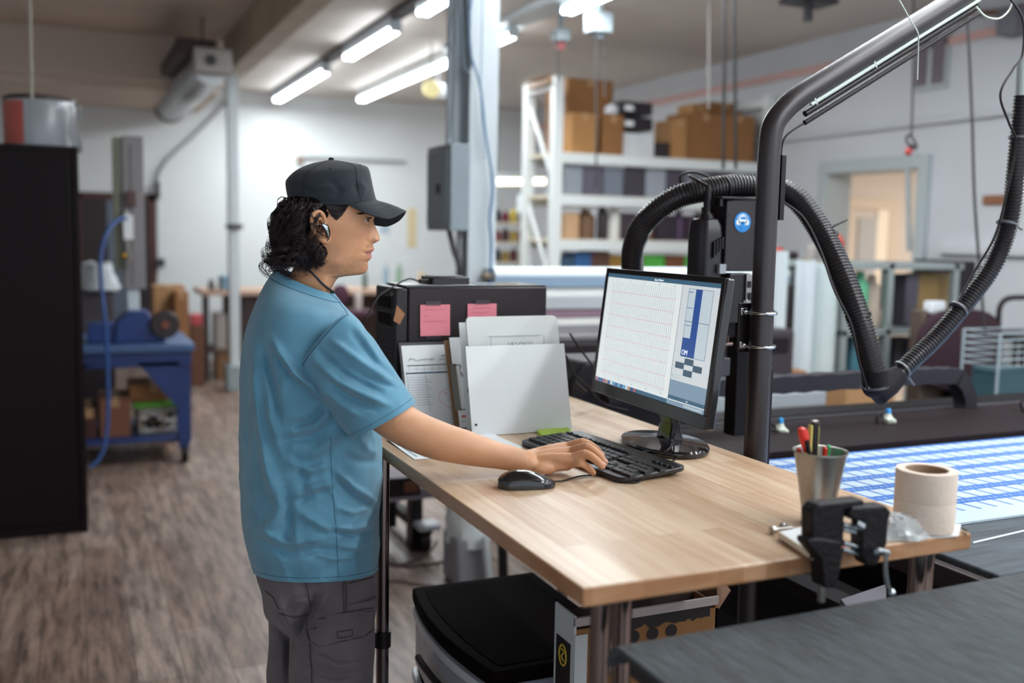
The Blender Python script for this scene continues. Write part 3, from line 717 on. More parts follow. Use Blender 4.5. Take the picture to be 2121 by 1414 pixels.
# ================================================================ left side: cabinet, bench and what stands around them
def ybox(name, px0, px1, py0, py1, y, d, m, parent=None, bevel=.004, z0=None, **k):
    """box whose front face fills the seen rectangle on the plane y"""
    a, b = Yp(px0, py0, y), Yp(px1, py1, y)
    return obj(name, MB().box(min(a.x, b.x), max(a.x, b.x), y, y + d, b.z if z0 is None else z0, a.z), m, parent, bevel=bevel, **k)
CABM = mat('black_cabinet', '#180d10', .5, spec=.15, noise=.1, nscale=4)
cz = Yp(80, 300, 5.5).z
cab = thing('storage_cabinet', 'tall black storage cabinet at the left edge', 'cabinet', (-.45, 5.7, 0))
obj('body', MB().box(-.95, .05, 5.5, 5.98, 0, cz), CABM, cab, bevel=.006)
obj('side_panel', MB().box(.022, .052, 5.488, 5.5, 0, cz - .005), CABM, cab, bevel=.003)
obj('door', MB().box(-.9, .012, 5.48, 5.5, .06, cz - .03), mat('cabinet_door_black', '#12090c', .5, spec=.15), cab, bevel=.004)
dr = thing('plastic_wrapped_drum', 'clear plastic wrapped drum with a red edge standing on the black cabinet', 'drum', (Yp(85, 300, 5.72).x, 5.72, cz))
dx = Yp(85, 300, 5.72).x; drr = (Yp(162, 250, 5.72).x - Yp(12, 250, 5.72).x) / 2; dz = Yp(85, 212, 5.72).z - cz
obj('wrapped_body', MB().lathe([(drr * .98, 0), (drr, .02), (drr, dz - .02), (drr * .97, dz)], (dx, 5.72, cz), 40), mat('cloudy_plastic_wrap', '#b9bcc0', .22, noise=.25, nscale=5, stretch=(1, 1, .2), hex2='#8f9499', bump=.4, bscale=12), dr)
obj('red_side', MB().rings([[Vector((dx + (drr + .003) * math.cos(a), 5.72 + (drr + .003) * math.sin(a), cz + z)) for z in (.01, dz - .01)] for a in [math.radians(q) for q in range(180, 246, 5)]], closed=False, cap0=False, cap1=False), mat('red_wrap', '#b5564c', .4), dr)
obj('dark_rim', MB().lathe([(drr * .97, 0), (drr * 1.01, .004), (drr * 1.01, .016), (drr * .9, .024), (.01, .026)], (dx, 5.72, cz + dz), 40), mat('dark_rim', '#3a2624', .4), dr)
wr = [Vector((dx + drr * .9 + .02, 5.60, cz + dz * t)) for t in (.9, .5, .1)]
obj('loose_wrap', MB().sheet(lambda u, v: Vector((dx + drr * .80 + .05 * u + .01 * math.sin(9 * v), 5.50 + .1 * (1 - u), cz + dz * .92 * (1 - v) - .03 * v)), 8, 12, .002), mat('cloudy_plastic_wrap2', '#c4c8cc', .15, alpha=.5), dr)
tag(obj('drop_cable', MB().tube([(Yp(66, -30, 5.4).x, 5.4, 3.41), (Yp(66, 205, 5.4).x, 5.4, Yp(66, 206, 5.4).z)], .007, 8), mat('pale_cord', '#a9a596', .7)), 'thin pale cord hanging from the ceiling in front of the wrapped drum', 'cord')
# blue steel bench
BLU = mat('blue_bench_paint', '#22386f', .45, noise=.2, nscale=6)
BLUT = mat('blue_bench_top', '#4c6a96', .35, noise=.3, nscale=5)
bz = Yp(380, 712, 6.9).z; bxr = Yp(403, 712, 6.9).x; bxl = -.35
be = thing('blue_workbench', 'blue steel workbench on casters beyond the black cabinet', 'workbench', ((bxl + bxr) / 2, 7.25, 0))
obj('bench_top', MB().box(bxl, bxr, 6.9, 7.75, bz - .05, bz), BLUT, be, bevel=.006)
obj('apron', MB().box(bxl + .02, bxr - .02, 6.92, 6.95, bz - .15, bz - .05).box(bxr - .05, bxr - .02, 6.95, 7.7, bz - .15, bz - .05), BLU, be, bevel=.004)
def tri(y, x0, x1, z0, z1): return MB().add([(x0, y, z1), (x1, y, z1), (x1, y, z0), (x0, y + .03, z1), (x1, y + .03, z1), (x1, y + .03, z0)], [(0, 1, 2), (5, 4, 3), (0, 3, 4, 1), (1, 4, 5, 2), (2, 5, 3, 0)])
obj('gusset', tri(6.92, bxr - .36, bxr - .10, bz - .45, bz - .12), BLU, be); obj('gusset', MB().add([(bxl + .1, 6.92, bz - .12), (bxl + .45, 6.92, bz - .12), (bxl + .1, 6.92, bz - .40), (bxl + .1, 6.95, bz - .12), (bxl + .45, 6.95, bz - .12), (bxl + .1, 6.95, bz - .40)], [(0, 1, 2), (5, 4, 3), (0, 3, 4, 1), (1, 4, 5, 2), (2, 5, 3, 0)]), BLU, be)
for x in (bxl + .08, bxr - .07):
    for y in (6.96, 7.68):
        obj('leg', MB().box(x - .045, x + .045, y - .03, y + .03, .14, bz - .05), BLU, be, bevel=.005)
        c = obj('caster', MB().cyl((x - .02, y, .06), (x + .02, y, .06), .06, n=20), BLK, be); obj('fork', MB().box(x - .03, x + .03, y - .03, y + .03, .09, .14), BLU, c)
obj('lower_shelf', MB().box(bxl + .05, bxr - .05, 6.95, 7.7, .15, .18), BLU, be, bevel=.004)
# boxes on the lower shelf
def card_box(name, px0, px1, py0, py1, y, d, label, m=CARD, group=None, z0=None, flap=False, cat='box', tape=True):
    a, b = Yp(px0, py0, y), Yp(px1, py1, y); zb = b.z if z0 is None else z0
    r = thing(name, label, cat, ((a.x + b.x) / 2, y + d / 2, zb), group)
    obj('carton', MB().box(a.x, b.x, y, y + d, zb, a.z), m, r, bevel=.004)
    if tape: obj('tape_strip', MB().box((a.x + b.x) / 2 - .025, (a.x + b.x) / 2 + .025, y - .001, y + d, a.z - .06, a.z + .001), mat('box_tape', '#b08a62', .3), r)
    if flap: obj('flap', MB().box(a.x, b.x, y - .005, y, a.z, a.z + .08), m, r)
    return r
CARDR = mat('red_brown_cardboard', '#80543f', .8, noise=.12, nscale=8)
card_box('cardboard_box', 206, 272, 826, 930, 7.05, .4, 'red-brown cardboard box on the blue bench\'s lower shelf, beside the tote', CARDR, z0=.18)
card_box('cardboard_box', 168, 202, 848, 930, 7.05, .4, 'dark cardboard box at the left end of the bench\'s lower shelf', mat('dark_cardboard', '#4a2c22', .8), z0=.18)
a, b = Yp(276, 838, 7.05), Yp(380, 922, 7.05)
tt = thing('storage_tote', 'clear plastic tote with a green lid under the blue bench', 'tote', ((a.x + b.x) / 2, 7.3, .18))
z2 = a.z - .03
obj('bin', MB().prism([(a.x + .03, 7.08), (b.x - .03, 7.08), (b.x - .03, 7.5), (a.x + .03, 7.5)], .18, z2), mat('clear_tote_plastic', '#b3b4b0', .25, noise=.4, nscale=14, hex2='#8a7f76'), tt, bevel=.01)
obj('lid', MB().box(a.x, b.x, 7.05, 7.53, z2, z2 + .04), mat('lime_green_lid', '#5fa035', .4), tt, bevel=.01)
rnd = random.Random(4)
co = MB()
for k in range(16): co.bc((rnd.uniform(a.x + .06, b.x - .06), 7.076, rnd.uniform(.22, z2 - .04)), (rnd.uniform(.03, .07), .003, rnd.uniform(.02, .05)), 0, k % 3)
obj('contents', co, [mat('tote_white', '#d8d4cc', .6), mat('tote_tan', '#a88f72', .6), mat('tote_dark', '#5d5550', .6)], tt, kind='stuff')
card_box('cardboard_box', 268, 372, 797, 832, 7.1, .36, 'flat brown cardboard box on top of the green-lidded tote', CARD, z0=z2 + .04)
# grey upright equipment on the bench
eq = thing('grey_equipment_column', 'tall narrow grey equipment cabinet on a white post at the blue bench', 'machine', (Yp(278, 650, 7.2).x, 7.3, bz))
ybox('cabinet_body', 252, 303, 280, 598, 7.2, .25, mat('equipment_grey', '#8a8688', .5, noise=.1, nscale=4), eq)
ybox('side_panel', 234, 254, 281, 560, 7.26, .3, mat('pale_green_side', '#a9ae94', .5), eq)
ybox('dark_groove', 268, 276, 300, 590, 7.195, .01, mat('groove_dark', '#5e5458', .6), eq)
ybox('post', 264, 290, 598, 650, 7.22, .12, WHM, eq, z0=bz)
ybox('switch_box', 262, 282, 395, 428, 7.17, .03, mat('brown_switch', '#5a3c3a', .5), eq)
p = [Yp(*q, 7.12) for q in ((262, 440), (270, 470), (262, 500), (268, 530), (262, 560))]
fx = obj('pipe_fittings', MB().tube(p, [.012, .022, .016, .02, .01], 10), STL, eq)
obj('yellow_fitting', MB().ball(Yp(256, 530, 7.1), .022), mat('brass_fitting', '#a9823a', .3, metal=.8), eq)
obj('white_tag', MB().bc(Yp(266, 470, 7.08), (.06, .004, .16)), PAP, eq)
tag(obj('air_hose', MB().tube(spline([Yp(262, 452, 7.0), Yp(244, 456, 6.95), Yp(222, 480, 6.85), Yp(209, 530, 6.8), Yp(210, 590, 6.78), Yp(217, 660, 6.76), Yp(222, 740, 6.76), Yp(224, 840, 6.75), Yp(218, 915, 6.72), Yp(205, 950, 6.7), Yp(186, 968, 6.68)], 8), .013, 12), mat('blue_air_hose', '#33528f', .35)), 'blue air hose hanging down in front of the blue bench', 'hose')
# blue machine on the bench
bv = thing('bench_vise', 'blue bench vise with a dark wheel on the blue workbench', 'vise', (Yp(290, 700, 7.1).x, 7.2, bz))
P = [Yp(*q, 7.02) for q in ((236, 714), (240, 668), (268, 646), (308, 645), (332, 690), (346, 714))]
P = [Vector((q.x, q.y, max(q.z, bz))) for q in P]
obj('base_casting', MB().add(P + [q + Vector((0, .28, 0)) for q in P], [[0, 1, 2, 3, 4, 5], [11, 10, 9, 8, 7, 6]] + [[i, i + 6, (i + 1) % 6 + 6, (i + 1) % 6] for i in range(6)]), mat('vise_blue', '#223b78', .4, noise=.2, nscale=8), bv, bevel=.012)
c = Yp(342, 672, 7.0)
obj('wheel', MB().lathe([(.02, -.015), (.085, -.015), (.095, 0), (.085, .015), (.02, .015)], (0, 0, 0), 28, mx=Matrix.Translation(c) @ Matrix.Rotation(PI / 2, 4, 'X')), mat('wheel_dark', '#2f2628', .5), bv)
obj('copper_hub', MB().cyl(c - Vector((0, .03, 0)), c, .025, n=14), mat('copper_hub', '#8a5240', .4, metal=.5), bv)
obj('left_jaw', MB().bc(Yp(212, 690, 7.05) + Vector((0, .1, 0)), (.18, .2, .13)), mat('vise_blue', '#24418f'), bv, bevel=.01)
# bundle behind
wb = thing('covered_machine', 'grey machine with crumpled white sheets over it behind the cabinet', 'machine', (Yp(205, 700, 8.0).x, 8.15, 0))
ybox('machine_body', 160, 238, 600, 720, 8.0, .5, mat('dim_grey_machine', '#4c4448', .5), wb, z0=.0)
rnd = random.Random(8); R = []
for j in range(7):
    t = j / 6; cc_ = Yp(200, 600 - 54 * t, 8.1); rr = .17 * (1 - .45 * t)
    R.append([cc_ + Vector((rr * math.cos(2 * PI * i / 18) * rnd.uniform(.8, 1.15), .18 * math.sin(2 * PI * i / 18), rnd.uniform(-.02, .02))) for i in range(18)])
obj('white_sheet', MB().rings(R), mat('white_cloth', '#bfc4c8', .8), wb, ang=25)
# conduit and fittings on the back wall
yw = YB - .04
tag(obj('wall_conduit', MB().tube([Yp(475, 208, yw), Yp(400, 282, yw), Yp(345, 332, yw), Yp(328, 360, yw), Yp(325, 400, yw), Yp(326, 545, yw)], .018, 10), mat('pale_conduit', '#a8acae', .5)), 'thin bent conduit on the white back wall left of the post', 'conduit')
tag(ybox('wall_switch', 322, 332, 376, 412, yw - .06, .06, DKG), 'dark switch on the conduit of the back wall', 'switch')
tag(ybox('wall_outlet', 322, 342, 535, 553, yw - .06, .06, DKG), 'dark outlet low on the back wall by the conduit', 'outlet')
wr_ = thing('wall_rail', 'long thin dark rail on the back wall behind the cap', 'rail', (Yp(720, 330, YB).x, YB, 2.2))
ybox('rail', 618, 840, 326, 333, YB - .06, .05, mat('rail_grey', '#8b8f90', .5), wr_); ybox('end_bracket', 618, 630, 322, 338, YB - .08, .08, mat('rail_end', '#8a7466', .5), wr_)
for q in ((845, 862, 432, 512, '#d9c9a0', 'narrow beige paper strip on the back wall beside the cap brim'), (788, 806, 465, 482, '#a9bccb', 'small pale blue paper on the back wall near the face')):
    tag(ybox('wall_poster', q[0], q[1], q[2], q[3], YB - .01, .008, mat('poster_' + q[4][1:], q[4], .8), bevel=0), q[5], 'poster')
# duct heater hung beside the beam
n0, n1 = Zp(437, 138, 2.93), Zp(352, 222, 2.93)
ht_ = thing('unit_heater', 'silver duct heater hanging beside the ceiling beam', 'heater', (n0 + n1) / 2)
obj('barrel', MB().tube([n0, n0.lerp(n1, .25), n0.lerp(n1, .26), n0.lerp(n1, .74), n0.lerp(n1, .75), n1], [.15, .15, .165, .165, .15, .15], 28), mat('galvanised', '#c2c6c8', .35, metal=.45, noise=.2, nscale=3), ht_)
obj('end_box', MB().bc(n0 + Vector((0, -.04, .03)), (.30, .22, .20)), mat('heater_box', '#a29c96', .5), ht_, bevel=.01)
obj('vent_hole', MB().cyl(n0 + Vector((-.02, -.16, .03)), n0 + Vector((-.02, -.148, .03)), .045, n=18), DKG, ht_)
obj('outlet_ring', MB().tube([n1, n1 + Vector((0, .06, 0))], [.165, .17], 28), mat('dark_duct_ring', '#4b3a36', .5), ht_)
obj('cover_hood', MB().bc((n0 + n1) / 2 + Vector((-.09, 0, .16)), (.32, (n0 - n1).length, .12), 0), mat('heater_hood', '#4d403b', .7), ht_, bevel=.02)
for t in (.15, .85): p = n0.lerp(n1, t); obj('hanger_rod', MB().cyl(p + Vector((0, 0, .1)), (p.x, p.y, ZC + .22), .008, n=8), DKG, ht_)
# far workbench with clutter
wz = Yp(480, 602, 10.6).z
x0, x1 = Yp(418, 600, 10.6).x, Yp(905, 600, 10.6).x
fb = thing('far_workbench', 'long brown workbench along the back wall behind the man', 'workbench', ((x0 + x1) / 2, 11.0, 0))
obj('bench_top', MB().box(x0, x1, 10.6, 11.4, wz - .05, wz), mat('far_bench_top', '#b89a88', .6), fb, bevel=.004)
for k in range(5):
    x = x0 + .04 + (x1 - x0 - .08) * k / 4; obj('leg', MB().box(x - .03, x + .03, 10.62, 10.7, 0, wz - .05), mat('bench_leg_dark', '#332a2b', .5), fb)
obj('back_panel', MB().box(x0 + .3, x1, 11.3, 11.33, .1, wz - .05), mat('brown_panel', '#5c4840', .7), fb)
obj('low_shelf', MB().box(x0, x1, 10.7, 11.3, .28, .31), mat('brown_panel', '#5c4840', .7), fb)
def small(px0, px1, py0, py1, y, d, hx, label, cat, name, z0=None, shape='box', group=None, **k):
    m = mat('paint_' + hx[1:], hx, .55, noise=.12, nscale=12)
    a, b = Yp(px0, py0, y), Yp(px1, py1, y); zb = b.z if z0 is None else z0
    cx = (a.x + b.x) / 2; r_ = abs(b.x - a.x) / 2
    if shape == 'box': o = obj(name, MB().box(a.x, b.x, y, y + d, zb, a.z), m, bevel=min(.01, r_ * .2))
    elif shape == 'cyl': o = obj(name, MB().lathe([(r_ * .95, 0), (r_, .01), (r_, (a.z - zb) * .75), (r_ * .5, (a.z - zb) * .88), (r_ * .45, a.z - zb)], (cx, y + r_, zb), 20), m)
    else: o = obj(name, MB().lathe([(.02, 0), (r_ * .9, .01), (r_, (a.z - zb) * .5), (r_ * .8, a.z - zb)], (cx, y + r_, zb), 20), m)
    return tag(o, label, cat, group)
small(460, 492, 572, 590, 10.7, .3, '#7796ab', 'blue-grey case on the far workbench beside the man\'s back', 'case', 'tool_case', z0=wz)
small(394, 424, 674, 720, 10.3, .2, '#6d4632', 'low brown box left of the far workbench', 'box', 'storage_box', z0=0)
small(396, 420, 652, 673, 10.3, .2, '#c9525a', 'bright red bag on the low box left of the far workbench', 'bag', 'red_bag')
small(432, 446, 578, 598, 10.7, .2, '#5d6060', 'small dark pot on the left end of the far workbench', 'pot', 'small_pot', z0=wz, shape='cyl')
small(500, 540, 610, 690, 10.72, .3, '#3c2a2a', 'dark brown box on the low shelf behind the man', 'box', 'storage_box', z0=.31)
small(446, 470, 650, 700, 10.72, .3, '#a59d98', 'pale grey box under the far workbench', 'box', 'storage_box', z0=.31)
small(448, 480, 720, 768, 10.72, .3, '#7d5b3a', 'brown crate on the floor under the far workbench', 'crate', 'wooden_crate', z0=0)
card_box('cardboard_box', 318, 384, 592, 690, 9.0, .3, 'tall flat cardboard boxes leaning right of the grey equipment', CARD2, z0=0)
card_box('cardboard_box', 362, 392, 604, 692, 8.8, .2, 'narrow cardboard box beside the taller flat one', CARD, z0=0)
ys_ = 8.8; sa, sb_ = Yp(690, 597, ys_), Yp(730, 640, ys_); sx = (sa.x + sb_.x) / 2; sz = sb_.z
st_ = thing('drafting_stool', 'maroon upholstered drafting stool far behind the man\'s chin', 'stool', (sx, ys_, 0))
obj('backrest', MB().ball((sx, ys_ + .1, (sa.z + sz) / 2 + .02), ((sb_.x - sa.x) / 2, .04, (sa.z - sz) / 2 + .01), 24, 14), mat('dark_maroon_cloth', '#4a2a38', .9), st_)
obj('seat', MB().lathe([(.17, -.05), (.2, -.04), (.2, -.005), (.17, 0)], (sx + .06, ys_ - .05, sz), 28), mat('dark_maroon_cloth', '#4a2a38', .9), st_)
obj('back_support', MB().box(sx - .02, sx + .02, ys_ + .1, ys_ + .13, sz - .04, sz + .12), BLKM, st_)
obj('column', MB().cyl((sx + .06, ys_ - .05, .05), (sx + .06, ys_ - .05, sz - .05), .025, n=14), BLKM, st_)
obj('foot_ring', MB().tube([(sx + .06 + .2 * math.cos(2 * PI * k / 24), ys_ - .05 + .2 * math.sin(2 * PI * k / 24), .3) for k in range(24)], .01, 8, loop=True), CHR, st_)
obj('base', MB().lathe([(.24, 0), (.25, .01), (.06, .05), (.03, .06)], (sx + .06, ys_ - .05, 0), 28), BLKM, st_)
small(735, 752, 602, 640, ys_ - .1, .2, '#c6bcb4', 'pale cup-like container on the seat of the far maroon stool', 'container', 'container', z0=sz, shape='cyl')
for k, (a, hx, nm, lab) in enumerate((((752, 762, 560, 592), '#3f5046', 'bottle', 'dark green bottle on the far workbench under the chin'), ((795, 806, 548, 592), '#8aa4b4', 'bottle', 'pale blue bottle on the far workbench left of the tower'), ((822, 834, 545, 592), '#7f9c86', 'bottle', 'green-grey bottle on the far workbench, nearest the tower'), ((868, 884, 560, 592), '#b9a58a', 'jar', 'tan jar on the far workbench behind the tower'))):
    small(*a, 10.8, .1, hx, lab, nm, nm, z0=wz, shape='cyl')

# ================================================================ column with its electrical panel
ep_ = thing('electrical_panel', 'grey electrical panel box mounted on the white column', 'electrical panel', (1.82, 4.95, 1.59))
pz0_, pz1_ = Xp(885, 477, 1.765).z, Xp(885, 306, 1.765).z
ya_, yb_2 = Xp(933, 290, 1.765).y, Xp(885, 306, 1.765).y
obj('box', MB().box(1.768, 1.874, ya_, yb_2, pz0_, pz1_), GRM, ep_, bevel=.005)
obj('door', MB().box(1.758, 1.768, ya_ + .03, yb_2 - .02, pz0_ + .03, pz1_ - .03), mat('panel_door_grey', '#8f9ba1', .5), ep_, bevel=.003)
obj('latch', MB().box(1.748, 1.758, (ya_ + yb_2) / 2 - .05, (ya_ + yb_2) / 2 - .01, (pz0_ + pz1_) / 2 - .03, (pz0_ + pz1_) / 2 + .02), mat('latch_brown', '#4a4144', .5), ep_)
for i, (x, r) in enumerate(((1.80, .016), (1.835, .024), (1.86, .012))):
    obj('conduit', MB().cyl((x, ya_ + .12, pz1_), (x, ya_ + .12, ZC), r, n=12), mat('conduit_grey', '#aab3b8', .45), ep_)
obj('lower_cable', MB().tube(spline([(1.80, ya_ + .1, pz0_), (1.82, ya_ + .08, pz0_ - .1), (1.845, ya_ + .06, pz0_ - .22), (1.845, ya_ + .06, 1.0), (1.845, ya_ + .06, .02)], 8), .014, 10), DKG, ep_)
obj('lower_conduit', MB().cyl((1.865, ya_ + .1, 0), (1.865, ya_ + .1, pz0_), .02, n=12), mat('conduit_pale', '#b9bcc4', .5), ep_)
yc = CY - .06
for pts, hx, lab, r in (
        (((952, -20), (955, 60), (960, 130), (968, 148), (976, 130), (972, 60), (968, -20)), '#5f6c7a', 'grey cable loop hanging on the column above the panel', .006),
        (((978, -20), (972, 50), (975, 110), (990, 160), (998, 200), (1005, 270), (1018, 355)), '#5b7fa6', 'blue cable crossing the column and hanging right of it', .006),
        (((1018, 355), (1020, 400), (1014, 452), (1017, 500), (1016, 560), (1014, 600)), '#3f6f9e', 'blue cable hanging down behind the computer tower', .007),
        (((1000, -20), (998, 100), (996, 200), (1004, 330)), '#9db4c8', 'pale blue cable running down the edge of the column', .004),
        (((938, 20), (930, 80), (940, 120), (936, 200), (930, 285)), '#6d7478', 'dark wire hanging left of the column conduit', .004)):
    tag(obj('cable', MB().tube(spline([Yp(*q, yc) for q in pts], 8), r, 8), mat('cable_' + hx[1:], hx, .45)), lab, 'cable')
ya2 = thing('hanging_reel', 'round yellow reel hanging under the longest tube light', 'reel', Yp(893, 185, 8.3))
c = Yp(893, 185, 8.3); obj('disc', MB().lathe([(.02, -.02), (.07, -.02), (.08, 0), (.07, .02), (.02, .02)], (0, 0, 0), 24, mx=Matrix.Translation(c) @ Matrix.Rotation(PI / 2, 4, 'X') @ Matrix.Scale(1.0, 4)), mat('yellow_reel', '#e6d9a0', .5), ya2)
obj('strap', MB().cyl(c + Vector((0, 0, .08)), (c.x, c.y, ZC), .006, n=8), DKG, ya2)
tag(obj('hanging_cup', MB().lathe([(.02, 0), (.045, .01), (.05, .1), (.03, .13)], tuple(Yp(912, 205, 8.4)), 20).cyl(Yp(912, 175, 8.4) + Vector((0, .05, 0)), (Yp(912, 175, 8.4).x, 8.45, ZC), .004, n=6), mat('pale_cup', '#cfd3d8', .5)), 'pale cup-shaped thing hanging beside the yellow reel', 'hanging cup')

# ================================================================ storage rack
RK = mat('white_rack_paint', '#d9dddc', .5)
yR = 7.1; xU = Yp(1152, 300, yR).x
# rear upright stands on the same line going back
lo = 8.0
yRr = yR
for q in range(400):
    yy = yR + q * .01
    if Yp(1095, 300, yy).x > xU: yRr = yy; break
rk = thing('storage_rack', 'tall white storage rack full of boxes and bins at the back', 'shelving', (xU + 1.3, (yR + yRr) / 2, 0))
zU = Yp(1152, 158, yR).z; X1 = min(xU + 2.2, XR - .06)
for y, x in ((yR, xU), (yRr, xU), (yR, X1), (yRr, X1)):
    obj('upright', MB().box(x - .04, x + .04, y - .04, y + .04, 0, zU), RK, rk, bevel=.004)
for x in (xU, X1):
    obj('end_rail', MB().box(x - .02, x + .02, yR, yRr, zU - .09, zU - .03), RK, rk)
    for k in range(3):
        z0, z1 = zU - .15 - .8 * k, zU - .85 - .8 * k
        a, b = Vector((x, yR, z1)), Vector((x, yRr, z0)); obj('brace', MB().cyl(a, b, .018, n=8), RK, rk)
lev = [Yp(1200, 318, yR).z, Yp(1200, 405, yR).z, Yp(1200, 497, yR).z, .85, .25]
for z in lev:
    obj('shelf_beam', MB().box(xU, X1, yR - .03, yR + .02, z - .08, z), RK, rk, bevel=.003); obj('shelf_beam', MB().box(xU, X1, yRr - .02, yRr + .03, z - .08, z), RK, rk)
    obj('shelf_board', MB().box(xU, X1, yR, yRr, z - .02, z + .005), mat('shelf_board_cream', '#d8cdb8', .7), rk)
L0, L1, L2, L3 = (z + .006 for z in lev[:4])
def rb(px0, px1, py0, y, d, z, label, m=CARD, nm='cardboard_box', cat='box', group=None, tape=True): return card_box(nm, px0, px1, py0, 400, y, d, label, m, group, z0=z, cat=cat, tape=tape)
CB1 = mat('rack_cardboard', '#8f6238', .8, noise=.1, nscale=6); CB3 = mat('rack_cardboard_light', '#ab7c4a', .8, noise=.1, nscale=6)
rb(1176, 1264, 160, yR + .25, .4, L0, 'largest brown cardboard box on top of the rack', CB1)
rb(1186, 1236, 232, yR + .03, .2, L0, 'smaller orange-brown box in front of the largest box on the rack', CB3)
rb(1250, 1288, 236, yR + .03, .2, L0, 'narrow cardboard box right of the largest one on the rack top', CB1)
rb(1118, 1160, 154, yRr - .5, .4, zU + .005, 'pale box on top of the rack\'s end frame', mat('pale_box', '#dcd2c6', .8))
BBN = mat('black_bin', '#221c22', .45)
wbz = Yp(1320, 274, yR + .05).z
small(1290, 1356, 274, 300, yR + .05, .3, '#d2d4d6', 'white bin under the two black bins on the rack top', 'bin', 'storage_bin', z0=L0)
for k, (p0, p1, lab) in enumerate(((240, 272, 'lower black bin stacked on the white bin on the rack'), (208, 240, 'upper black bin, topmost of the stack on the rack'))):
    a, b = Yp(1288, p0, yR + .05), Yp(1352, p1, yR + .05)
    o = thing('storage_bin', lab, 'bin', ((a.x + b.x) / 2, yR + .2, b.z), 'black bins on the rack top')
    obj('bin', MB().box(a.x, b.x, yR + .05, yR + .35, b.z + .002, a.z), BBN, o, bevel=.008); obj('white_label', MB().box(a.x + .03, a.x + .11, yR + .047, yR + .05, b.z + .03, b.z + .07), PAP, o)
small(1262, 1290, 213, 236, yR + .1, .15, '#cfd3d6', 'small white roll on the narrow cardboard box of the rack', 'roll', 'paper_roll', shape='cyl')
small(1358, 1396, 294, 312, yR + .1, .3, '#2c2226', 'flat dark tray between the bins and boxes on the rack', 'tray', 'tray', z0=L0)
rb(1396, 1418, 246, yR + .05, .3, L0, 'light cardboard box at the left of the right-hand box pile', CB3)
rb(1420, 1500, 232, yR + .1, .3, L0, 'wide cardboard box in the middle of the right-hand pile', CB1)
rb(1502, 1558, 236, yR + .08, .3, L0, 'cardboard box at the right end of the rack top', CB1)
rb(1436, 1462, 214, yR + .42, .25, L0, 'open cardboard box peeking over the middle of the pile', CB3)
rb(1468, 1530, 210, yR + .45, .25, L0, 'taller brown box behind the right-hand pile', CB1)
rnd = random.Random(12)
greys = ['#8d939b', '#5b5662', '#747a86', '#3f3942', '#969aa2', '#4a4450', '#6c6f7a', '#544e58', '#7d818b']
x = 1172
names2 = ['grey', 'dark grey', 'blue-grey', 'black', 'pale grey', 'charcoal', 'slate', 'dusky', 'mid grey']
for k in range(9):
    w_ = (38, 44, 40, 46, 42, 40, 50, 44, 40)[k]
    a, b = Yp(x, 334 + 4 * (k % 3), yR + .03), Yp(x + w_ - 3, 395, yR + .03)
    o = thing('plastic_bin', '%s plastic bin on the rack\'s second shelf, %s from the left' % (names2[k], ('first', 'second', 'third', 'fourth', 'fifth', 'sixth', 'seventh', 'eighth', 'last')[k]), 'bin', ((a.x + b.x) / 2, yR + .2, L1), 'plastic bins on the second shelf')
    obj('bin', MB().box(a.x, b.x, yR + .03, yR + .4, L1, a.z), mat('bin_' + greys[k][1:], greys[k], .3), o, bevel=.01)
    obj('rim', MB().box(a.x - .004, b.x + .004, yR + .025, yR + .405, a.z - .02, a.z), mat('bin_rim', '#c2c6cc', .4), o)
    x += w_
items = [(1172, 1200, 440, '#c7a07a', 'box'), (1204, 1240, 432, '#7a5a44', 'cyl'), (1244, 1262, 420, '#2a2226', 'cyl'), (1266, 1290, 424, '#e3e0d8', 'cyl'), (1292, 1330, 440, '#3c3038', 'box'), (1334, 1362, 452, '#6a4a3c', 'cyl'), (1364, 1400, 444, '#2c2430', 'box'), (1402, 1424, 436, '#54405c', 'cyl'), (1426, 1460, 446, '#3a2c34', 'box'), (1464, 1500, 440, '#241d24', 'box'), (1504, 1540, 436, '#4c4450', 'box')]
for k, (a_, b__, t_, hx, sh) in enumerate(items):
    small(a_, b__, t_, 480, yR + .04 + .03 * (k % 2), .2, hx, '%s on the rack\'s third shelf, %s of the row' % (('tan box', 'brown spool', 'thin black canister', 'off-white jar', 'dark box', 'rust brown can', 'black box', 'purple-grey canister', 'dark plum box', 'blackish box', 'grey-violet box')[k], ('first', 'second', 'third', 'fourth', 'fifth', 'sixth', 'seventh', 'eighth', 'ninth', 'tenth', 'last')[k]), 'box' if sh == 'box' else 'canister', 'storage_item' if sh == 'box' else 'canister', z0=L2, shape=sh)
zl3 = Yp(1300, 590, yR).z
obj('shelf_board', MB().box(xU, X1, yR, yRr, zl3 - .03, zl3), mat('shelf_board_cream', '#d8cdb8', .7), rk)
for k, (a_, b__, t_, hx, lab) in enumerate(((1165, 1190, 530, '#35506a', 'dark blue bin at the left of the rack\'s fourth shelf'), (1192, 1224, 522, '#2f5f96', 'blue bag on the rack\'s fourth shelf'), (1226, 1262, 520, '#5a3b30', 'brown box on the rack\'s fourth shelf'), (1264, 1298, 528, '#9a7430', 'ochre box on the rack\'s fourth shelf'), (1336, 1376, 528, '#52b347', 'left bright green bin on the rack'), (1380, 1416, 528, '#7a4a30', 'brown box between the two green bins'), (1420, 1456, 530, '#48ad44', 'right bright green bin on the rack, beside the router'), (1500, 1560, 530, '#5c4a44', 'brown box behind the tool head on the rack'))):
    small(a_, b__, t_, 590, yR + .04, .25, hx, lab, 'bin' if 'bin' in lab else 'box', 'storage_bin' if 'bin' in lab else 'storage_box', z0=zl3)
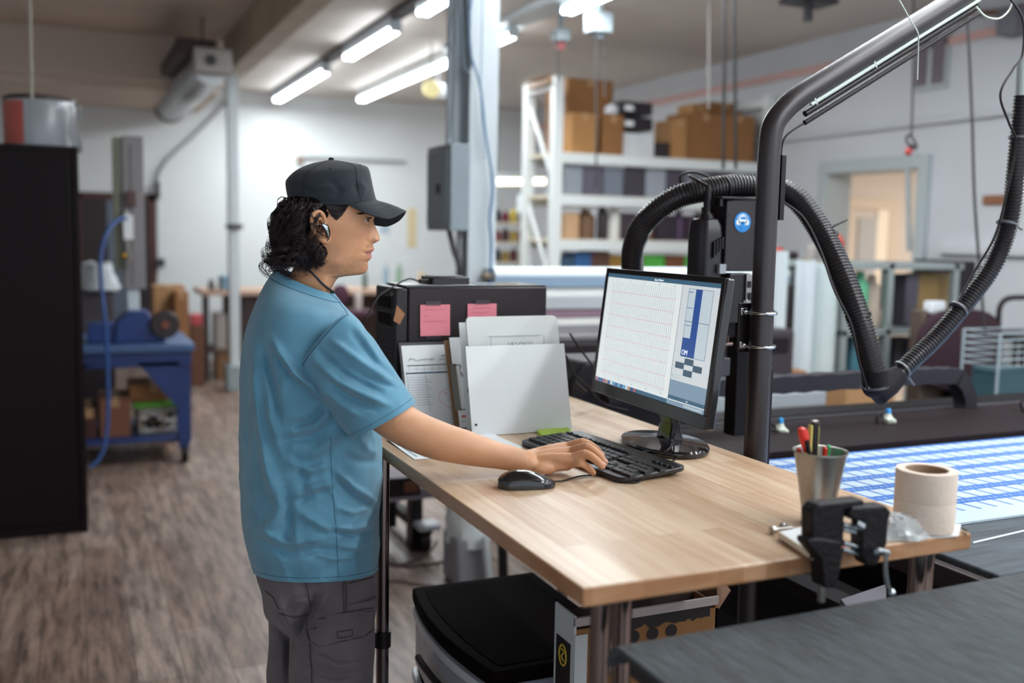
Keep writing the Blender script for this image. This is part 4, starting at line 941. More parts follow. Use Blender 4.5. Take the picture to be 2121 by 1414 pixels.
# lit lamp seen through the rack and spools left of it
lm = thing('work_lamp', 'lit warm-white lamp tube glowing behind the rack posts', 'lamp', Yp(1090, 375, 9.4))
a, b = Yp(1014, 376, 9.4), Yp(1178, 374, 9.4)
obj('tube', MB().cyl(a, b, .035, n=16), mat('warm_lit_tube', '#fff2d8', emit=3.2), lm)
obj('shade', MB().box(a.x, b.x - .15, 9.38, 9.5, a.z + .03, a.z + .09), WHM, lm, bevel=.01)
obj('hanger', MB().cyl((a.x + .1, 9.45, a.z + .05), (a.x + .1, 9.45, ZC), .006, n=6).cyl((b.x - .1, 9.45, a.z + .05), (b.x - .1, 9.45, ZC), .006, n=6), DKG, lm)
sh2 = thing('thread_shelf', 'small open shelf of coloured spools left of the white rack', 'shelf', (Yp(1050, 500, 8.6).x, 8.7, 0))
for z in (Yp(1050, 460, 8.6).z, Yp(1050, 500, 8.6).z, Yp(1050, 542, 8.6).z):
    obj('board', MB().box(Yp(1020, 500, 8.6).x, Yp(1094, 500, 8.6).x, 8.6, 8.85, z - .02, z), mat('shelf_board_cream', '#d8cdb8', .7), sh2)
for px in (1020, 1094): obj('side', MB().box(Yp(px, 500, 8.6).x - .01, Yp(px, 500, 8.6).x + .01, 8.6, 8.85, 0, Yp(1050, 400, 8.6).z), WHM, sh2)
spc = ['#2c2026', '#6e2230', '#c2a93a', '#3b3436', '#8a2d34', '#4c2b30', '#b89b40', '#7a2a2c', '#33262c', '#a88a3a', '#5a2226', '#c9b8a8']
nm_ = ['black', 'dark red', 'yellow', 'charcoal', 'crimson', 'maroon', 'mustard', 'brick red', 'dusky black', 'ochre', 'wine red', 'beige']
for j, (py, zz) in enumerate(((460, 0), (500, 0), (542, 0))):
    for i in range(4):
        k = j * 4 + i; small(1026 + 17 * i, 1040 + 17 * i, py - 28 + 4 * ((i + j) % 2), py, 8.63, .1, spc[k], '%s spool, %s on the %s board of the small shelf' % (nm_[k], ('first', 'second', 'third', 'last')[i], ('top', 'middle', 'bottom')[j]), 'spool', 'thread_spool', z0=Yp(1050, py, 8.6).z, shape='cyl', group='spools on the small shelf')

# ================================================================ wide printer with its rolls beyond the tower
pr = thing('wide_format_printer', 'dark wide format printer behind the computer tower and monitor', 'printer', (2.4, 4.1, 0))
xp0, xp1 = Yp(940, 700, 4.0).x, 3.35
obj('body', MB().box(xp0, xp1, 4.0, 4.45, Yp(1200, 838, 4.0).z, Yp(1200, 694, 4.0).z), mat('printer_dark', '#3a3238', .4, noise=.1, nscale=5), pr, bevel=.02)
obj('front_slot', MB().box(xp0 + .05, xp1 - .05, 3.985, 4.0, Yp(1200, 745, 4.0).z, Yp(1200, 712, 4.0).z), BLK, pr, bevel=.004)
obj('output_tray', MB().box(xp0, xp1, 3.75, 4.0, Yp(1200, 838, 3.9).z - .05, Yp(1200, 825, 3.9).z), mat('tray_grey', '#9aa0a6', .4), pr, bevel=.01)
for x in (xp0 + .15, xp1 - .15): obj('leg', MB().box(x - .04, x + .04, 4.1, 4.25, .1, Yp(1200, 838, 4.0).z), CB if 'CB' in globals() else BLKM, pr)
rack_pts = [(571, 19, '#dfe8ef', 'white vinyl roll, topmost on the roll rack', '#8ea6bf'), (614, 21, '#d5d6d4', 'off-white paper roll, second on the roll rack', '#b9bcc0'), (649, 11, '#b08e9c', 'thin mauve roll, third on the roll rack', '#8a6f82'), (672, 18, '#dcdcd8', 'cream roll at the bottom of the roll rack', '#b8c0c8')]
rr_ = thing('roll_rack', 'grey stand carrying four horizontal material rolls', 'rack', (2.6, 4.75, 0))
yq = 4.75
for x in (Yp(1018, 600, yq).x, Yp(1330, 600, yq).x + 1.0): obj('side_frame', MB().box(x - .03, x + .03, yq + .02, yq + .3, 0, Yp(1100, 556, yq).z), GRM, rr_, bevel=.005)
for k, (py, rp, hx, lab, hx2) in enumerate(rack_pts):
    z = Yp(1130, py, yq).z; r = rp / F * yq * 1.04; x0_ = Yp(1012, py, yq).x; x1_ = x0_ + 1.9
    o = thing('material_roll', lab, 'roll', ((x0_ + x1_) / 2, yq, z), 'material rolls on the rack')
    obj('roll', MB().cyl((x0_ + .02, yq, z), (x1_, yq, z), r, n=32), mat('roll_' + hx[1:], hx, .4), o)
    obj('core', MB().cyl((x0_ - .03, yq, z), (x1_ + .03, yq, z), r * .45, n=16), mat('roll_core', '#8c7a68', .7), o)
    obj('hanging_edge', MB().box(x0_ + .02, x1_, yq - r, yq - r + .002, z - r * 1.25, z), mat('roll_edge_' + hx2[1:], hx2, .4), o)
# low printer stand foot and tray seen under the table
ft = thing('caster_stand', 'black stand foot with a caster seen under the table behind the leg', 'stand', (1.45, 4.6, 0))
p0, p1 = Zp(884, 1100, .11), Zp(795, 1030, .11)
obj('foot_beam', MB().tube([p0, p1, p1 + (p1 - p0)], [.035, .035, .035], 8), BLK, ft)
obj('caster', MB().cyl(Zp(877, 1120, .05) + Vector((-.025, 0, 0)), Zp(877, 1120, .05) + Vector((.025, 0, 0)), .05, n=18), BLK, ft)
obj('foot_cap', MB().bc(p0 + Vector((0, 0, .03)), (.11, .11, .03)), mat('pale_cap', '#b9bec6', .5), ft, bevel=.008)
ybox('upright', 800, 822, 1020, 1062, 4.7, .06, BLKM, ft, z0=.1)
lt = thing('low_tray', 'low grey equipment housing with a dark underside seen below the table edge', 'equipment', (1.35, 4.5, .2))
a, b = Yp(770, 962, 4.45), Yp(905, 1030, 4.45)
obj('housing', MB().add([(a.x - .2, 4.45, a.z), (b.x + .0, 4.45, b.z + .03), (b.x, 4.45, b.z), (a.x - .2, 4.45, b.z), (a.x - .2, 4.9, a.z), (b.x, 4.9, b.z + .03), (b.x, 4.9, b.z), (a.x - .2, 4.9, b.z)], [(0, 1, 2, 3), (7, 6, 5, 4), (0, 4, 5, 1), (1, 5, 6, 2), (2, 6, 7, 3), (3, 7, 4, 0)]), mat('mauve_grey_housing', '#8a828c', .5), lt)
ybox('dark_opening', 800, 872, 992, 1026, 4.44, .02, BLK, lt); ybox('orange_parts', 838, 868, 1000, 1018, 4.43, .02, mat('orange_part', '#6b3a24', .5), lt)
for x in (a.x - .15, b.x - .05): obj('leg', MB().box(x - .03, x + .03, 4.6, 4.68, 0, b.z), BLKM, lt)
# bin with bag, leg and floor cables
gb = Zp(985, 1215, 0)
wbn = thing('waste_bin', 'grey waste bin with a white plastic bag over it under the table', 'bin', (gb.x, gb.y, 0))
zt1 = Yp(970, 1115, gb.y).z; zt0 = Yp(970, 1062, gb.y).z
obj('bin_body', MB().box(gb.x - .09, gb.x + .07, gb.y, gb.y + .2, 0, zt1), mat('bin_grey', '#86868c', .5), wbn, bevel=.02)
rnd = random.Random(2); R = []
for j in range(6):
    t = j / 5; R.append([Vector((gb.x + .005 + (.10 + .03 * math.sin(3 * t)) * (1 - .5 * t) * math.cos(2 * PI * i / 20) * rnd.uniform(.85, 1.12), gb.y + .12 + .14 * (1 - .3 * t) * math.sin(2 * PI * i / 20), (zt1 - .05) * (1 - t) + (zt0 + .1) * t)) for i in range(20)])
obj('white_bag', MB().rings(R), mat('white_bag', '#d5dbdc', .5), wbn, ang=25)
tag(obj('white_pipe', MB().cyl((gb.x + .055, gb.y - .05, .0), (gb.x + .02, gb.y - .05, zt1 + .02), .018, n=10), WHM), 'thin white pipe leaning against the grey waste bin', 'pipe')
tag(obj('black_post', MB().tube([Zp(1043, 1222, 0), Yp(1040, 1100, Zp(1043, 1222, 0).y)], .022, 10), BLKM), 'black tapered post under the table right of the waste bin', 'post')
for pts, lab in ((((790, 1158), (830, 1168), (880, 1150), (905, 1120)), 'black cable curling on the floor towards the caster'), (((790, 1166), (850, 1172), (905, 1165), (960, 1150)), 'cable lying flat on the floor under the table'), (((790, 1200), (830, 1204), (880, 1212), (930, 1215)), 'lower cable on the floor near the drawer unit')):
    tag(obj('floor_cable', MB().tube(spline([Zp(*q, .006) for q in pts], 6), .006, 8), mat('brown_cable', '#5f5350', .5)), lab, 'cable')

# ================================================================ under the table
dw = thing('drawer_unit', 'black-topped clear plastic drawer unit under the wooden table', 'drawers', (1.03, 2.25, 0))
dx0, dx1, dy0, dy1, dz_ = .845, 1.215, 1.965, 2.55, .60
def bow(y, a): return -a * (1 - ((y - (dy0 + dy1) / 2) / ((dy1 - dy0) / 2)) ** 2)
ys = [dy0 + (dy1 - dy0) * i / 16 for i in range(17)]
def bowed(mb, x_off, z0, z1, a, xr, inset=0.):
    pts = [(dx0 + x_off + bow(y, a), min(max(y, dy0 + inset), dy1 - inset)) for y in ys] + [(xr, dy1 - inset), (xr, dy0 + inset)]
    return mb.prism(pts, z0, z1)
obj('lid', bowed(MB(), 0, dz_ - .035, dz_, .035, dx1), mat('black_drawer_lid', '#110a0c', .75, spec=.04, noise=.1, nscale=20, bump=.1, bscale=200), dw, bevel=.006)
obj('lid_panel', bowed(MB(), .03, dz_, dz_ + .002, .03, dx1 - .03, .03), mat('black_drawer_lid2', '#0f090b', .8, spec=.03), dw, bevel=.001)
FRM = mat('frosted_drawer_front', '#b4bac4', .25, noise=.25, nscale=4, hex2='#8f95a2')
for k in range(3):
    z1 = dz_ - .045 - .18 * k
    d_ = obj('drawer', bowed(MB(), .006, z1 - .16, z1, .030, dx1 - .02, .02), FRM, dw, bevel=.005)
    obj('drawer_rim', bowed(MB(), -.002, z1 - .022, z1, .034, dx0 + .05, .012), mat('frosted_rim', '#c9cfd8', .3), d_, bevel=.003)
    obj('handle', MB().tube(spline([(dx0 + bow(y, .036) - .012, y, z1 - .075) for y in ys[5:12]], 3), .009, 10), BLK, d_)
obj('frame', MB().box(dx0 + .03, dx1 - .005, dy0 + .005, dy1 - .005, 0.0, .022).box(dx0 + .02, dx0 + .04, dy0, dy0 + .02, 0, dz_ - .035).box(dx0 + .02, dx0 + .04, dy1 - .02, dy1, 0, dz_ - .035).box(dx1 - .02, dx1, dy0, dy0 + .02, 0, dz_ - .035).box(dx1 - .02, dx1, dy1 - .02, dy1, 0, dz_ - .035), BLK, dw)
# open cardboard box
ox0, ox1, oy0, oy1, oz = .930, 1.285, 1.748, 1.838, .80
cz1, cz2, cz3 = Yp(1350, 1268, oy0).z, Yp(1350, 1292, oy0).z, Yp(1350, 1312, oy0).z
ob = thing('open_box', 'open white and brown cardboard box with black round holes under the table', 'box', ((ox0 + ox1) / 2, (oy0 + oy1) / 2, 0))
WBX = mat('white_box_card', '#c3c8ca', .7, noise=.06, nscale=10)
obj('left_wall', MB().box(ox0, ox0 + .005, oy0, oy1, .0, oz), WBX, ob)
obj('front_wall', MB().box(ox0 + .005, ox1, oy0, oy0 + .005, 0, oz - .03), mat('box_brown_front', '#8c6238', .8, noise=.1), ob)
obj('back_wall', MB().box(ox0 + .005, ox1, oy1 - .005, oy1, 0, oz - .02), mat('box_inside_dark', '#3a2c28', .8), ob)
obj('right_wall', MB().box(ox1 - .005, ox1, oy0, oy1, 0, oz - .02), CARD, ob)
obj('front_rim', MB().box(ox0, ox1, oy0 - .004, oy0 + .003, cz1 - .004, cz1 + .014), mat('torn_rim', '#a89c9a', .7), ob)
bb = MB()
pts = [(ox0 + .07, cz1 - .004), (ox1 - .02, cz1 - .004)] + [(ox1 - .02 - (ox1 - ox0 - .09) * i / 24, cz2 + .004 * ((i % 2) * 2 - 1) * (i % 3 == 0) - .002 * (i % 5)) for i in range(25)]
bb.add([(x, oy0 - .0012, z) for x, z in pts], [list(range(len(pts)))])
obj('black_print', bb, mat('black_print', '#171013', .6), ob)
hb_ = MB()
for k in range(4): hb_.cyl((ox0 + .095 + .047 * k, oy0 - .0015, cz3), (ox0 + .095 + .047 * k, oy0 - .0005, cz3), .0145, n=20)
obj('printed_circles', hb_, mat('black_print', '#171013', .6), ob)
obj('corner_tape', MB().box(ox0 + .001, ox0 + .03, oy0 - .0035, oy0 - .0005, .2, oz - .04), WBX, ob)
obj('side_label', MB().box(ox0 - .0015, ox0 - .0002, oy0 + .014, oy1 - .012, .25, oz - .065), mat('black_print', '#171013', .6), ob)
lb = obj('round_mark', MB().tube([(ox0 - .002, oy0 + .045 + .016 * math.cos(2 * PI * k / 24), oz - .10 + .022 * math.sin(2 * PI * k / 24)) for k in range(24)], .0022, 6, loop=True).tube(spline([(ox0 - .002, oy0 + .051, oz - .088), (ox0 - .002, oy0 + .039, oz - .092), (ox0 - .002, oy0 + .051, oz - .104), (ox0 - .002, oy0 + .039, oz - .111)], 5), .002, 6), mat('yellow_print', '#c9a83a', .6), ob)
fx0 = Yp(1500, 1225, oy0); fx1 = Yp(1538, 1262, oy0)
obj('flap', MB().add([(ox1, oy0, oz - .03), (ox1, oy1, oz - .03), (ox1 + .03, oy1 - .04, oz + .03), (ox1 + .045, oy0 + .02, oz + .0), (ox1 + .004, oy0, oz - .034), (ox1 + .004, oy1, oz - .034), (ox1 + .034, oy1 - .04, oz + .026), (ox1 + .049, oy0 + .02, oz - .004)], [(0, 1, 2, 3), (7, 6, 5, 4), (0, 3, 7, 4), (0, 4, 5, 1), (1, 5, 6, 2), (2, 6, 7, 3)]), mat('flap_brown', '#6d4e3a', .8), ob)

# ================================================================ right side of the hall
def cordline(pts, y, r, hx, label, name='drop_cable'):
    P = [Yp(*q, y) for q in pts]
    return tag(obj(name, MB().tube(spline(P, 6) if len(P) > 2 else P, r, 8), mat('cord_' + hx[1:], hx, .6)), label, 'cord')
for (px, py, w_, h_, lab) in ((1240, 48, 42, 36, 'grey outlet box on the white ceiling channel, the larger one'), (1161, 74, 26, 22, 'small outlet box on the white ceiling channel with a red plug')):
    p = Zp(px, py, 2.98); o = thing('outlet_box', lab, 'outlet box', p)
    obj('box', MB().bc(p, (w_ / F * p.length, .12, h_ / F * p.length)), mat('outlet_grey', '#8b959a', .5), o, bevel=.006)
    obj('plug', MB().bc(p - Vector((0, 0, .07)), (.05, .05, .06)), mat('plug_red' if px < 1200 else 'plug_dark', '#8a4a4e' if px < 1200 else '#5d656c', .5), o)
    obj('bracket', MB().bc((p.x, p.y, (p.z + ZC) / 2 + .03), (.03, .03, ZC - p.z - .06)), GRM, o)
    yy = p.y
    cordline([(px - 6, py + 14), (px - 5, 160 if px < 1200 else 250), (px - 5, 165 if px < 1200 else 388)], yy, .007, '#2e2a2c', 'cord hanging straight down from the %s outlet box' % ('small' if px < 1200 else 'larger'))
cordline([(1252, 60), (1252, 200)], Zp(1240, 48, 2.98).y + .1, .006, '#3a3638', 'second shorter cord beside the larger outlet box')
cordline([(1500, -30), (1500, 100), (1498, 350)], 4.6, .009, '#151010', 'left of the two thick dark cords hanging behind the hose')
cordline([(1520, -30), (1522, 150), (1524, 350)], 4.6, .009, '#151010', 'right of the two thick dark cords hanging behind the hose')
cordline([(1469, -30), (1468, 225)], 5.2, .006, '#6f6b68', 'thin pale chain hanging left of the dark cords')
cordline([(1036, 110), (1037, 205)], 9., .008, '#a9a6a4', 'faint grey cord hanging right of the column')
cordline([(1893, -30), (1892, 120), (1888, 282)], 4.2, .006, '#3a3434', 'dark cord hanging under the arm and ending in a looped plug')
lp = thing('looped_plug', 'black looped cord end with a red plug in front of the right wall', 'plug', Yp(1885, 300, 4.2))
obj('loop', MB().tube(spline([Yp(*q, 4.2) for q in ((1888, 280), (1878, 282), (1880, 296), (1895, 308), (1898, 300), (1886, 280))], 6), .006, 8), BLK, lp)
obj('plug', MB().tube([Yp(1888, 300, 4.18), Yp(1884, 312, 4.18)], .018, 12), BLK, lp); obj('red_end', MB().tube([Yp(1884, 309, 4.18), Yp(1880, 319, 4.18)], .02, 12), mat('plug_bright_red', '#b0302c', .4), lp)
cordline([(2004, 32), (2008, 120), (2014, 260), (2018, 400), (2026, 520), (2036, 640), (2040, 700)], 3.4, .0065, '#2e2a2c', 'long dark cord hanging down in front of the right wall')
wv = thing('wall_vent', 'grey wall vent with two dark slots under the arm', 'vent', (XR, Xp(1932, 125, XR).y, 2.6))
q0, q1 = Xp(1902, 72, XR - .01), Xp(1962, 180, XR - .01)
obj('frame', MB().box(XR - .03, XR, min(q0.y, q1.y), max(q0.y, q1.y), min(q0.z, q1.z), max(q0.z, q1.z)), mat('vent_frame', '#a9adb0', .5), wv)
for t0, t1 in ((.06, .42), (.56, .94)):
    obj('slot', MB().box(XR - .034, XR - .03, q0.y + (q1.y - q0.y) * t0, q0.y + (q1.y - q0.y) * t1, min(q0.z, q1.z) + .03, max(q0.z, q1.z) - .03), mat('vent_slot', '#6b6064', .6), wv)
xw = XR - .03
tag(obj('pipe_arch', MB().tube(spline([Xp(1701, 420, xw), Xp(1700, 378, xw), Xp(1708, 358, xw), Xp(1740, 352, xw)], 5) + [Xp(1840, 342, xw)] + spline([Xp(1866, 342, xw), Xp(1878, 352, xw), Xp(1881, 375, xw), Xp(1883, 520, xw)], 5), .02, 10), mat('pipe_grey', '#a9b0b2', .5)), 'grey conduit arching over the open doorway', 'conduit')
tag(obj('wall_sign', MB().box(XR - .02, XR - .005, Xp(2082, 415, XR).y, Xp(2040, 415, XR).y, Xp(2060, 424, XR).z, Xp(2060, 404, XR).z), mat('brown_sign', '#8a5a3e', .6)), 'small brown sign on the right wall beside the hose', 'sign')
cf = thing('ceiling_bracket', 'dark bracket under the ceiling at the top of the picture', 'bracket', Zp(1675, 8, 3.05))
p = Zp(1675, 4, 3.1); obj('plate', MB().bc(p, (.32, .2, .03)), DKG, cf); obj('stem', MB().cyl(p, p - Vector((0, 0, .12)), .03, n=12), DKG, cf); obj('mount', MB().cyl(p, (p.x, p.y, ZC), .02, n=10), DKG, cf)
tag(obj('wall_speaker', MB().bc(Xp(2098, 45, XR - .08), (.14, .14, .17)), mat('speaker_grey', '#6b6a72', .5), bevel=.01), 'small grey box on the right wall near the arm\'s end', 'speaker')
tag(obj('wall_cable', MB().tube(spline([Xp(1975, 45, xw), Xp(2010, 30, xw), Xp(2060, 25, xw), Xp(2121, 12, xw)], 5), .02, 8), mat('rust_cable', '#7a5a50', .6)), 'rusty brown cable high on the right wall', 'cable')
# boards and rolls standing right of the pole
for px0, px1, py0, hx, lab in ((1612, 1634, 520, '#c9d3d6', 'white board standing right behind the black pole'), (1668, 1700, 540, '#cdd6dc', 'white roll standing upright, left one of the pair'), (1704, 1752, 545, '#c3cfd0', 'white roll standing upright, right one of the pair')):
    a, b = Yp(px0, py0, 4.3), Yp(px1, py0, 4.3)
    if 'roll' in lab:
        r = (b.x - a.x) / 2; o = thing('material_roll', lab, 'roll', (a.x + r, 4.3 + r, 0), 'rolls standing on end'); obj('roll', MB().cyl((a.x + r, 4.3 + r, 0), (a.x + r, 4.3 + r, a.z), r, n=24), mat('roll_' + hx[1:], hx, .45), o); obj('core', MB().cyl((a.x + r, 4.3 + r, a.z), (a.x + r, 4.3 + r, a.z + .01), r * .5, n=16), mat('roll_core', '#8c7a68', .7), o)
    else: tag(obj('white_board', MB().box(a.x, b.x, 4.3, 4.34, 0, a.z), mat('board_' + hx[1:], hx, .5)), lab, 'board')
small(1636, 1664, 590, 700, 4.5, .3, '#2d2226', 'dark narrow cabinet between the white board and rolls', 'cabinet', 'narrow_cabinet', z0=0)
card_box('cardboard_box', 1626, 1668, 770, 850, 4.15, .12, 'brown cardboard sheet low behind the cutter beam, by the pole', CARD, z0=0, tape=False)
card_box('cardboard_box', 1756, 1852, 790, 850, 4.0, .22, 'orange-brown cardboard box behind the cutter beam under the hose', CARD2, z0=0)
ct = thing('side_counter', 'dark-topped counter along the right wall behind the hose', 'counter', (Yp(1700, 600, 5.0).x, 5.2, 0))
a, b = Yp(1606, 538, 5.0), Yp(1760, 552, 5.0)
obj('top', MB().box(a.x, b.x, 5.0, 5.35, b.z, a.z), mat('dark_counter', '#3d3334', .5), ct, bevel=.004); obj('base', MB().box(a.x + .03, b.x - .03, 5.05, 5.33, 0, b.z), WHM, ct)
small(1608, 1630, 512, 538, 5.02, .12, '#c43c26', 'red-orange tool on the side counter right of the pole', 'tool', 'power_tool', z0=a.z, shape='ball')
small(1632, 1662, 520, 538, 5.02, .12, '#2a2022', 'black tool lying beside the red one on the counter', 'tool', 'power_tool', z0=a.z, shape='ball')
small(1738, 1752, 486, 538, 5.06, .1, '#d0563a', 'orange-red bottle standing against the doorway', 'bottle', 'bottle', z0=a.z, shape='cyl')
small(1682, 1700, 505, 538, 5.06, .1, '#a8a29c', 'pale grey jar on the side counter', 'jar', 'jar', z0=a.z, shape='cyl')
# grey display cart
yk = 4.35
dc_ = thing('display_cart', 'grey metal frame cart with glass-like shelves and stored items behind the hose', 'cart', (Yp(1870, 600, yk).x, yk + .3, 0))
a, b = Yp(1752, 544, yk), Yp(1992, 544, yk); GFR = mat('cart_frame_grey', '#8e9696', .45)
zt_c = a.z
for x in (a.x, Yp(1840, 600, yk).x, Yp(1975, 600, yk).x):
    for y in (yk, yk + .55): obj('post', MB().box(x - .02, x + .02, y - .02, y + .02, 0, zt_c), GFR, dc_, bevel=.002)
for z in (zt_c, Yp(1860, 680, yk).z, Yp(1860, 780, yk).z): obj('shelf', MB().box(a.x - .02, b.x, yk - .02, yk + .57, z - .035, z), GFR, dc_, bevel=.003)
zA_, zB_ = Yp(1860, 680, yk).z + .002, Yp(1860, 780, yk).z + .002
for k, (x0_, x1_, t_, hx, z_, sh, lab) in enumerate((
        (1782, 1802, 562, '#5faf87', zA_, 'cyl', 'green bottle on the cart\'s upper shelf'), (1806, 1826, 570, '#d9c3b2', zA_, 'cyl', 'cream bottle beside the green one on the cart'),
        (1858, 1876, 575, '#b9bcc4', zA_, 'cyl', 'pale grey bottle in the middle of the cart'), (1880, 1898, 568, '#4a4550', zA_, 'box', 'dark grey box in the middle of the cart'),
        (1905, 1962, 566, '#8f7446', zA_, 'box', 'tan cardboard box at the right of the cart\'s upper shelf'), (1786, 1828, 640, '#b39a8c', zA_, 'box', 'beige carton low on the cart\'s upper shelf'),
        (1768, 1790, 700, '#4d7f8e', zB_, 'box', 'teal bin on the cart\'s lower shelf'), (1800, 1834, 715, '#a9b4b8', zB_, 'box', 'pale tray on the cart\'s lower shelf'), (1856, 1900, 700, '#5c5558', zB_, 'box', 'dark box on the cart\'s lower shelf'), (1902, 1925, 712, '#6f7f95', zB_, 'box', 'blue-grey box on the cart\'s lower shelf'))):
    small(x0_, x1_, t_, 700, yk + .06 + .05 * (k % 3), .12, hx, lab, 'bottle' if sh == 'cyl' else 'box', 'bottle' if sh == 'cyl' else 'storage_box', z0=z_, shape=sh)
small(1988, 2042, 540, 660, 4.9, .4, '#2b2326', 'dark cabinet standing against the right wall', 'cabinet', 'wall_cabinet', z0=0)
small(1930, 1960, 624, 642, 4.0, .06, '#d6dade', 'small white card box above the maroon chair', 'box', 'small_box', z0=Yp(1945, 650, 4.0).z)
small(1915, 1975, 642, 700, 4.02, .1, '#5a4a40', 'brown stool-like stand under the small white box', 'stand', 'stand', z0=0)
# maroon office chair
oc = thing('office_chair', 'maroon upholstered office chair seen from behind on the right', 'chair', (Yp(1985, 700, 3.95).x, 3.95, 0))
yo = 3.95; c = Yp(1984, 735, yo); hw = (Yp(2068, 700, yo).x - Yp(1903, 700, yo).x) / 2; ztp2 = Yp(1984, 640, yo).z; zbt = Yp(1984, 805, yo).z
R = []
for dy, sc in ((-.05, .90), (-.035, 1), (.02, 1), (.04, .93)):
    R.append([Vector((c.x + hw * sc * math.copysign(abs(math.cos(a)) ** .7, math.cos(a)), yo + dy, (ztp2 + zbt) / 2 + (ztp2 - zbt) / 2 * sc * math.copysign(abs(math.sin(a)) ** .8, math.sin(a)))) for a in [2 * PI * k / 40 for k in range(40)]])
MAR = mat('maroon_upholstery', '#2f1822', .95, noise=.1, nscale=60)
obj('backrest', MB().rings(R), MAR, oc); obj('seat', MB().lathe([(.17, 0), (.21, .02), (.21, .07), (.17, .09)], (c.x, yo - .28, .46), 28), MAR, oc)
obj('back_support', MB().box(c.x - .03, c.x + .03, yo - .02, yo + .06, .46, zbt + .1), BLK, oc); obj('gas_column', MB().cyl((c.x, yo - .28, .1), (c.x, yo - .28, .46), .025, n=14), BLK, oc)
for k in range(5):
    a_ = 2 * PI * k / 5; e = Vector((c.x + .24 * math.cos(a_), yo - .28 + .24 * math.sin(a_), .07)); l = obj('base_leg', MB().tube([(c.x, yo - .28, .11), e], [.025, .018], 8), BLK, oc); obj('caster', MB().ball(e - Vector((0, 0, .035)), .032), BLK, l)
# black chair and wire cart at the right edge
bc_ = thing('black_chair', 'black chair with rounded armrest at the right edge', 'chair', (Yp(2110, 700, 4.2).x, 4.2, 0))
A_ = [Yp(*q, 4.2) for q in ((2068, 690), (2070, 640), (2084, 620), (2112, 616), (2150, 622), (2160, 690))]
obj('armrest', MB().tube(spline(A_, 6), .016, 10), BLK, bc_); obj('seat', MB().bc(Yp(2120, 700, 4.2) + Vector((.1, .1, 0)), (.45, .4, .04)), BLK, bc_, bevel=.01)
for dx_, dy_ in ((-.1, -.08), (.28, -.08), (-.1, .28), (.28, .28)): q = Yp(2120, 700, 4.2); obj('leg', MB().cyl((q.x + dx_, 4.2 + dy_, 0), (q.x + dx_, 4.2 + dy_, q.z), .014, n=8), BLK, bc_)
wc = thing('wire_cart', 'white wire basket cart at the right edge below the black chair', 'cart', (Yp(2110, 720, 3.2).x + .1, 3.3, 0))
q = Yp(2072, 690, 3.2); q2 = Yp(2072, 760, 3.2)
for z in [q2.z + (q.z - q2.z) * t for t in (0, .2, .4, .6, .8, 1)]: obj('wire', MB().tube([(q.x, 3.2, z), (q.x + .5, 3.2, z), (q.x + .5, 3.4, z), (q.x, 3.4, z)], .0035, 6, loop=True), GRM, wc)
for x, y in ((q.x, 3.2), (q.x + .5, 3.2), (q.x + .5, 3.4), (q.x, 3.4)): obj('post', MB().cyl((x, y, 0), (x, y, q.z), .007, n=8), GRM, wc)
small(2068, 2130, 765, 800, 3.22, .15, '#2f505a', 'teal fabric box under the wire cart at the right edge', 'box', 'fabric_box', z0=.0)
# ================================================================ flatbed cutting machine to the right of the table
ZB = .95
BX0, BX1, BY0, BY1 = 1.605, 3.9, 1.30, 2.85
FELT = mat('grey_cutting_felt', '#3d4549', .95, noise=.5, nscale=55, hex2='#2a2b2e', bump=.5, bscale=90, stretch=(1, .25, 1), sheen=.15)
BEDM = mat('grey_bed_mat', '#50575d', .85, noise=.35, nscale=30, stretch=(.2, 2, 1), hex2='#3b4046', bump=.2)
CB = mat('cutter_black_metal', '#151114', .55, spec=.15, noise=.15, nscale=15)
CBG = mat('cutter_grey_metal', '#403d44', .5, spec=.3, noise=.1, nscale=8)
cut = thing('cutting_machine', 'large black flatbed cutting machine with a grey bed behind the wooden table', 'machine', (2.6, 2.2, 0))
obj('bed', MB().box(BX0, BX1, BY0, BY1, ZB - .05, ZB), BEDM, cut, bevel=.004)
obj('bed_crease', MB().add([tuple(Zp(2016, 1121, ZB + .001)), tuple(Zp(2016, 1125, ZB + .001)), tuple(Zp(2140, 1096, ZB + .001)), tuple(Zp(2140, 1092, ZB + .001))], [(0, 1, 2, 3)]), mat('white_thread', '#b9c2c6', .8), cut)
fr = MB().box(BX0 + .02, BX1 - .05, BY1 - .1, BY1, .0, ZB - .05).box(BX0 + .02, BX0 + .14, BY0, BY1, .55, ZB - .055).box(BX1 - .14, BX1, BY0, BY1, 0, ZB - .055)
obj('frame', fr, CB, cut, bevel=.006)
obj('side_tray', MB().box(1.44, BX0 - .003, 1.24, 2.6, .80, .83), CB, cut, bevel=.004)
obj('edge_rail', MB().box(BX0 - .03, BX0 - .003, BY0, BY1, ZB - .06, ZB - .012), mat('brown_black_rail', '#2d2223', .4), cut, bevel=.003)
for q, nm in ((((1835, 1108), (1890, 1102), (1965, 1142), (1935, 1166)), 'cover_plate'), (((1945, 1166), (2000, 1138), (2100, 1200), (2010, 1214)), 'cover_plate'), (((1740, 1240), (1836, 1208), (1836, 1240), (1760, 1262)), 'cover_plate')):
    P = [Zp(x, y, .87) for x, y in q]
    g = MB().add([p - Vector((0, 0, .012)) for p in P] + P, [(3, 2, 1, 0), (4, 5, 6, 7), (0, 1, 5, 4), (1, 2, 6, 5), (2, 3, 7, 6), (3, 0, 4, 7)])
    obj(nm, g, mat('plate_grey', '#54525a', .5), cut, bevel=.002)
# legs of the machine
for x in (1.75, 3.75):
    for y in (1.4, 2.76): obj('leg', MB().box(x - .04, x + .04, y - .04, y + .04, 0, ZB - .05), CB, cut, bevel=.004)
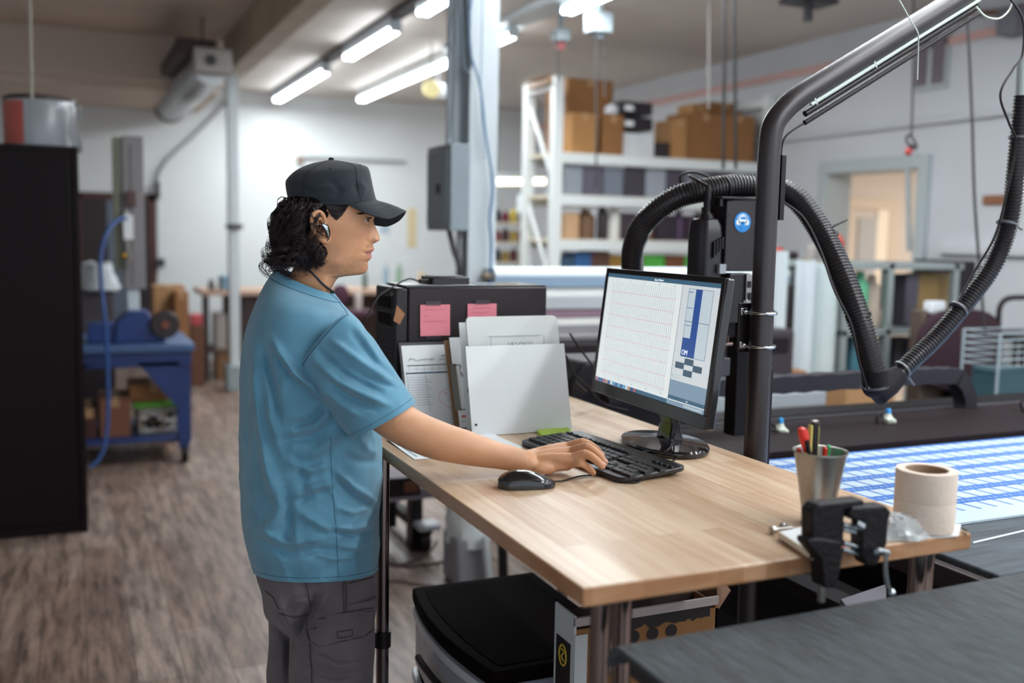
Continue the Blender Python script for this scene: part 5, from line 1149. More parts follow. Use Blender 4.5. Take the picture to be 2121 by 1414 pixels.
# gantry rails across the back of the bed
ya = 2.62
def bar(p, q, y0, th, name, m, par=cut, h=.05, bevel=.005):
    a, b = Yp(*p, y0), Yp(*q, y0)
    return obj(name, MB().box(min(a.x, b.x), max(a.x, b.x), y0, y0 + th, a.z - h, a.z), m, par, bevel=bevel)
zg = Yp(1620, 862, 2.72).z     # top of the long beam
obj('gantry_beam', MB().box(1.50, 4.1, 2.72, 2.86, zg - .13, zg), CB, cut, bevel=.012)
obj('gantry_painted_highlight', MB().box(1.50, 4.1, 2.70, 2.72, zg - .022, zg - .004), CBG, cut, bevel=.003)  # lighter strip: highlight along the beam's top edge put into shape and colour
zl = Yp(1700, 905, 2.62).z
obj('clamp_beam', MB().cyl((1.45, 2.58, zl), (4.1, 2.58, zl), .019, n=20), CBG, cut)
obj('support_rail', MB().box(1.45, 4.1, 2.26, 2.66, ZB + .0, ZB + .022), mat('bed_end_brown', '#21191b', .6, spec=.1), cut, bevel=.004)
# upper energy-chain tray and its curved chain
zt2 = Yp(1625, 782, 2.66).z; xe = Yp(1985, 768, 2.66).x
CHN = mat('cable_chain', '#26232a', .5, spec=.3)
pts = [(1.50, 2.66, zt2 - .02)] + [(x, 2.66, zt2 - .02) for x in (1.9, 2.3)] + [(xe - .10, 2.66, zt2 - .02), (xe, 2.66, zt2 - .045), (xe + .045, 2.66, zt2 - .13), (xe + .02, 2.66, zt2 - .22), (xe - .08, 2.66, zt2 - .29), (xe - .35, 2.66, zt2 - .31), (1.7, 2.66, zt2 - .32)]
sp = spline(pts, 10)
ch = MB()
R = []
for k, p in enumerate(sp):
    a = sp[max(k - 1, 0)]; b = sp[min(k + 1, len(sp) - 1)]; t = (b - a).normalized(); nn = Vector((-t.z, 0, t.x)) * (.030 if k % 2 else .026)
    R.append([p + nn + Vector((0, -.03, 0)), p + nn + Vector((0, .03, 0)), p - nn + Vector((0, .03, 0)), p - nn + Vector((0, -.03, 0))])
obj('cable_chain', ch.rings(R), CHN, cut)
obj('carriage_housing', MB().prism([(0, 0), (.33, 0), (.36, .05), (.36, .20), (.30, .26), (.05, .26), (0, .2)], 0, .22, 0, Matrix(((1, 0, 0, 1.42), (0, 0, 1, 2.74), (0, 1, 0, Yp(1500, 895, 2.74).z), (0, 0, 0, 1)))), mat('carriage_dark', '#252329', .5, spec=.25), cut, bevel=.014)
obj('carriage_end', MB().box(1.80, 1.90, 2.76, 2.92, zg - .02, zt2 - .03), CB, cut, bevel=.01)
# suction clamps with blue caps
for px, py, lab in ((1617, 876, 0), (1840, 856, 1), (2135, 826, 2)):
    p = Yp(px, py, 2.50)
    v = obj('vacuum_clamp', MB().box(p.x - .022, p.x + .022, 2.49, 2.56, ZB + .01, p.z - .045).box(p.x - .03, p.x + .055, 2.48, 2.55, p.z - .085, p.z - .075), CB, cut, bevel=.004)
    obj('valve_body', MB().lathe([(.004, -.055), (.011, -.05), (.011, -.035), (.018, -.03), (.02, -.018), (.012, -.008), (.009, 0)], (p.x, 2.50, p.z), 18).ball((p.x + .01, 2.485, p.z - .025), .009).ball((p.x - .012, 2.49, p.z - .02), .007), mat('frosted_valve', '#b9bfb0', .3), v)
    obj('blue_cap', MB().lathe([(.0085, 0), (.0085, .012), (.007, .016), (.003, .017)], (p.x, 2.50, p.z), 16), mat('blue_cap', '#3a98d8', .35), v)
    obj('hose_loop', MB().tube(spline([(p.x - .012, 2.50, p.z - .02), (p.x - .04, 2.50, p.z + .0), (p.x - .05, 2.50, p.z - .02), (p.x - .03, 2.50, p.z - .05)], 6), .0035, 8), BLK, v)
# the tool pole: upright with bend into a rising arm
yP = 1.90
pts = [Yp(1578, 650, yP)]
xP = pts[0].x
za = Yp(1588, 300, yP).z
arm0, arm1 = Yp(1660, 196, yP), Yp(2080, -62, yP)
path = [(xP, yP, 0), (xP, yP, .6), (xP, yP, 1.2), (xP, yP, za - .06)] + spline([(xP, yP, za - .02), (xP + .008, yP, za + .045), (xP + .045, yP, za + .09), tuple(arm0)], 8)[:] + [tuple(arm0.lerp(arm1, .3)), tuple(arm0.lerp(arm1, .6)), tuple(arm1)]
pole = obj('pole', MB().tube(path, .0262, 32), mat('satin_black_pole', '#2a2225', .4, metal=.3, spec=.9), cut)
obj('pole_sleeve', MB().cyl((xP, yP, .99), (xP, yP, Yp(1578, 640, yP).z), .0280, n=32), mat('satin_black_pole', '#2a2225', .3), pole)
ad = (arm1 - arm0).normalized(); an = Vector((ad.z, 0, -ad.x))
def along(d, off, dy=0): return arm0 + ad * d + an * off + Vector((0, dy, 0))
obj('white_conduit', MB().cyl(along(.005, .029, -.012), along(.6, .029, -.012), .0045, n=10), mat('pale_cable', '#c4d0c8', .4), pole)
obj('cable_duct', MB().cyl(along(-.01, .044, 0), along(.6, .044, 0), .0075, n=12), BLKM, pole)
obj('cable_duct', MB().cyl(along(-.02, .062, 0), along(.6, .062, 0), .0062, n=12), BLK, pole)
for a_ in (.02, .22):
    obj('cable_clip', MB().cyl(along(a_, .02, -.014), along(a_, .036, -.014), .003, n=8), CHR, pole)
c0 = along(-.02, .062, 0)
obj('duct_cable', MB().tube(spline([tuple(c0), (xP + .043, yP, za + .02), (xP + .034, yP, za - .03), tuple(Yp(1619, 330, yP))], 8), .0025, 8), BLK, pole)
rz0, rz1 = Yp(1617, 456, yP).z, Yp(1620, 322, yP).z
obj('cable_channel', MB().box(xP + .027, xP + .040, yP - .014, yP + .014, rz0, rz1), BLKM, pole, bevel=.001)
obj('cable_channel', MB().box(xP + .025, xP + .034, yP - .01, yP + .01, .75, Yp(1605, 760, yP).z), BLKM, pole, bevel=.001)
# clamp plate with two chromed U bolts
pz0, pz1 = Yp(1620, 730, yP).z, Yp(1622, 628, yP).z
pl = obj('clamp_plate', MB().box(xP - .045, xP + .047, yP + .027, yP + .033, pz0, pz1), mat('plate_black', '#1c1216', .4), cut, bevel=.002)
for py in (647, 716):
    z = Yp(1580, py, yP).z
    u = [(xP - .034, yP + .04, z), (xP - .034, yP + .005, z)] + [(xP - .033 * math.cos(PI * k / 12), yP - .033 * math.sin(PI * k / 12), z - .001 * math.sin(PI * k / 12)) for k in range(13)] + [(xP + .034, yP + .005, z), (xP + .034, yP + .04, z)]
    obj('u_bolt', MB().tube(u, .0036, 12), CHR, pl)
    for sx in (-1, 1):
        obj('nut', MB().cyl((xP + sx * .034, yP + .012, z), (xP + sx * .034, yP + .024, z), .0075, n=6), CHR, pl)
        obj('nut', MB().box(xP + sx * .034 - .009, xP + sx * .034 + .009, yP + .022, yP + .027, z - .009, z + .009), CHR, pl, bevel=.001)
# tool head behind the pole
yH = 2.20
a, b = Yp(1506, 412, yH), Yp(1572, 562, yH)
hx0, hx1, hz1, hz0 = a.x, Yp(1590, 500, yH).x, a.z, b.z
hd = thing('router_unit', 'black tool head with a round blue safety sticker behind the black pole', 'machine head', ((hx0 + hx1) / 2, yH + .05, 0))
obj('housing', MB().prism([(hx0, hz0), (hx1, hz0), (hx1, hz1 - .05), (hx1 - .02, hz1 + .008), (hx0, hz1 - .004)], 0, .11, 0, Matrix(((1, 0, 0, 0), (0, 0, 1, yH), (0, 1, 0, 0), (0, 0, 0, 1)))), mat('head_black', '#231a1f', .45, noise=.1, nscale=30), hd, bevel=.003)
obj('top_bracket', MB().box(hx0 - .02, hx1, yH - .005, yH + .115, hz1 + .0, hz1 + .006).box(hx0 - .022, hx0 - .012, yH, yH + .03, hz1 - .02, hz1 + .004), BLKM, hd, bevel=.001)
for px, py in ((1513, 445), (1560, 430), (1512, 555), (1566, 558), (1543, 518)):
    p = Yp(px, py, yH - .001); obj('screw', MB().cyl((p.x, yH - .002, p.z), (p.x, yH + .002, p.z), .0022, n=10), DKG, hd)
# round blue sign: person wearing ear and dust protection
sc = Yp(1538, 460, yH - .0015); sr = (Yp(1555, 460, yH).x - Yp(1521, 460, yH).x) / 2
SM = Matrix(((1, 0, 0, sc.x), (0, 0, -1, sc.y), (0, 1, 0, sc.z), (0, 0, 0, 1)))
def disc(rx, ry, cx, cy, z, n=32, a0=0, a1=360):
    v = [SM @ Vector((cx + rx * math.cos(math.radians(a0 + (a1 - a0) * k / n)), cy + ry * math.sin(math.radians(a0 + (a1 - a0) * k / n)), z)) for k in range(n)]
    return v
def plate(mb, v, d=.0004, mi=0):
    n = len(v); off = SM.to_3x3() @ Vector((0, 0, d)); mb.add(v + [p + off for p in v], [list(range(n))[::-1], [n + i for i in range(n)]] + [[i, (i + 1) % n, n + (i + 1) % n, n + i] for i in range(n)], mi)
s_ = sr
g = MB(); plate(g, disc(s_, s_, 0, 0, 0))
sg = obj('safety_sticker', g, mat('safety_blue', '#1583cf', .45), hd)
g = MB()
plate(g, disc(.50 * s_, .62 * s_, 0, .10 * s_, .0005))
plate(g, disc(.20 * s_, .28 * s_, -.58 * s_, -.02 * s_, .0005)); plate(g, disc(.20 * s_, .28 * s_, .58 * s_, -.02 * s_, .0005))
arc = disc(.66 * s_, .70 * s_, 0, .08 * s_, .0007, 24, 10, 170); g.tube(arc, .0011, 6)
obj('white_pictogram', g, mat('sign_white', '#e8f0f4', .5), sg)
g = MB()
g2 = disc(.30 * s_, .34 * s_, 0, -.30 * s_, .0011); plate(g, g2, .0003)
plate(g, disc(.42 * s_, .07 * s_, 0, -.02 * s_, .0011), .0003); plate(g, disc(.36 * s_, .13 * s_, .05 * s_, .40 * s_, .0011), .0003)
obj('blue_pictogram', g, mat('safety_blue', '#1583cf', .45), sg)
# router spindle left of the head
rx = (Yp(1456, 500, yH).x + Yp(1506, 500, yH).x) / 2; rw = (Yp(1506, 500, yH).x - Yp(1456, 500, yH).x) / 2
zr1 = Yp(1480, 455, yH).z; zr0 = Yp(1480, 640, yH).z
ro = obj('router_body', MB().rings([[Vector((rx + sx * rw * s, yH + .045 + sy * rw * s * 1.1, z)) for sx, sy in ((-1, -.6), (-.6, -1), (.6, -1), (1, -.6), (1, .6), (.6, 1), (-.6, 1), (-1, .6))] for s, z in ((.98, zr0), (1, zr0 + .05), (1, zr1 - .04), (.93, zr1 - .015), (.72, zr1 + .004))]), mat('router_black', '#1f1a20', .38), hd, bevel=.004)
for k in range(4):
    x = rx + rw * (-.1 + .22 * k); z = zr1 - .065 + .004 * k
    obj('vent_slot', MB().box(x - .0022, x + .0022, yH - .006, yH + .02, z - .035 + .004 * k, z + .008), mat('slot_black', '#050405', .6), ro)
obj('cable_boot', MB().lathe([(.020, 0), (.017, .012), (.010, .02), (.009, .07), (.006, .09)], (rx - .008, yH + .03, zr1 + .002), 16), BLK, ro)
obj('motor_cap', MB().cyl((rx + .028, yH + .08, zr1 - .05), (rx + .028, yH + .08, zr1 + .035), .017, n=20), BLK, ro)
obj('switch', MB().box(rx + .01, rx + .03, yH - .012, yH, zr0 + .095, zr0 + .12), mat('clear_switch', '#9aa0a6', .2), ro)
obj('router_cable', MB().tube(spline([(rx - .008, yH + .03, zr1 + .088), (rx - .008, yH + .12, zr1 + .12), tuple(Yp(1482, 385, yH + .2)), tuple(Yp(1462, 364, yH + .2)), tuple(Yp(1430, 356, yH + .2)), tuple(Yp(1410, 366, yH + .2)), tuple(Yp(1414, 384, yH + .2)), tuple(Yp(1436, 400, yH + .2))], 8), .0042, 10), BLK, ro)
# lower slide parts
def yb(px0, px1, py0, py1, y, d, name, m, bev=.003):
    a, b = Yp(px0, py0, y), Yp(px1, py1, y)
    return obj(name, MB().box(a.x, b.x, y, y + d, b.z, a.z), m, hd, bevel=bev)
yb(1512, 1552, 566, 668, yH + .0, .05, 'slide_block', mat('slide_black', '#191418', .35))
yb(1480, 1528, 640, 700, yH + .03, .05, 'slide_block', BLK)
yb(1541, 1545, 622, 671, yH - .006, .004, 'linear_rail', STL, .001); yb(1540, 1545, 684, 720, yH - .006, .004, 'linear_rail', STL, .001)
yb(1547, 1558, 568, 628, yH - .008, .012, 'steel_bracket', STL, .001)
yb(1549, 1556, 582, 596, yH - .010, .006, 'bracket_slot', BLK, .0005); yb(1549, 1556, 606, 622, yH - .010, .006, 'bracket_slot', BLK, .0005)
yb(1530, 1568, 668, 900, yH + .02, .05, 'slide_column', CB)
obj('indicator_lamp', MB().ball((Yp(1545, 575, yH).x, yH - .008, Yp(1545, 622, yH).z), .0035), WHM, hd)
yb(1488, 1512, 742, 778, yH - .02, .05, 'tool_holder', DKG)
obj('small_handle', MB().tube([Yp(1492, 715, yH - .02), Yp(1516, 712, yH - .02)], .005, 10).tube([Yp(1507, 695, yH - .02), Yp(1508, 716, yH - .02)], .003, 8), mat('brown_steel', '#6a5550', .3, metal=.8), hd)
# ---------------------------------------------------------------- the ribbed suction hose
def hose(pts, r, name, parent, pitch=.0090, n=20, m=None):
    s = spline(pts, 24); L = [0]
    for i in range(1, len(s)): L.append(L[-1] + (s[i] - s[i - 1]).length)
    tot = L[-1]; N = int(tot / pitch) * 4; out = []; rad = []; j = 0
    for k in range(N + 1):
        d = tot * k / N
        while j < len(L) - 2 and L[j + 1] < d: j += 1
        t = (d - L[j]) / max(1e-9, L[j + 1] - L[j]); out.append(s[j].lerp(s[j + 1], min(1, t)))
        rad.append(r * (1.0 if k % 4 in (1, 2) else .87))
    return obj(name, MB().tube(out, rad, n), m or mat('ribbed_hose_black', '#2a2628', .26), parent)
hs = thing('suction_hose', 'thick ribbed black suction hose looping over and behind the black pole', 'hose', Yp(1815, 815, 2.25))
yh = 2.27
H = [Yp(px, py, y) for px, py, y in ((1310, 640, 2.50), (1310, 570, 2.48), (1313, 510, 2.44), (1340, 455, 2.38), (1400, 410, 2.33), (1470, 392, 2.30), (1540, 384, 2.28), (1600, 388, 2.26), (1650, 412, 2.22), (1700, 478, 2.16), (1745, 570, 2.08), (1782, 670, 2.02), (1812, 775, 1.98))]
hose(H, .0325, 'hose', hs)
q0, q1 = Yp(1812, 765, 1.98), Yp(1814, 826, 1.98)
obj('elbow', MB().ball(Yp(1813, 803, 1.98), (.034, .034, .028), 24, 14).tube([q0, Yp(1814, 800, 1.98), Yp(1822, 812, 1.98), Yp(1840, 798, 1.98), Yp(1862, 775, 1.98)], [.0345, .0350, .033, .030, .027], 20), mat('rubber_black', '#1d181b', .7, spec=.2), hs)
H2 = [Yp(px, py, y) for px, py, y in ((1845, 795, 1.98), (1880, 755, 1.98), (1940, 698, 1.97), (2010, 615, 1.95), (2062, 540, 1.93), (2093, 450, 1.90), (2106, 340, 1.88), (2121, 195, 1.87))]
hose(H2, .0245, 'hose', hs)
obj('white_coupling', MB().tube([Yp(2121, 200, 1.87), Yp(2124, 128, 1.87)], .0235, 20), mat('grey_white_plastic', '#c2ccce', .4), hs)
def tie(px, py, y, r, dirp, tail, m=BLK):
    c = Yp(px, py, y); d = (Yp(*dirp, y) - c).normalized()
    o = obj('cable_tie', MB().tube([c - d * .003, c + d * .003], r, 24), m, hs)
    if tail: obj('tie_tail', MB().tube([Yp(*tail[0], y - r * .4), Yp(*tail[1], y - r * .4)], [.004, .0025], 6), m, o)
GT = mat('grey_tie', '#55555a', .3)
tie(1500, 389, 2.29, .0342, (1520, 387), ((1499, 372), (1498, 366)))
tie(1712, 492, 2.15, .0342, (1722, 512), ((1722, 470), (1755, 455)))
tie(1778, 655, 2.03, .0338, (1783, 675), ((1790, 640), (1803, 653)))
tie(1812, 800, 1.98, .0352, (1813, 812), ((1800, 803), (1790, 805)), GT)
tie(1868, 765, 1.98, .0262, (1880, 755), ((1880, 780), (1894, 798)), GT)
tie(1985, 640, 1.955, .0262, (1995, 630), None, GT)
tie(2085, 462, 1.90, .0262, (2088, 450), ((2100, 465), (2117, 476)), GT)
tie(2111, 285, 1.875, .0262, (2112, 275), None, GT)
obj('hose_cable', MB().tube(spline([Yp(1622, 418, 2.2), Yp(1665, 452, 2.14), Yp(1700, 520, 2.08), Yp(1728, 600, 2.02), Yp(1762, 670, 1.98), Yp(1780, 750, 1.96), Yp(1797, 805, 1.96)], 8), .0032, 8), BLK, hs)
obj('hose_cable', MB().tube(spline([Yp(1985, 625, 1.93), Yp(2020, 560, 1.92), Yp(2060, 490, 1.89), Yp(2085, 400, 1.87), Yp(2105, 300, 1.86), Yp(2090, 255, 1.85), Yp(2072, 195, 1.85), Yp(2100, 140, 1.85), Yp(2118, 110, 1.85), Yp(2118, 40, 1.85), Yp(2090, -5, 1.85)], 8), .0030, 8), BLK, hs)
tag(obj('cord', MB().tube(spline([Yp(1858, -8, 1.84), Yp(1886, 42, 1.84), Yp(1901, 68, 1.84), Yp(1902, 95, 1.86), Yp(1900, 165, 1.88)], 8), .0016, 8), mat('white_cord', '#cfd8d4', .5)), 'thin white pull cord draped over the black arm', 'cord')
tag(obj('cord', MB().tube(spline([Yp(2022, 14, 1.86), Yp(2042, 34, 1.86), Yp(2070, 38, 1.86), Yp(2092, 18, 1.86), Yp(2096, -8, 1.86)], 8), .0022, 8), mat('pale_green_cord', '#c9d3c4', .5)), 'pale loop of cable hanging under the arm at the top right', 'cord')
# ---------------------------------------------------------------- printed sheet on the bed
SY0 = Zp(1985, 1083, .956).y
def print_mat():
    m = bpy.data.materials.new('blue_printed_sheet'); m.use_nodes = True; nt = m.node_tree; b = nt.nodes['Principled BSDF']
    tc = nt.nodes.new('ShaderNodeTexCoord'); sp_ = nt.nodes.new('ShaderNodeSeparateXYZ'); nt.links.new(tc.outputs['Object'], sp_.inputs[0])
    def math_(op, a, b_=None, c=None):
        n = nt.nodes.new('ShaderNodeMath'); n.operation = op
        for i, v in enumerate((a, b_, c)):
            if v is None: continue
            if isinstance(v, (int, float)): n.inputs[i].default_value = v
            else: nt.links.new(v, n.inputs[i])
        return n.outputs[0]
    x = sp_.outputs[0]; y = sp_.outputs[1]
    py = math_('FRACT', math_('MULTIPLY', y, 1 / .088))            # bands across
    px = math_('FRACT', math_('ADD', math_('MULTIPLY', x, 1 / .052), math_('MULTIPLY', y, 2.5)))
    band = math_('GREATER_THAN', py, .60)
    lab = math_('GREATER_THAN', px, .22)
    tick = math_('MULTIPLY', math_('GREATER_THAN', math_('FRACT', math_('MULTIPLY', x, 1 / .018)), .62), math_('LESS_THAN', math_('ABSOLUTE', math_('SUBTRACT', py, .80)), .07))
    n = nt.nodes.new('ShaderNodeTexNoise'); n.inputs['Scale'].default_value = 90; nt.links.new(tc.outputs['Object'], n.inputs[0])
    edge = math_('GREATER_THAN', y, -(2.24 - SY0) / 2 + .07)
    # colour: 0 white label, 1 blue
    isblue = math_('MAXIMUM', math_('MULTIPLY', band, math_('SUBTRACT', 1, math_('MULTIPLY', tick, .55))), math_('MULTIPLY', math_('SUBTRACT', 1, lab), .8))
    isblue = math_('MULTIPLY', isblue, edge)
    mx = nt.nodes.new('ShaderNodeMix'); mx.data_type = 'RGBA'; nt.links.new(isblue, mx.inputs[0])
    mx.inputs[6].default_value = lin('#b4c3cd'); 
    mb = nt.nodes.new('ShaderNodeMix'); mb.data_type = 'RGBA'; nt.links.new(n.outputs[0], mb.inputs[0]); mb.inputs[6].default_value = lin('#1c4f9f'); mb.inputs[7].default_value = lin('#4a7fc6')
    nt.links.new(mb.outputs[2], mx.inputs[7]); nt.links.new(mx.outputs[2], b.inputs['Base Color']); b.inputs['Roughness'].default_value = .35
    return m
SX0, SY0, SY1 = 1.68, Zp(1985, 1083, ZB + .006).y, Zp(2121, 913, ZB + .006).y
tag(obj('printed_sheet', MB().box(SX0, 3.6, SY0, 2.24, ZB + .001, ZB + .006), print_mat()), 'white sheet printed with rows of blue labels lying on the cutting bed', 'printed sheet')
# ---------------------------------------------------------------- grey felt at the near end
fp = []
FY = 1.175
def felt_P(u, v):
    x = .700 + 1.45 * u; 
    if v < .8: return Vector((x, .25 + (FY - .25) * v / .8, .998 - .004 * math.sin(2.4 * x)))
    a = (v - .8) / .2 * PI / 2
    return Vector((x, FY + .035 * math.sin(a), .998 - .004 * math.sin(2.4 * x) - .035 * (1 - math.cos(a))))
fe = thing('felt_worktop', 'dark grey felt covered cutter end table in the near right corner', 'felt table', (1.42, .7, 0))
obj('felt_cover', MB().sheet(felt_P, 40, 40, .008), FELT, fe)
obj('support_board', MB().box(.715, 2.14, .26, FY, .955, .988), mat('dark_board', '#2b2427', .6), fe, bevel=.003)
for x in (.78, 2.08):
    for y in (.34, 1.12): obj('leg', MB().box(x - .02, x + .02, y - .02, y + .02, 0, .955), BLKM, fe, bevel=.002)

# ================================================================ things on the near right corner of the table
cp = Zp(1692, 1082, ZT)
cup = thing('steel_cup', 'tall steel tumbler holding cutters on the right corner of the table', 'cup', (cp.x, cp.y, ZT))
rt_, rb = .0455, .0245; hz = .130
prof = [(rb * .1, .001), (rb, 0), (rb + .001, .002)] + [(rb + (rt_ - rb) * t, .002 + (hz - .004) * t) for t in (.2, .4, .6, .8, 1)] + [(rt_ + .0022, hz - .002), (rt_ + .0022, hz + .001), (rt_ - .0005, hz), (rt_ - .002, hz - .004), (rb, .006), (rb * .1, .006)]
obj('tumbler', MB().lathe(prof, (cp.x, cp.y, ZT), 48), STL, cup)
def incup(px, py, y, z=None): return Yp(px, py, y)
RED = mat('red_plastic_handle', '#d22d22', .3); 
t = thing('utility_knife', 'red and black utility knife standing in the steel tumbler', 'knife', (cp.x - .02, cp.y, ZT + .01))
p0 = Yp(1661, 884, cp.y); p1 = Yp(1672, 940, cp.y)
kn = MB(); R = []
for s, rr, ry in ((0, .002, .002), (.06, .0085, .006), (.25, .0105, .007), (.5, .0095, .007), (.8, .007, .006), (1, .006, .005)):
    c = p0.lerp(p1, s); R.append([c + Vector((rr * math.cos(2 * PI * k / 16), ry * math.sin(2 * PI * k / 16), 0)) for k in range(16)])
obj('handle', kn.rings(R), RED, t)
obj('inlay', MB().tube([p0.lerp(p1, .45) + Vector((0, -.0045, 0)), p0.lerp(p1, 1.25) + Vector((0, -.0035, 0))], [.005, .0055], 12), BLK, t)
obj('blade', MB().tube([p1, p1 + Vector((.006, 0, -.07))], .004, 10), STL, t)
t = thing('snap_knife', 'black and yellow snap-off knife standing in the steel tumbler', 'knife', (cp.x, cp.y, ZT + .01))
a, b = Yp(1690, 874, cp.y), Yp(1690, 945, cp.y)
obj('grip', MB().bc(((a.x + b.x) / 2, cp.y + .004, (a.z + b.z) / 2 - .012), (.0135, .010, a.z - b.z + .024)), BLK, t, bevel=.003)
obj('edge_stripe', MB().bc((a.x - .0078, cp.y + .004, (a.z + b.z) / 2 - .014), (.0042, .009, a.z - b.z + .018)).bc((a.x + .0076, cp.y + .004, (a.z + b.z) / 2 - .014), (.002, .009, a.z - b.z + .014)), mat('yellow_plastic', '#c9bd62', .4), t, bevel=.001)
obj('end_cap', MB().bc((a.x, cp.y + .004, a.z + .001), (.012, .009, .004)), STL, t, bevel=.001)
obj('blade', MB().bc((a.x, cp.y + .004, ZT + .05), (.009, .001, .07)), STL, t)
for px, py, hx, lab in ((1655, 932, '#c92a20', 'red pen standing at the left rim of the steel tumbler'), (1709, 930, '#c92a20', 'red pen right of the yellow knife in the tumbler'), (1716, 926, '#2f9a5a', 'green tipped pen in the steel tumbler'), (1667, 942, '#b9965a', 'short wooden stick end at the front of the tumbler')):
    p = Yp(px, py, cp.y - .004 if px == 1667 else cp.y + .012)
    q = Vector((cp.x + (p.x - cp.x) * .45, cp.y + (p.y - cp.y) * .4, ZT + .008))
    o = thing('pen', lab, 'pen', q)
    mm = mat('pen_' + hx[1:], hx, .35)
    obj('barrel', MB().tube([q, p], .0042, 10), mm, o); obj('tip', MB().ball(p, .0046), mm, o)
# masking tape roll
tp_ = Zp(1912, 1092, ZT + .004); wtop = (Yp(1985, 975, tp_.y).x - Yp(1855, 975, tp_.y).x) / 2
tr_ = thing('masking_tape_roll', 'two stacked cream masking tape rolls standing near the table corner', 'tape', (tp_.x, tp_.y, ZT + .005))
MT = mat('cream_masking_tape', '#e0cdbd', .75, noise=.06, nscale=25, bump=.15, bscale=140)
ro_, ri = .0505, .0365; ztp = Zp(1912, 1092, ZT + .004)
def roll(z0, z1, nm):
    obj(nm, MB().lathe([(ri, z0), (ro_ * .995, z0), (ro_, z0 + .002), (ro_, z1 - .002), (ro_ * .995, z1), (ri, z1), (ri, z0)], (tp_.x, tp_.y, ZT), 64, cap=False), MT, tr_)
roll(.005, .057, 'lower_roll'); roll(.0575, .108, 'upper_roll')
obj('cardboard_core', MB().lathe([(ri - .0025, .006), (ri, .006), (ri, .107), (ri - .0025, .107), (ri - .0025, .006)], (tp_.x, tp_.y, ZT), 64, cap=False), mat('core_card', '#a58a72', .8), tr_)
# flat white block the tape stands on, notebook and bag
flat_paper([(1990, 1087), (1985, 1109), (1800, 1121), (1835, 1088)], 'paper_pad', 'white paper pad lying under the masking tape', .003, lift=0)
nb = [Zp(*q, ZT + .014) for q in ((1612, 1101), (1682, 1086), (1745, 1120), (1684, 1148))]
n_ = thing('notepad', 'white notepad with a red cover beside the clamp', 'notepad', ((nb[0] + nb[2]) / 2).to_tuple()[:2] + (ZT,))
def slab(P, z0, z1): return MB().add([Vector((p.x, p.y, z0)) for p in P] + [Vector((p.x, p.y, z1)) for p in P], [(3, 2, 1, 0), (4, 5, 6, 7), (0, 1, 5, 4), (1, 2, 6, 5), (2, 3, 7, 6), (3, 0, 4, 7)])
obj('pages', slab(nb, ZT + .004, ZT + .014), mat('cream_page_edge', '#e0d3bd', .8), n_, bevel=.0008)
obj('top_sheet', slab([nb[0].lerp(nb[2], .02), nb[1], nb[2].lerp(nb[0], .02), nb[3].lerp(nb[1], .02)], ZT + .014, ZT + .0145), PAP, n_)
nr = [p + Vector((.004, -.006, 0)) for p in nb]
obj('red_cover', slab(nr, ZT + .0005, ZT + .0035), mat('red_cover', '#c23a2c', .6), n_)
# small steel bolt
b0, b1 = Zp(1600, 1097, ZT + .008), Zp(1640, 1092, ZT + .008)
bo = thing('steel_bolt', 'small steel bolt lying left of the notepad', 'bolt', (b0.x, b0.y, ZT))
obj('shank', MB().cyl(b0, b1, .003, n=12), STL, bo); obj('head', MB().cyl(b0 - (b1 - b0).normalized() * .002, b0 + (b1 - b0).normalized() * .004, .0075, n=6), STL, bo)
b2 = Zp(1622, 1088, ZT + .006); obj('wing', MB().ball(b2, (.008, .005, .006)), STL, bo)
# crumpled clear bag
bag = MB(); R = []; rnd = random.Random(11)
bc0 = Zp(1855, 1112, ZT + .002)
for j in range(9):
    t = j / 8; R.append([Vector((bc0.x + (.048 * math.cos(2 * PI * i / 22) + .02) * (1 - t * .75) * (1 + .25 * rnd.uniform(-1, 1)) - .02 * t, bc0.y + .028 * math.sin(2 * PI * i / 22) * (1 - t * .75) * (1 + .25 * rnd.uniform(-1, 1)), ZT + .002 + .040 * math.sin(t * PI / 2) + rnd.uniform(0, .003))) for i in range(22)])
tag(obj('plastic_bag', bag.rings(R), mat('crumpled_clear_plastic', '#dfe4e6', .15, alpha=.6, trans=.3), ang=20), 'crumpled clear plastic bag in front of the masking tape', 'bag')
# small piece of dark card at the corner
dc = [Zp(1995, 1098, ZT + .001), Zp(2012, 1106, ZT + .001)]
tag(obj('card_scrap', MB().add([dc[0], dc[1], dc[1] + Vector((-.012, .01, .012)), dc[0] + Vector((-.001, .002, .0012)), ], [(0, 1, 2), (0, 2, 3), (0, 3, 1), (1, 3, 2)]), DKG), 'small dark folded scrap at the far right corner of the table', 'scrap')
# clamp-on vise on the near edge
VB = mat('cast_vise_black', '#151114', .5, spec=.25, noise=.15, nscale=40, bump=.25, bscale=120)
vi = thing('clamp_vise', 'small black clamp-on vise fixed to the near edge of the table', 'vise', (Zp(1740, 1170, ZT).x, 1.2, ZT - .12))
def vp(px, py, y): return Yp(px, py, y)
y1 = 1.17
def jaw(poly, ya_, yb_, nm, bev=.004, m=VB):
    P = [vp(px, py, ya_) for px, py in poly]; n = len(P)
    vs = P + [p + Vector((0, yb_ - ya_, 0)) for p in P]
    return obj(nm, MB().add(vs, [list(range(n)), [n + i for i in range(n)][::-1]] + [[i, n + i, n + (i + 1) % n, (i + 1) % n] for i in range(n)]), m, vi, bevel=bev)
jaw([(1683, 1060), (1695, 1044), (1790, 1034), (1792, 1049), (1750, 1056), (1748, 1128), (1715, 1130), (1683, 1120)], 1.172, 1.200, 'fixed_jaw', .003)
jaw([(1676, 1118), (1700, 1115), (1745, 1122), (1747, 1150), (1738, 1195), (1733, 1218), (1707, 1218), (1702, 1160), (1676, 1130)], 1.160, 1.190, 'clamp_frame', .003)
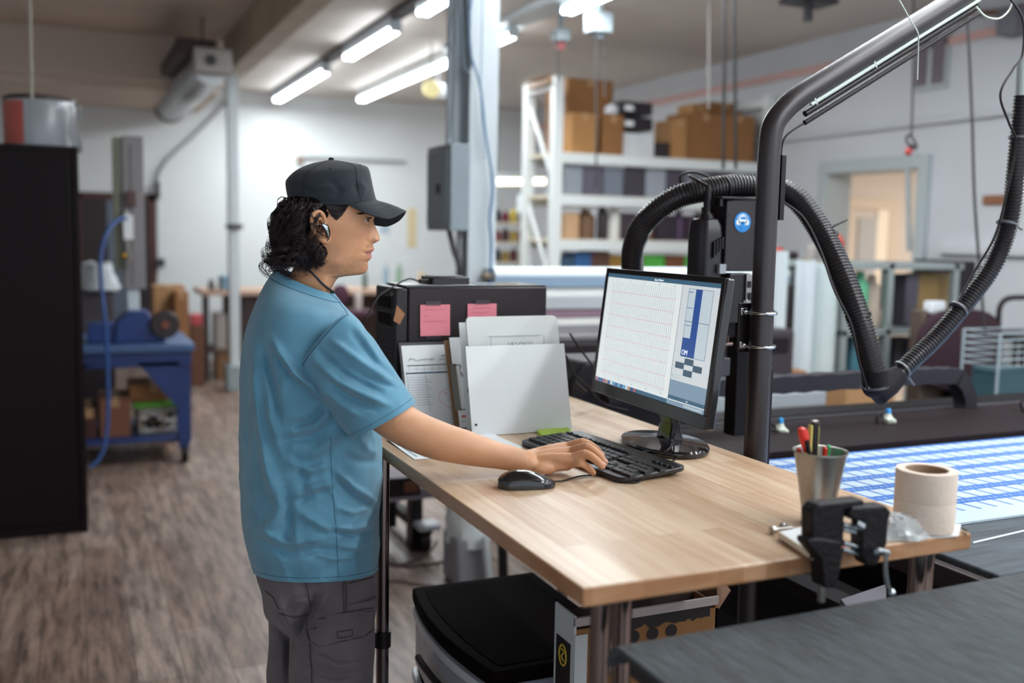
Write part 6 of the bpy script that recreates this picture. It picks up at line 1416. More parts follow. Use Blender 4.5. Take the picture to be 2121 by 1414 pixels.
jaw([(1760, 1062), (1768, 1050), (1836, 1046), (1848, 1060), (1842, 1078), (1838, 1128), (1818, 1172), (1796, 1172), (1784, 1150), (1786, 1080), (1760, 1075)], 1.165, 1.192, 'moving_jaw', .004)
for py, r in ((1090, .0045), (1100, .0035), (1128, .005), (1142, .004)):
    obj('guide_rod', MB().cyl(vp(1745, py - 4, 1.175), vp(1790, py + 7, 1.175), r, n=14), CHR, vi)
sc_ = obj('screw_end', MB().cyl(vp(1815, 1140, 1.15), vp(1838, 1145, 1.15), .006, n=14), CHR, vi)
obj('handle_bar', MB().tube(spline([vp(1836, 1143, 1.14), vp(1834, 1175, 1.14), vp(1838, 1210, 1.14), vp(1846, 1226, 1.14)], 6), .0035, 10).ball(vp(1847, 1227, 1.14), .006), CHR, vi)
obj('clamp_screw', MB().cyl(vp(1702, 1210, 1.17), vp(1701, 1245, 1.17), .006, n=14), STL, vi)
obj('top_plate', MB().tube([vp(1770, 1082, 1.17), vp(1784, 1090, 1.17)], .008, 8), CHR, vi)
# ================================================================ the man at the table
AZ = math.radians(13.0)
NV = Vector((math.sin(AZ), math.cos(AZ), 0))            # horizontal direction away from the camera through his spine
P0 = Dp(685, 458, 2.15); D0 = NV.dot(P0)
def MP(px, py, w):
    d = ray(px, py); t = (D0 + w) / NV.dot(d); return CAM + d * t
def HP(X, Y, w=0.):                                     # finer ruler used for the head
    return MP(500 + X / 4.42, 300 + Y / 4.42, w)
man = thing('person', 'man in a blue t-shirt, grey cargo trousers and black cap working at the table', 'person', (MP(660, 1200, 0).x, MP(660, 1200, 0).y, 0))
def lerp(a, b, t): return a + (b - a) * t
def cr(vals, t):
    n = len(vals) - 1; t = max(0, min(n - 1e-6, t)); i = int(t); f = t - i
    p0, p1, p2, p3 = vals[max(i - 1, 0)], vals[i], vals[i + 1], vals[min(i + 2, n)]
    return .5 * ((2 * p1) + (p2 - p0) * f + (2 * p0 - 5 * p1 + 4 * p2 - p3) * f * f + (3 * p1 - p0 - 3 * p2 + p3) * f ** 3)
def tab(T, x):
    """piecewise linear table"""
    if x <= T[0][0]: return T[0][1]
    for (a, va), (b, vb) in zip(T, T[1:]):
        if x <= b: return va + (vb - va) * (x - a) / (b - a)
    return T[-1][1]
def stab(T, x, w=14.):
    return (tab(T, x - w) + 2 * tab(T, x) + tab(T, x + w)) / 4
def smooth01(t): t = max(0, min(1, t)); return t * t * (3 - 2 * t)
def segd(px, py, a, b):
    ax, ay = a; bx, by = b; dx, dy = bx - ax, by - ay
    t = max(0, min(1, ((px - ax) * dx + (py - ay) * dy) / (dx * dx + dy * dy + 1e-9)))
    return math.hypot(px - ax - dx * t, py - ay - dy * t), t
class Loft:
    """rings given as (left x, left y, right x, right y, centre w, half depth, near drop)"""
    def __init__(s, rows, e=2.3, folds=(), fn=None): s.rows = rows; s.e = e; s.folds = folds; s.fn = fn; s.K = len(rows) - 1
    def raw(s, k, phi):
        Lx, Ly, Rx, Ry, wc, t, bu = (cr([r[j] for r in s.rows], k) for j in range(7))
        c, sn = math.cos(phi), math.sin(phi); q = 2 / s.e
        cx = math.copysign(abs(c) ** q, c); sx = math.copysign(abs(sn) ** q, sn)
        px = (Lx + Rx) / 2 + (Rx - Lx) / 2 * cx; py = lerp(Ly, Ry, (cx + 1) / 2) + bu * -sn
        return px, py, wc + t * sx, sn
    def P(s, k, phi, off=0.):
        px, py, w, sn = s.raw(k, phi)
        d = off
        if s.folds:
            near = smooth01((-sn + .25) / .5)
            far = smooth01((sn + .25) / .5)
            for f in s.folds:
                pts, wd, amp = f
                best = 1e9; bt = 0
                for i in range(len(pts) - 1):
                    dd, t = segd(px, py, pts[i], pts[i + 1])
                    if dd < best: best = dd; bt = (i + t) / (len(pts) - 1)
                if best < wd * 3:
                    d += 2.1 * amp * math.exp(-(best / wd) ** 2) * min(1, 4 * min(bt, 1 - bt) + .25) * near
        if s.fn: d += s.fn(px, py, w, sn)
        # push outwards mostly along the view and a little sideways
        return MP(px + d * 420 * math.cos(phi) * .6, py, w + d * math.sin(phi) if abs(sn) > .05 else w)
    def near_w(s, k, px):
        Lx, Ly, Rx, Ry, wc, t, bu = (cr([r[j] for r in s.rows], k) for j in range(7))
        u = max(-.999, min(.999, (px - (Lx + Rx) / 2) / ((Rx - Lx) / 2)))
        return wc - t * (1 - abs(u) ** s.e) ** (1 / s.e)
    def mesh(s, nk, nphi, mb=None, k0=0., k1=None, cap0=False, cap1=False, off=0.):
        k1 = s.K if k1 is None else k1
        R = [[s.P(lerp(k0, k1, i / nk), 2 * PI * j / nphi, off) for j in range(nphi)] for i in range(nk + 1)]
        return (mb or MB()).rings(R, cap0=cap0, cap1=cap1)

# ---------------------------------------------------------------- skin material (stubble and lips follow a painted region)
def skin_mat():
    m = bpy.data.materials.new('skin'); m.use_nodes = True; nt = m.node_tree; b = nt.nodes['Principled BSDF']
    at = nt.nodes.new('ShaderNodeAttribute'); at.attribute_name = 'skin_zone'
    sp_ = nt.nodes.new('ShaderNodeSeparateColor'); nt.links.new(at.outputs['Color'], sp_.inputs[0])
    tc = nt.nodes.new('ShaderNodeTexCoord')
    n = nt.nodes.new('ShaderNodeTexNoise'); n.inputs['Scale'].default_value = 28; n.inputs['Detail'].default_value = 6; nt.links.new(tc.outputs['Object'], n.inputs[0])
    def mix(fac, a, c):
        x = nt.nodes.new('ShaderNodeMix'); x.data_type = 'RGBA'
        for i, v in ((0, fac), (6, a), (7, c)):
            if isinstance(v, (int, float)): x.inputs[i].default_value = v
            elif isinstance(v, tuple): x.inputs[i].default_value = v
            else: nt.links.new(v, x.inputs[i])
        return x.outputs[2]
    base = mix(n.outputs[0], lin('#d3a07c'), lin('#bf875f'))
    n2 = nt.nodes.new('ShaderNodeTexNoise'); n2.inputs['Scale'].default_value = 760; n2.inputs['Detail'].default_value = 2; nt.links.new(tc.outputs['Object'], n2.inputs[0])
    mr = nt.nodes.new('ShaderNodeMapRange'); mr.inputs[1].default_value = .35; mr.inputs[2].default_value = .62; nt.links.new(n2.outputs[0], mr.inputs[0])
    mm = nt.nodes.new('ShaderNodeMath'); mm.operation = 'MULTIPLY'; nt.links.new(mr.outputs[0], mm.inputs[0]); nt.links.new(sp_.outputs[0], mm.inputs[1])
    c1 = mix(mm.outputs[0], base, lin('#4b322a')); c2 = mix(sp_.outputs[1], c1, lin('#b07468')); c3 = mix(sp_.outputs[2], c2, lin('#cf8f7a'))
    nt.links.new(c3, b.inputs['Base Color']); b.inputs['Roughness'].default_value = .46; b.inputs['Specular IOR Level'].default_value = .4
    b.inputs['Subsurface Weight'].default_value = .12; b.inputs['Subsurface Radius'].default_value = (.01, .004, .002); b.inputs['Subsurface Scale'].default_value = 1
    bp = nt.nodes.new('ShaderNodeBump'); bp.inputs['Strength'].default_value = .12; bp.inputs['Distance'].default_value = .002
    nt.links.new(n2.outputs[0], bp.inputs['Height']); nt.links.new(bp.outputs[0], b.inputs['Normal'])
    return m
SKIN = skin_mat()

# ---------------------------------------------------------------- head (rows in the head ruler, front = image right)
XM = 745
PROF = [(150, 840), (175, 900), (220, 1010), (300, 1105), (400, 1165), (500, 1195), (560, 1207), (620, 1216), (655, 1220), (690, 1208), (720, 1216), (760, 1233), (800, 1250), (835, 1265), (858, 1269), (875, 1262), (888, 1243), (898, 1218), (910, 1203),
        (925, 1207), (942, 1213), (955, 1216), (968, 1211), (980, 1195), (989, 1184), (998, 1189), (1015, 1193), (1035, 1191), (1050, 1178), (1062, 1162), (1078, 1157), (1105, 1161), (1135, 1160), (1160, 1148), (1178, 1125), (1190, 1090), (1196, 1040), (1200, 960), (1205, 900), (1225, 872), (1260, 848), (1320, 815), (1400, 800)]
BASE = [(150, 840), (175, 900), (220, 1010), (300, 1105), (400, 1165), (500, 1190), (560, 1198), (640, 1200), (690, 1192), (760, 1186), (840, 1178), (900, 1172), (960, 1166), (1020, 1156), (1060, 1146), (1105, 1135), (1150, 1118), (1178, 1095), (1190, 1060), (1196, 1020), (1200, 950), (1205, 900), (1225, 872), (1260, 848), (1320, 815), (1400, 800)]
BACK = [(150, 790), (175, 690), (220, 600), (300, 510), (400, 455), (500, 435), (600, 440), (700, 460), (800, 500), (900, 540), (1000, 530), (1100, 490), (1200, 440), (1300, 400), (1400, 380)]
HWT = [(150, .012), (175, .033), (220, .050), (300, .066), (400, .074), (500, .077), (620, .076), (720, .0745), (820, .071), (920, .067), (1020, .063), (1100, .058), (1160, .051), (1192, .047), (1205, .052), (1260, .053), (1320, .052), (1400, .050)]
EXPF = [(150, 2.), (500, 2.2), (700, 2.35), (900, 2.1), (1050, 1.95), (1200, 1.9), (1400, 2.)]
WN = [(600, .020), (690, .0085), (760, .0095), (830, .0135), (865, .0155), (895, .016), (905, .020), (955, .024), (1035, .022), (1080, .022), (1140, .024), (1200, .03)]
EYE = (1118, 694, .0305)
def head_pt(Y, th):
    xb = stab(BASE, Y, 8 if Y > 1150 else 14); xk = stab(BACK, Y, 20); hw = stab(HWT, Y, 10); e = tab(EXPF, Y)
    c, s_ = math.cos(th), math.sin(th)
    cx = math.copysign(abs(c) ** (2 / e), c); sx = math.copysign(abs(s_) ** (2 / e), s_)
    X = XM + (xb - XM) * cx if c > 0 else XM + (XM - xk) * cx
    w = -hw * sx
    if c > 0:
        aw = abs(w)
        de = (stab(PROF, Y, 3) - stab(BASE, Y, 3))
        wn = tab(WN, Y)
        X += de * math.exp(-(aw / wn) ** 2.4) * (1 if c > 0 else 0)
        # wings of the nose
        X += 34 * math.exp(-((Y - 868) / 20) ** 2) * math.exp(-((aw - .0135) / .0048) ** 2)
        # eye sockets, cheekbones, brow, mouth corners, under lip, naso-labial fold
        X -= 17 * math.exp(-((Y - 700) / 36) ** 2) * math.exp(-((aw - .030) / .015) ** 2)
        X += 14 * math.exp(-((Y - 640) / 22) ** 2) * math.exp(-((aw - .026) / .018) ** 2)
        X += 12 * math.exp(-((Y - 800) / 50) ** 2) * math.exp(-((aw - .042) / .018) ** 2)
        X -= 10 * math.exp(-((Y - 985) / 16) ** 2) * math.exp(-((aw - .026) / .007) ** 2)
        X -= 16 * math.exp(-((Y - 872) / 26) ** 2) * math.exp(-((aw - .023) / .005) ** 2)
        w *= 1 + .035 * math.exp(-((Y - 790) / 60) ** 2) * math.exp(-((X - 1010) / 110) ** 2)
    # jaw angle
    w *= 1 + .06 * math.exp(-((Y - 1080) / 60) ** 2) * math.exp(-((X - 860) / 90) ** 2)
    tilt = 0
    if Y > 1200: tilt = (Y - 1200) / 200 * (X - XM) * .35
    return X, Y + tilt, w
body = MB(); NT = 150
Ys = []
y = 176.
while y < 1400:
    Ys.append(y); y += 6 if y < 600 else (3.2 if y < 1212 else 10)
R = []
zones = []
for Y in Ys:
    ring = []
    for i in range(NT):
        # denser towards the face
        t = i / NT * 2 - 1; th = PI * (abs(t) ** 1.25) * (1 if t >= 0 else -1)
        X, Yy, w = head_pt(Y, th); ring.append(HP(X, Yy, w))
        beard = 0.
        if X > 760 and Y > 880:
            beard = .55 * smooth01((Y - (1010 - (X - 800) * .12)) / 110) * smooth01((X - 770) / 80) * smooth01((1215 - Y) / 12)
            beard = max(beard, .36 * smooth01((X - 760) / 70) * smooth01((880 - abs(X - 850)) / 800) * smooth01((Y - 860) / 100) * smooth01((960 - X) / 100))
        if 905 < Y < 950 and abs(w) < .030 and X > 1120: beard = max(beard, .6 * smooth01((Y - 903) / 14) * smooth01((952 - Y) / 12) * smooth01((.031 - abs(w)) / .006))
        if 1052 < Y < 1110 and abs(w) < .013 and X > 1100: beard = max(beard, .5)
        lip = 0.
        if X > 1100 and 944 < Y < 1052:
            lw = .026 * (1 - ((Y - 990) / 62) ** 2)
            lip = smooth01((lw - abs(w)) / .004) * smooth01((Y - 944) / 6) * smooth01((1052 - Y) / 8)
            beard *= 1 - lip
        rosy = .5 * math.exp(-((Y - 820) / 60) ** 2) * math.exp(-((X - 1130) / 70) ** 2) if X > 900 else 0
        zones.append((beard, lip, rosy))
    R.append(ring)
body.rings(R, cap0=True, cap1=False)
nhead = len(zones)
# neck into torso, hips and legs, one surface going down from the collar inside the clothes
tors = Loft([(590, 650, 688, 655, 0, .06, 0), (555, 668, 705, 680, 0, .12, 4), (520, 690, 745, 710, 0, .165, 8), (512, 800, 765, 800, 0, .16, 12), (515, 950, 765, 950, 0, .15, 18), (530, 1100, 750, 1100, 0, .13, 20), (560, 1200, 740, 1200, 0, .12, 15), (610, 1260, 730, 1260, .0, .10, 10)])
tors.mesh(40, 48, body, cap0=True, cap1=True)
for wc, lx_, rx_ in ((-.075, 635, 740), (.09, 590, 665)):
    Loft([(lx_, 1260, rx_, 1260, wc, .05, 4), (lx_ + 4, 1450, rx_ - 4, 1450, wc, .05, 4), (lx_ + 15, 1720, rx_ - 15, 1720, wc, .042, 4), (lx_ + 22, 2000, rx_ - 22, 2000, wc, .035, 4)]).mesh(12, 24, body, cap0=True, cap1=True)
# eyelids
for sg in (-1, 1):
    ec = (EYE[0], EYE[1], sg * EYE[2])
    for a0, a1 in ((13, 86), (-66, -11)):
        g = []
        for i in range(9):
            el = math.radians(lerp(a0, a1, i / 8)); row = []
            for j in range(15):
                az = math.radians(-98 + 196 * j / 14); el2 = el * (1 - .35 * abs(math.sin(az)) ** 2) if a0 > 0 else el * (1 - .2 * abs(math.sin(az)))
                r = 1.12
                row.append(HP(ec[0] + 51 * r * math.cos(el2) * math.cos(az), ec[1] - 51 * r * math.sin(el2), ec[2] + .012 * r * math.cos(el2) * math.sin(az)))
            g.append(row)
        body.rings(g, closed=False, cap0=False, cap1=False)
# ears
def ear(sg):
    def E(X, Y, w): return HP(X, Y, sg * -w)
    out = [(765, 720, .077), (758, 672, .082), (738, 632, .087), (705, 614, .091), (668, 628, .095), (648, 668, .098), (648, 720, .098), (662, 772, .096), (688, 818, .092), (722, 856, .086), (758, 880, .081), (786, 872, .078), (796, 840, .077), (786, 800, .076)]
    pts = spline([E(*p) for p in out], 6)
    n = len(pts); body.tube(pts, [.0048 if i < n * .6 else .0048 + .002 * math.sin((i / n - .6) * 2.5 * PI) for i in range(n)], 10)
    o2 = [(745, 705, .078), (722, 672, .083), (698, 680, .088), (684, 722, .090), (700, 770, .087), (730, 808, .083), (765, 820, .079)]
    body.tube(spline([E(*p) for p in o2], 6), .0042, 8)
    c = E(735, 745, .074); fan = [E(p[0], p[1], p[2] - .004) for p in out]
    body.add([c] + fan, [(0, i + 1, i + 2) for i in range(len(fan) - 1)] + [(0, len(fan), 1)])
    body.add([E(740, 850, .082)] + [E(*p) for p in ((700, 820, .09), (722, 856, .088), (758, 880, .083), (786, 872, .080), (790, 830, .079), (760, 810, .08))], [(0, i + 1, (i + 1) % 6 + 1) for i in range(6)])
    body.tube([E(772, 742, .077), E(775, 765, .080), E(770, 790, .077)], [.003, .005, .003], 8)
ear(-1) if False else None
ear(1); ear(-1)
# arms with hands, grown as one blended surface
def blend(parts_fn, voxel, its=8):
    t = MB(); parts_fn(t)
    me = bpy.data.meshes.new('tmp'); me.from_pydata([tuple(p) for p in t.v], [], t.f); me.update()
    b_ = bmesh.new(); b_.from_mesh(me); bmesh.ops.recalc_face_normals(b_, faces=b_.faces); b_.to_mesh(me); b_.free()
    o = bpy.data.objects.new('tmp', me); COL.objects.link(o)
    r = o.modifiers.new('r', 'REMESH'); r.mode = 'VOXEL'; r.voxel_size = voxel
    s_ = o.modifiers.new('s', 'SMOOTH'); s_.factor = .5; s_.iterations = its
    bpy.context.view_layer.update()
    ev = bpy.data.meshes.new_from_object(o.evaluated_get(bpy.context.evaluated_depsgraph_get()))
    out = ([v.co.copy() for v in ev.vertices], [list(p.vertices) for p in ev.polygons])
    bpy.data.objects.remove(o); bpy.data.meshes.remove(me); bpy.data.meshes.remove(ev)
    return out
def chain(t, pts, rad, n=14):
    pts = [Vector(p) for p in pts]
    s_ = spline(pts, 5); rr = []
    for i in range(len(s_)):
        k = i / 5; j = min(int(k), len(rad) - 2); rr.append(lerp(rad[j], rad[j + 1], min(1, k - j)))
    t.tube(s_, rr, n); t.ball(s_[0], rr[0], 12, 8); t.ball(s_[-1], rr[-1], 12, 8)
WR = MP(1084, 953, -.212)
HZ = ZT
FING = {
    'little': [Zp(1176, 962, HZ + .024), Zp(1202, 959, HZ + .033), Zp(1219, 969, HZ + .022), Zp(1229, 979, HZ + .010)],
    'ring': [Zp(1182, 950, HZ + .038), Zp(1212, 940, HZ + .052), Zp(1235, 953, HZ + .042), Zp(1248, 965, HZ + .031)],
    'middle': [Zp(1180, 936, HZ + .043), Zp(1216, 926, HZ + .060), Zp(1240, 942, HZ + .046), Zp(1252, 958, HZ + .031)],
    'index': [Zp(1172, 926, HZ + .042), Zp(1206, 916, HZ + .056), Zp(1231, 927, HZ + .046), Zp(1246, 943, HZ + .032)]}
def right_arm(t):
    sh = MP(712, 690, -.16)
    chain(t, [MP(716, 745, -.15), MP(750, 800, -.18), MP(792, 850, -.203), MP(846, 886, -.212), MP(905, 911, -.214), MP(965, 927, -.214), MP(1030, 943, -.213), WR + Vector((-.004, 0, 0))],
          [.040, .041, .0420, .0410, .0400, .0355, .0275, .0235], 28)
    t.ball(MP(820, 868, -.210), .042, 20, 14)
    # palm
    rr = {'little': .0125, 'ring': .0130, 'middle': .0130, 'index': .0125}
    heel = {'little': Zp(1108, 968, HZ + .018), 'ring': Zp(1104, 957, HZ + .026), 'middle': Zp(1104, 950, HZ + .032), 'index': Zp(1106, 944, HZ + .031)}
    for k, f in FING.items():
        chain(t, [WR, heel[k], (heel[k] + f[0]) / 2 + Vector((0, 0, .0015)), f[0]], [.021, .0165 if k != 'little' else .0165, .0145, rr[k]])
        r0 = {'little': .0083, 'ring': .0092, 'middle': .0096, 'index': .0094}[k]
        chain(t, f, [r0 * 1.12, r0 * 1.03, r0 * .93, r0 * .80], 14)
        t.ball(f[1], r0 * 1.10, 12, 8)
    t.ball(Zp(1130, 970, HZ + .018), (.030, .014, .013)); t.ball(Zp(1140, 955, HZ + .028), (.036, .026, .014))
    chain(t, [WR, Zp(1118, 945, HZ + .020), Zp(1150, 938, HZ + .016), Zp(1182, 934, HZ + .014), Zp(1200, 935, HZ + .012)], [.018, .0155, .012, .0105, .008])
v_, f_ = blend(right_arm, .0024, 7)
body.add(v_, f_)
def left_arm(t):
    E_ = MP(610, 930, .235); W_ = MP(640, 1010, .23)
    chain(t, [MP(645, 700, .13), MP(640, 810, .19), E_, MP(622, 975, .235), W_], [.055, .05, .042, .037, .026], 20)
    k0 = W_ + Vector((.03, -.004, -.006))
    t.ball(W_ + Vector((.045, -.006, -.008)), (.042, .032, .016), 14, 10)
    for i in range(4):
        b0 = W_ + Vector((.075, -.028 + .017 * i, -.012)); chain(t, [b0 - Vector((.03, 0, 0)), b0, b0 + Vector((.028 + .004 * (i in (1, 2)), 0, -.010)), b0 + Vector((.040, 0, -.030)), b0 + Vector((.038, 0, -.048))], [.011, .0095, .0085, .008, .007], 10)
    chain(t, [W_ + Vector((.02, -.02, -.01)), W_ + Vector((.045, -.042, -.016)), W_ + Vector((.068, -.048, -.028))], [.013, .011, .009], 10)
v_, f_ = blend(left_arm, .004, 5)
body.add(v_, f_)
bo_ = obj('body', body, SKIN, man, ang=70)
ca = bo_.data.color_attributes.new('skin_zone', 'FLOAT_COLOR', 'POINT')
flat = [0.0] * (4 * len(bo_.data.vertices))
for i in range(len(bo_.data.vertices)):
    z = zones[i] if i < nhead else (0, 0, 0)
    flat[4 * i:4 * i + 4] = [z[0], z[1], z[2], 1]
ca.data.foreach_set('color', flat)
# nails of the visible fingers
for k, f in FING.items():
    d = (f[3] - f[2]).normalized(); upn = Vector((0, 0, 1)) - d * d.z; upn.normalize(); side = d.cross(upn)
    if k == 'little': upn = (upn * .8 + (CAM - f[3]).normalized() * .6).normalized(); side = d.cross(upn)
    c = f[3] + upn * {'little': .0058, 'ring': .0066, 'middle': .0068, 'index': .0066}[k] - d * .001
    mx = Matrix(((d.x, side.x, upn.x, 0), (d.y, side.y, upn.y, 0), (d.z, side.z, upn.z, 0), (0, 0, 0, 1)))
    obj('fingernail', MB().ball(c, (.0062, .0044, .0013), 14, 8, mx=mx), mat('fingernail', '#dba899', .3), man)
# eyes
for sg in (-1, 1):
    cx, cy, cw = EYE[0], EYE[1], sg * EYE[2]
    c = HP(cx, cy, cw); fwd = (HP(cx + 100, cy + 8, cw + (-.011 if sg < 0 else -.004)) - c).normalized(); up_ = Vector((0, 0, 1)); sd = fwd.cross(up_).normalized()
    ey = obj('eyeball', MB().ball(c, .0121, 24, 16), mat('eye_white', '#b5aaa2', .2), man)
    def cap_(r, a, nm, m):
        R_ = []
        for i in range(6):
            q = math.radians(a * i / 5 + .5); R_.append([c + fwd * (r * math.cos(q)) + (sd * math.cos(2 * PI * j / 20) + up_ * math.sin(2 * PI * j / 20)) * (r * math.sin(q)) for j in range(20)])
        obj(nm, MB().rings(R_), m, ey)
    cap_(.0123, 29, 'iris', mat('iris_grey_brown', '#3c3a3c', .1)); cap_(.01245, 12, 'pupil', mat('pupil_black', '#050405', .1))
    la = MB()
    for j in range(26):
        az = math.radians(-62 + 124 * j / 25); p = HP(cx + 51 * 1.13 * math.cos(math.radians(14)) * math.cos(az), cy - 51 * 1.13 * math.sin(math.radians(15)), cw + .0135 * math.sin(az))
        d = (p - c).normalized(); la.tube([p, p + d * .004 + Vector((0, 0, .0006)), p + d * .0065 + Vector((0, 0, .003))], [.00045, .0004, .0001], 4)
    obj('eyelashes', la, mat('lash_black', '#120b0b', .6), man)
    br_ = MB(); rnd = random.Random(9)
    for j in range(150):
        t = rnd.random(); aw = lerp(.014, .056, t); Yb = 648 - 20 * math.sin(t * 2.4) + rnd.uniform(-9, 9) * (1 - .5 * t)
        th_lo, th_hi = 0, PI / 2
        for _ in range(24):
            th = (th_lo + th_hi) / 2
            if abs(head_pt(Yb, th)[2]) < aw: th_lo = th
            else: th_hi = th
        X, Yy, w = head_pt(Yb, th); p = HP(X + 2, Yy, abs(w) * sg); X2, Y2, w2 = head_pt(Yb - 3, min(PI / 2, th + .12)); q = HP(X2 + 4, Y2 - 4, abs(w2) * sg)
        br_.tube([p, p.lerp(q, .6) + (p - HP(XM, Yb, 0)).normalized() * .0012, q], [.0005, .0004, .0001], 3)
    obj('eyebrow', br_, mat('brow_hair', '#1c1212', .6), man)
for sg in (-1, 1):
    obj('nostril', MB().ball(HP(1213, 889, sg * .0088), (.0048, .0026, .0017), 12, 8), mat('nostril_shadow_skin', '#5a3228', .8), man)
ml = []
for k in range(21):
    w_ = -.0235 + .047 * k / 20; Ym = 988 + 3 * abs(w_ / .0235) ** 2; lo, hi = -PI / 2, PI / 2
    for _ in range(24):
        m = (lo + hi) / 2
        if head_pt(Ym, m)[2] > w_: lo = m
        else: hi = m
    x_, y_, ww = head_pt(Ym, (lo + hi) / 2); ml.append(HP(x_ - 1, y_, ww))
obj('mouth_line', MB().tube(ml, .0007, 6), mat('mouth_line', '#5e2f2c', .6), man)
# nose ring
nr_ = HP(1222, 862, -.0175)
obj('nose_ring', MB().tube([nr_ + Vector((.0022 * math.cos(a_), -.0008 * math.sin(a_), .0026 * math.sin(a_))) for a_ in [2 * PI * k / 16 for k in range(16)]], .0005, 6, loop=True), CHR, man)

# ---------------------------------------------------------------- cap
CAPM = mat('black_cap_twill', '#1a242c', .85, noise=.15, nscale=60, bump=.1, bscale=900, sheen=.15)
CROWN = [(430, 508, 1238, 513, 0, .081, 38), (412, 430, 1216, 432, 0, .084, 32), (403, 345, 1194, 330, 0, .082, 22), (425, 300, 1180, 262, 0, .077, 14), (485, 243, 1163, 214, 0, .067, 8), (560, 200, 1132, 190, 0, .052, 5), (650, 167, 1050, 170, 0, .035, 3), (740, 148, 930, 150, 0, .018, 1), (805, 138, 840, 138, 0, .003, 0)]
CR = Loft([(500 + a / 4.42, 300 + b / 4.42, 500 + c / 4.42, 300 + d / 4.42, w, t, bu / 4.42) for a, b, c, d, w, t, bu in CROWN], e=2.15, folds=[
    ([(560 + 120, 372), (705, 395), (690, 410)], 6, -.002), ([(745, 372), (757, 392), (750, 405)], 5, .0025), ([(735, 380), (742, 402)], 4, -.002), ([(640, 390), (700, 385)], 7, .0015), ([(610, 395), (640, 405)], 6, .002)])
cap_o = obj('cap', CR.mesh(60, 96, cap1=True), CAPM, man, ang=60)
m_ = cap_o.modifiers.new('s', 'SOLIDIFY'); m_.thickness = .0018; m_.offset = -1
SEAM = mat('cap_seam', '#11161a', .9)
for ph0, nm in ((-math.radians(50), 0), (-math.radians(125), 0), (math.radians(50), 0), (math.radians(125), 0)):
    pts = [CR.P(k / 4, ph0 * (1 if k < 24 else 1), .0004) for k in range(0, 31)]
    obj('panel_seam', MB().tube(pts, .0006, 5), SEAM, cap_o)
obj('crown_button', MB().lathe([(.0055, -.001), (.0062, .001), (.005, .0035), (.001, .0045)], tuple(HP(822, 134, 0)), 16), CAPM, cap_o)
for X, Y in ((820, 222), (1092, 190)):
    kk = min(range(0, 80), key=lambda q: min(abs(CR.raw(q / 10, -PI * j / 60)[0] - (500 + X / 4.42)) + abs(CR.raw(q / 10, -PI * j / 60)[1] - (300 + Y / 4.42)) for j in range(61)))
    jj = min(range(61), key=lambda j: abs(CR.raw(kk / 10, -PI * j / 60)[0] - (500 + X / 4.42)))
    c = CR.P(kk / 10, -PI * jj / 60, .0008); nrm = (c - HP(800, 420, 0)).normalized(); u = nrm.orthogonal().normalized(); v = nrm.cross(u)
    obj('eyelet', MB().tube([c + (u * math.cos(2 * PI * i / 14) + v * math.sin(2 * PI * i / 14)) * .0024 for i in range(14)], .0006, 5, loop=True), SEAM, cap_o)
inner = [(985, 547, -.073), (1060, 535, -.070), (1135, 522, -.055), (1200, 514, -.030), (1238, 512, 0), (1240, 535, .030), (1222, 585, .053), (1195, 640, .066), (1150, 700, .072)]
rim = [(985, 549, -.0735), (1120, 618, -.080), (1245, 660, -.079), (1365, 672, -.066), (1505, 608, -.012), (1450, 690, .040), (1345, 744, .058), (1270, 742, .068), (1180, 728, .073)]
def brim_P(u, v):
    k = u * 8; a = [cr([p[j] for p in inner], k) for j in range(3)]; b = [cr([p[j] for p in rim], k) for j in range(3)]
    up_ = 9 * math.sin(PI * v) * math.sin(PI * u)
    return HP(lerp(a[0], b[0], v), lerp(a[1], b[1], v) - up_, lerp(a[2], b[2], v))
bri = obj('brim', MB().sheet(brim_P, 48, 16, .003), CAPM, cap_o, ang=50)
for vv in (.35, .55, .75, .92):
    obj('brim_stitching', MB().tube([brim_P(i / 40, vv) + Vector((0, 0, .0017)) for i in range(2, 39)], .0004, 4), SEAM, bri)
obj('brim_seam', MB().tube([brim_P(i / 40, .0) + Vector((0, 0, .0016)) for i in range(1, 36)], .0011, 5), SEAM, cap_o)

# ---------------------------------------------------------------- hair
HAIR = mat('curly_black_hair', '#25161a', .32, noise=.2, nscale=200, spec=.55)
rnd = random.Random(21)
def head_surf(Y, th, off):
    X, Yy, w = head_pt(Y, th); c = HP(XM - 40, Y, 0); p = HP(X, Yy, w); d = p - c; d.z = 0
    return p + d.normalized() * off, d.normalized()
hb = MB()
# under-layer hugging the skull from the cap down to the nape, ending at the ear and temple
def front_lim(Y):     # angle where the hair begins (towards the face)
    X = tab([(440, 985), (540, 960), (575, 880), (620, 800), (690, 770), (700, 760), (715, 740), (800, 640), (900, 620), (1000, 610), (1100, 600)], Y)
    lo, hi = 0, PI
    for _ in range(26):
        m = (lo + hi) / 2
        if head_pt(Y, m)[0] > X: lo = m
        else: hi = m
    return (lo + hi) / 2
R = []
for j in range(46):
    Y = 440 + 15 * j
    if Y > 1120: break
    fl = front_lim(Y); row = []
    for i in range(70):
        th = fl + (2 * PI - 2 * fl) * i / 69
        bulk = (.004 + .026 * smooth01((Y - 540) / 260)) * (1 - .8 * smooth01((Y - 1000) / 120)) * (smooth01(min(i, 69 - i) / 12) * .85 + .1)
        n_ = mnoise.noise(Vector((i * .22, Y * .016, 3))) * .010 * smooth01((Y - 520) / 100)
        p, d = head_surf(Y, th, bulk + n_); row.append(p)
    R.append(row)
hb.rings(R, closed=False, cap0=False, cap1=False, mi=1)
def lim_x(Y, X):
    lo, hi = 0, PI
    for _ in range(22):
        m = (lo + hi) / 2
        if head_pt(Y, m)[0] > X: lo = m
        else: hi = m
    return lo
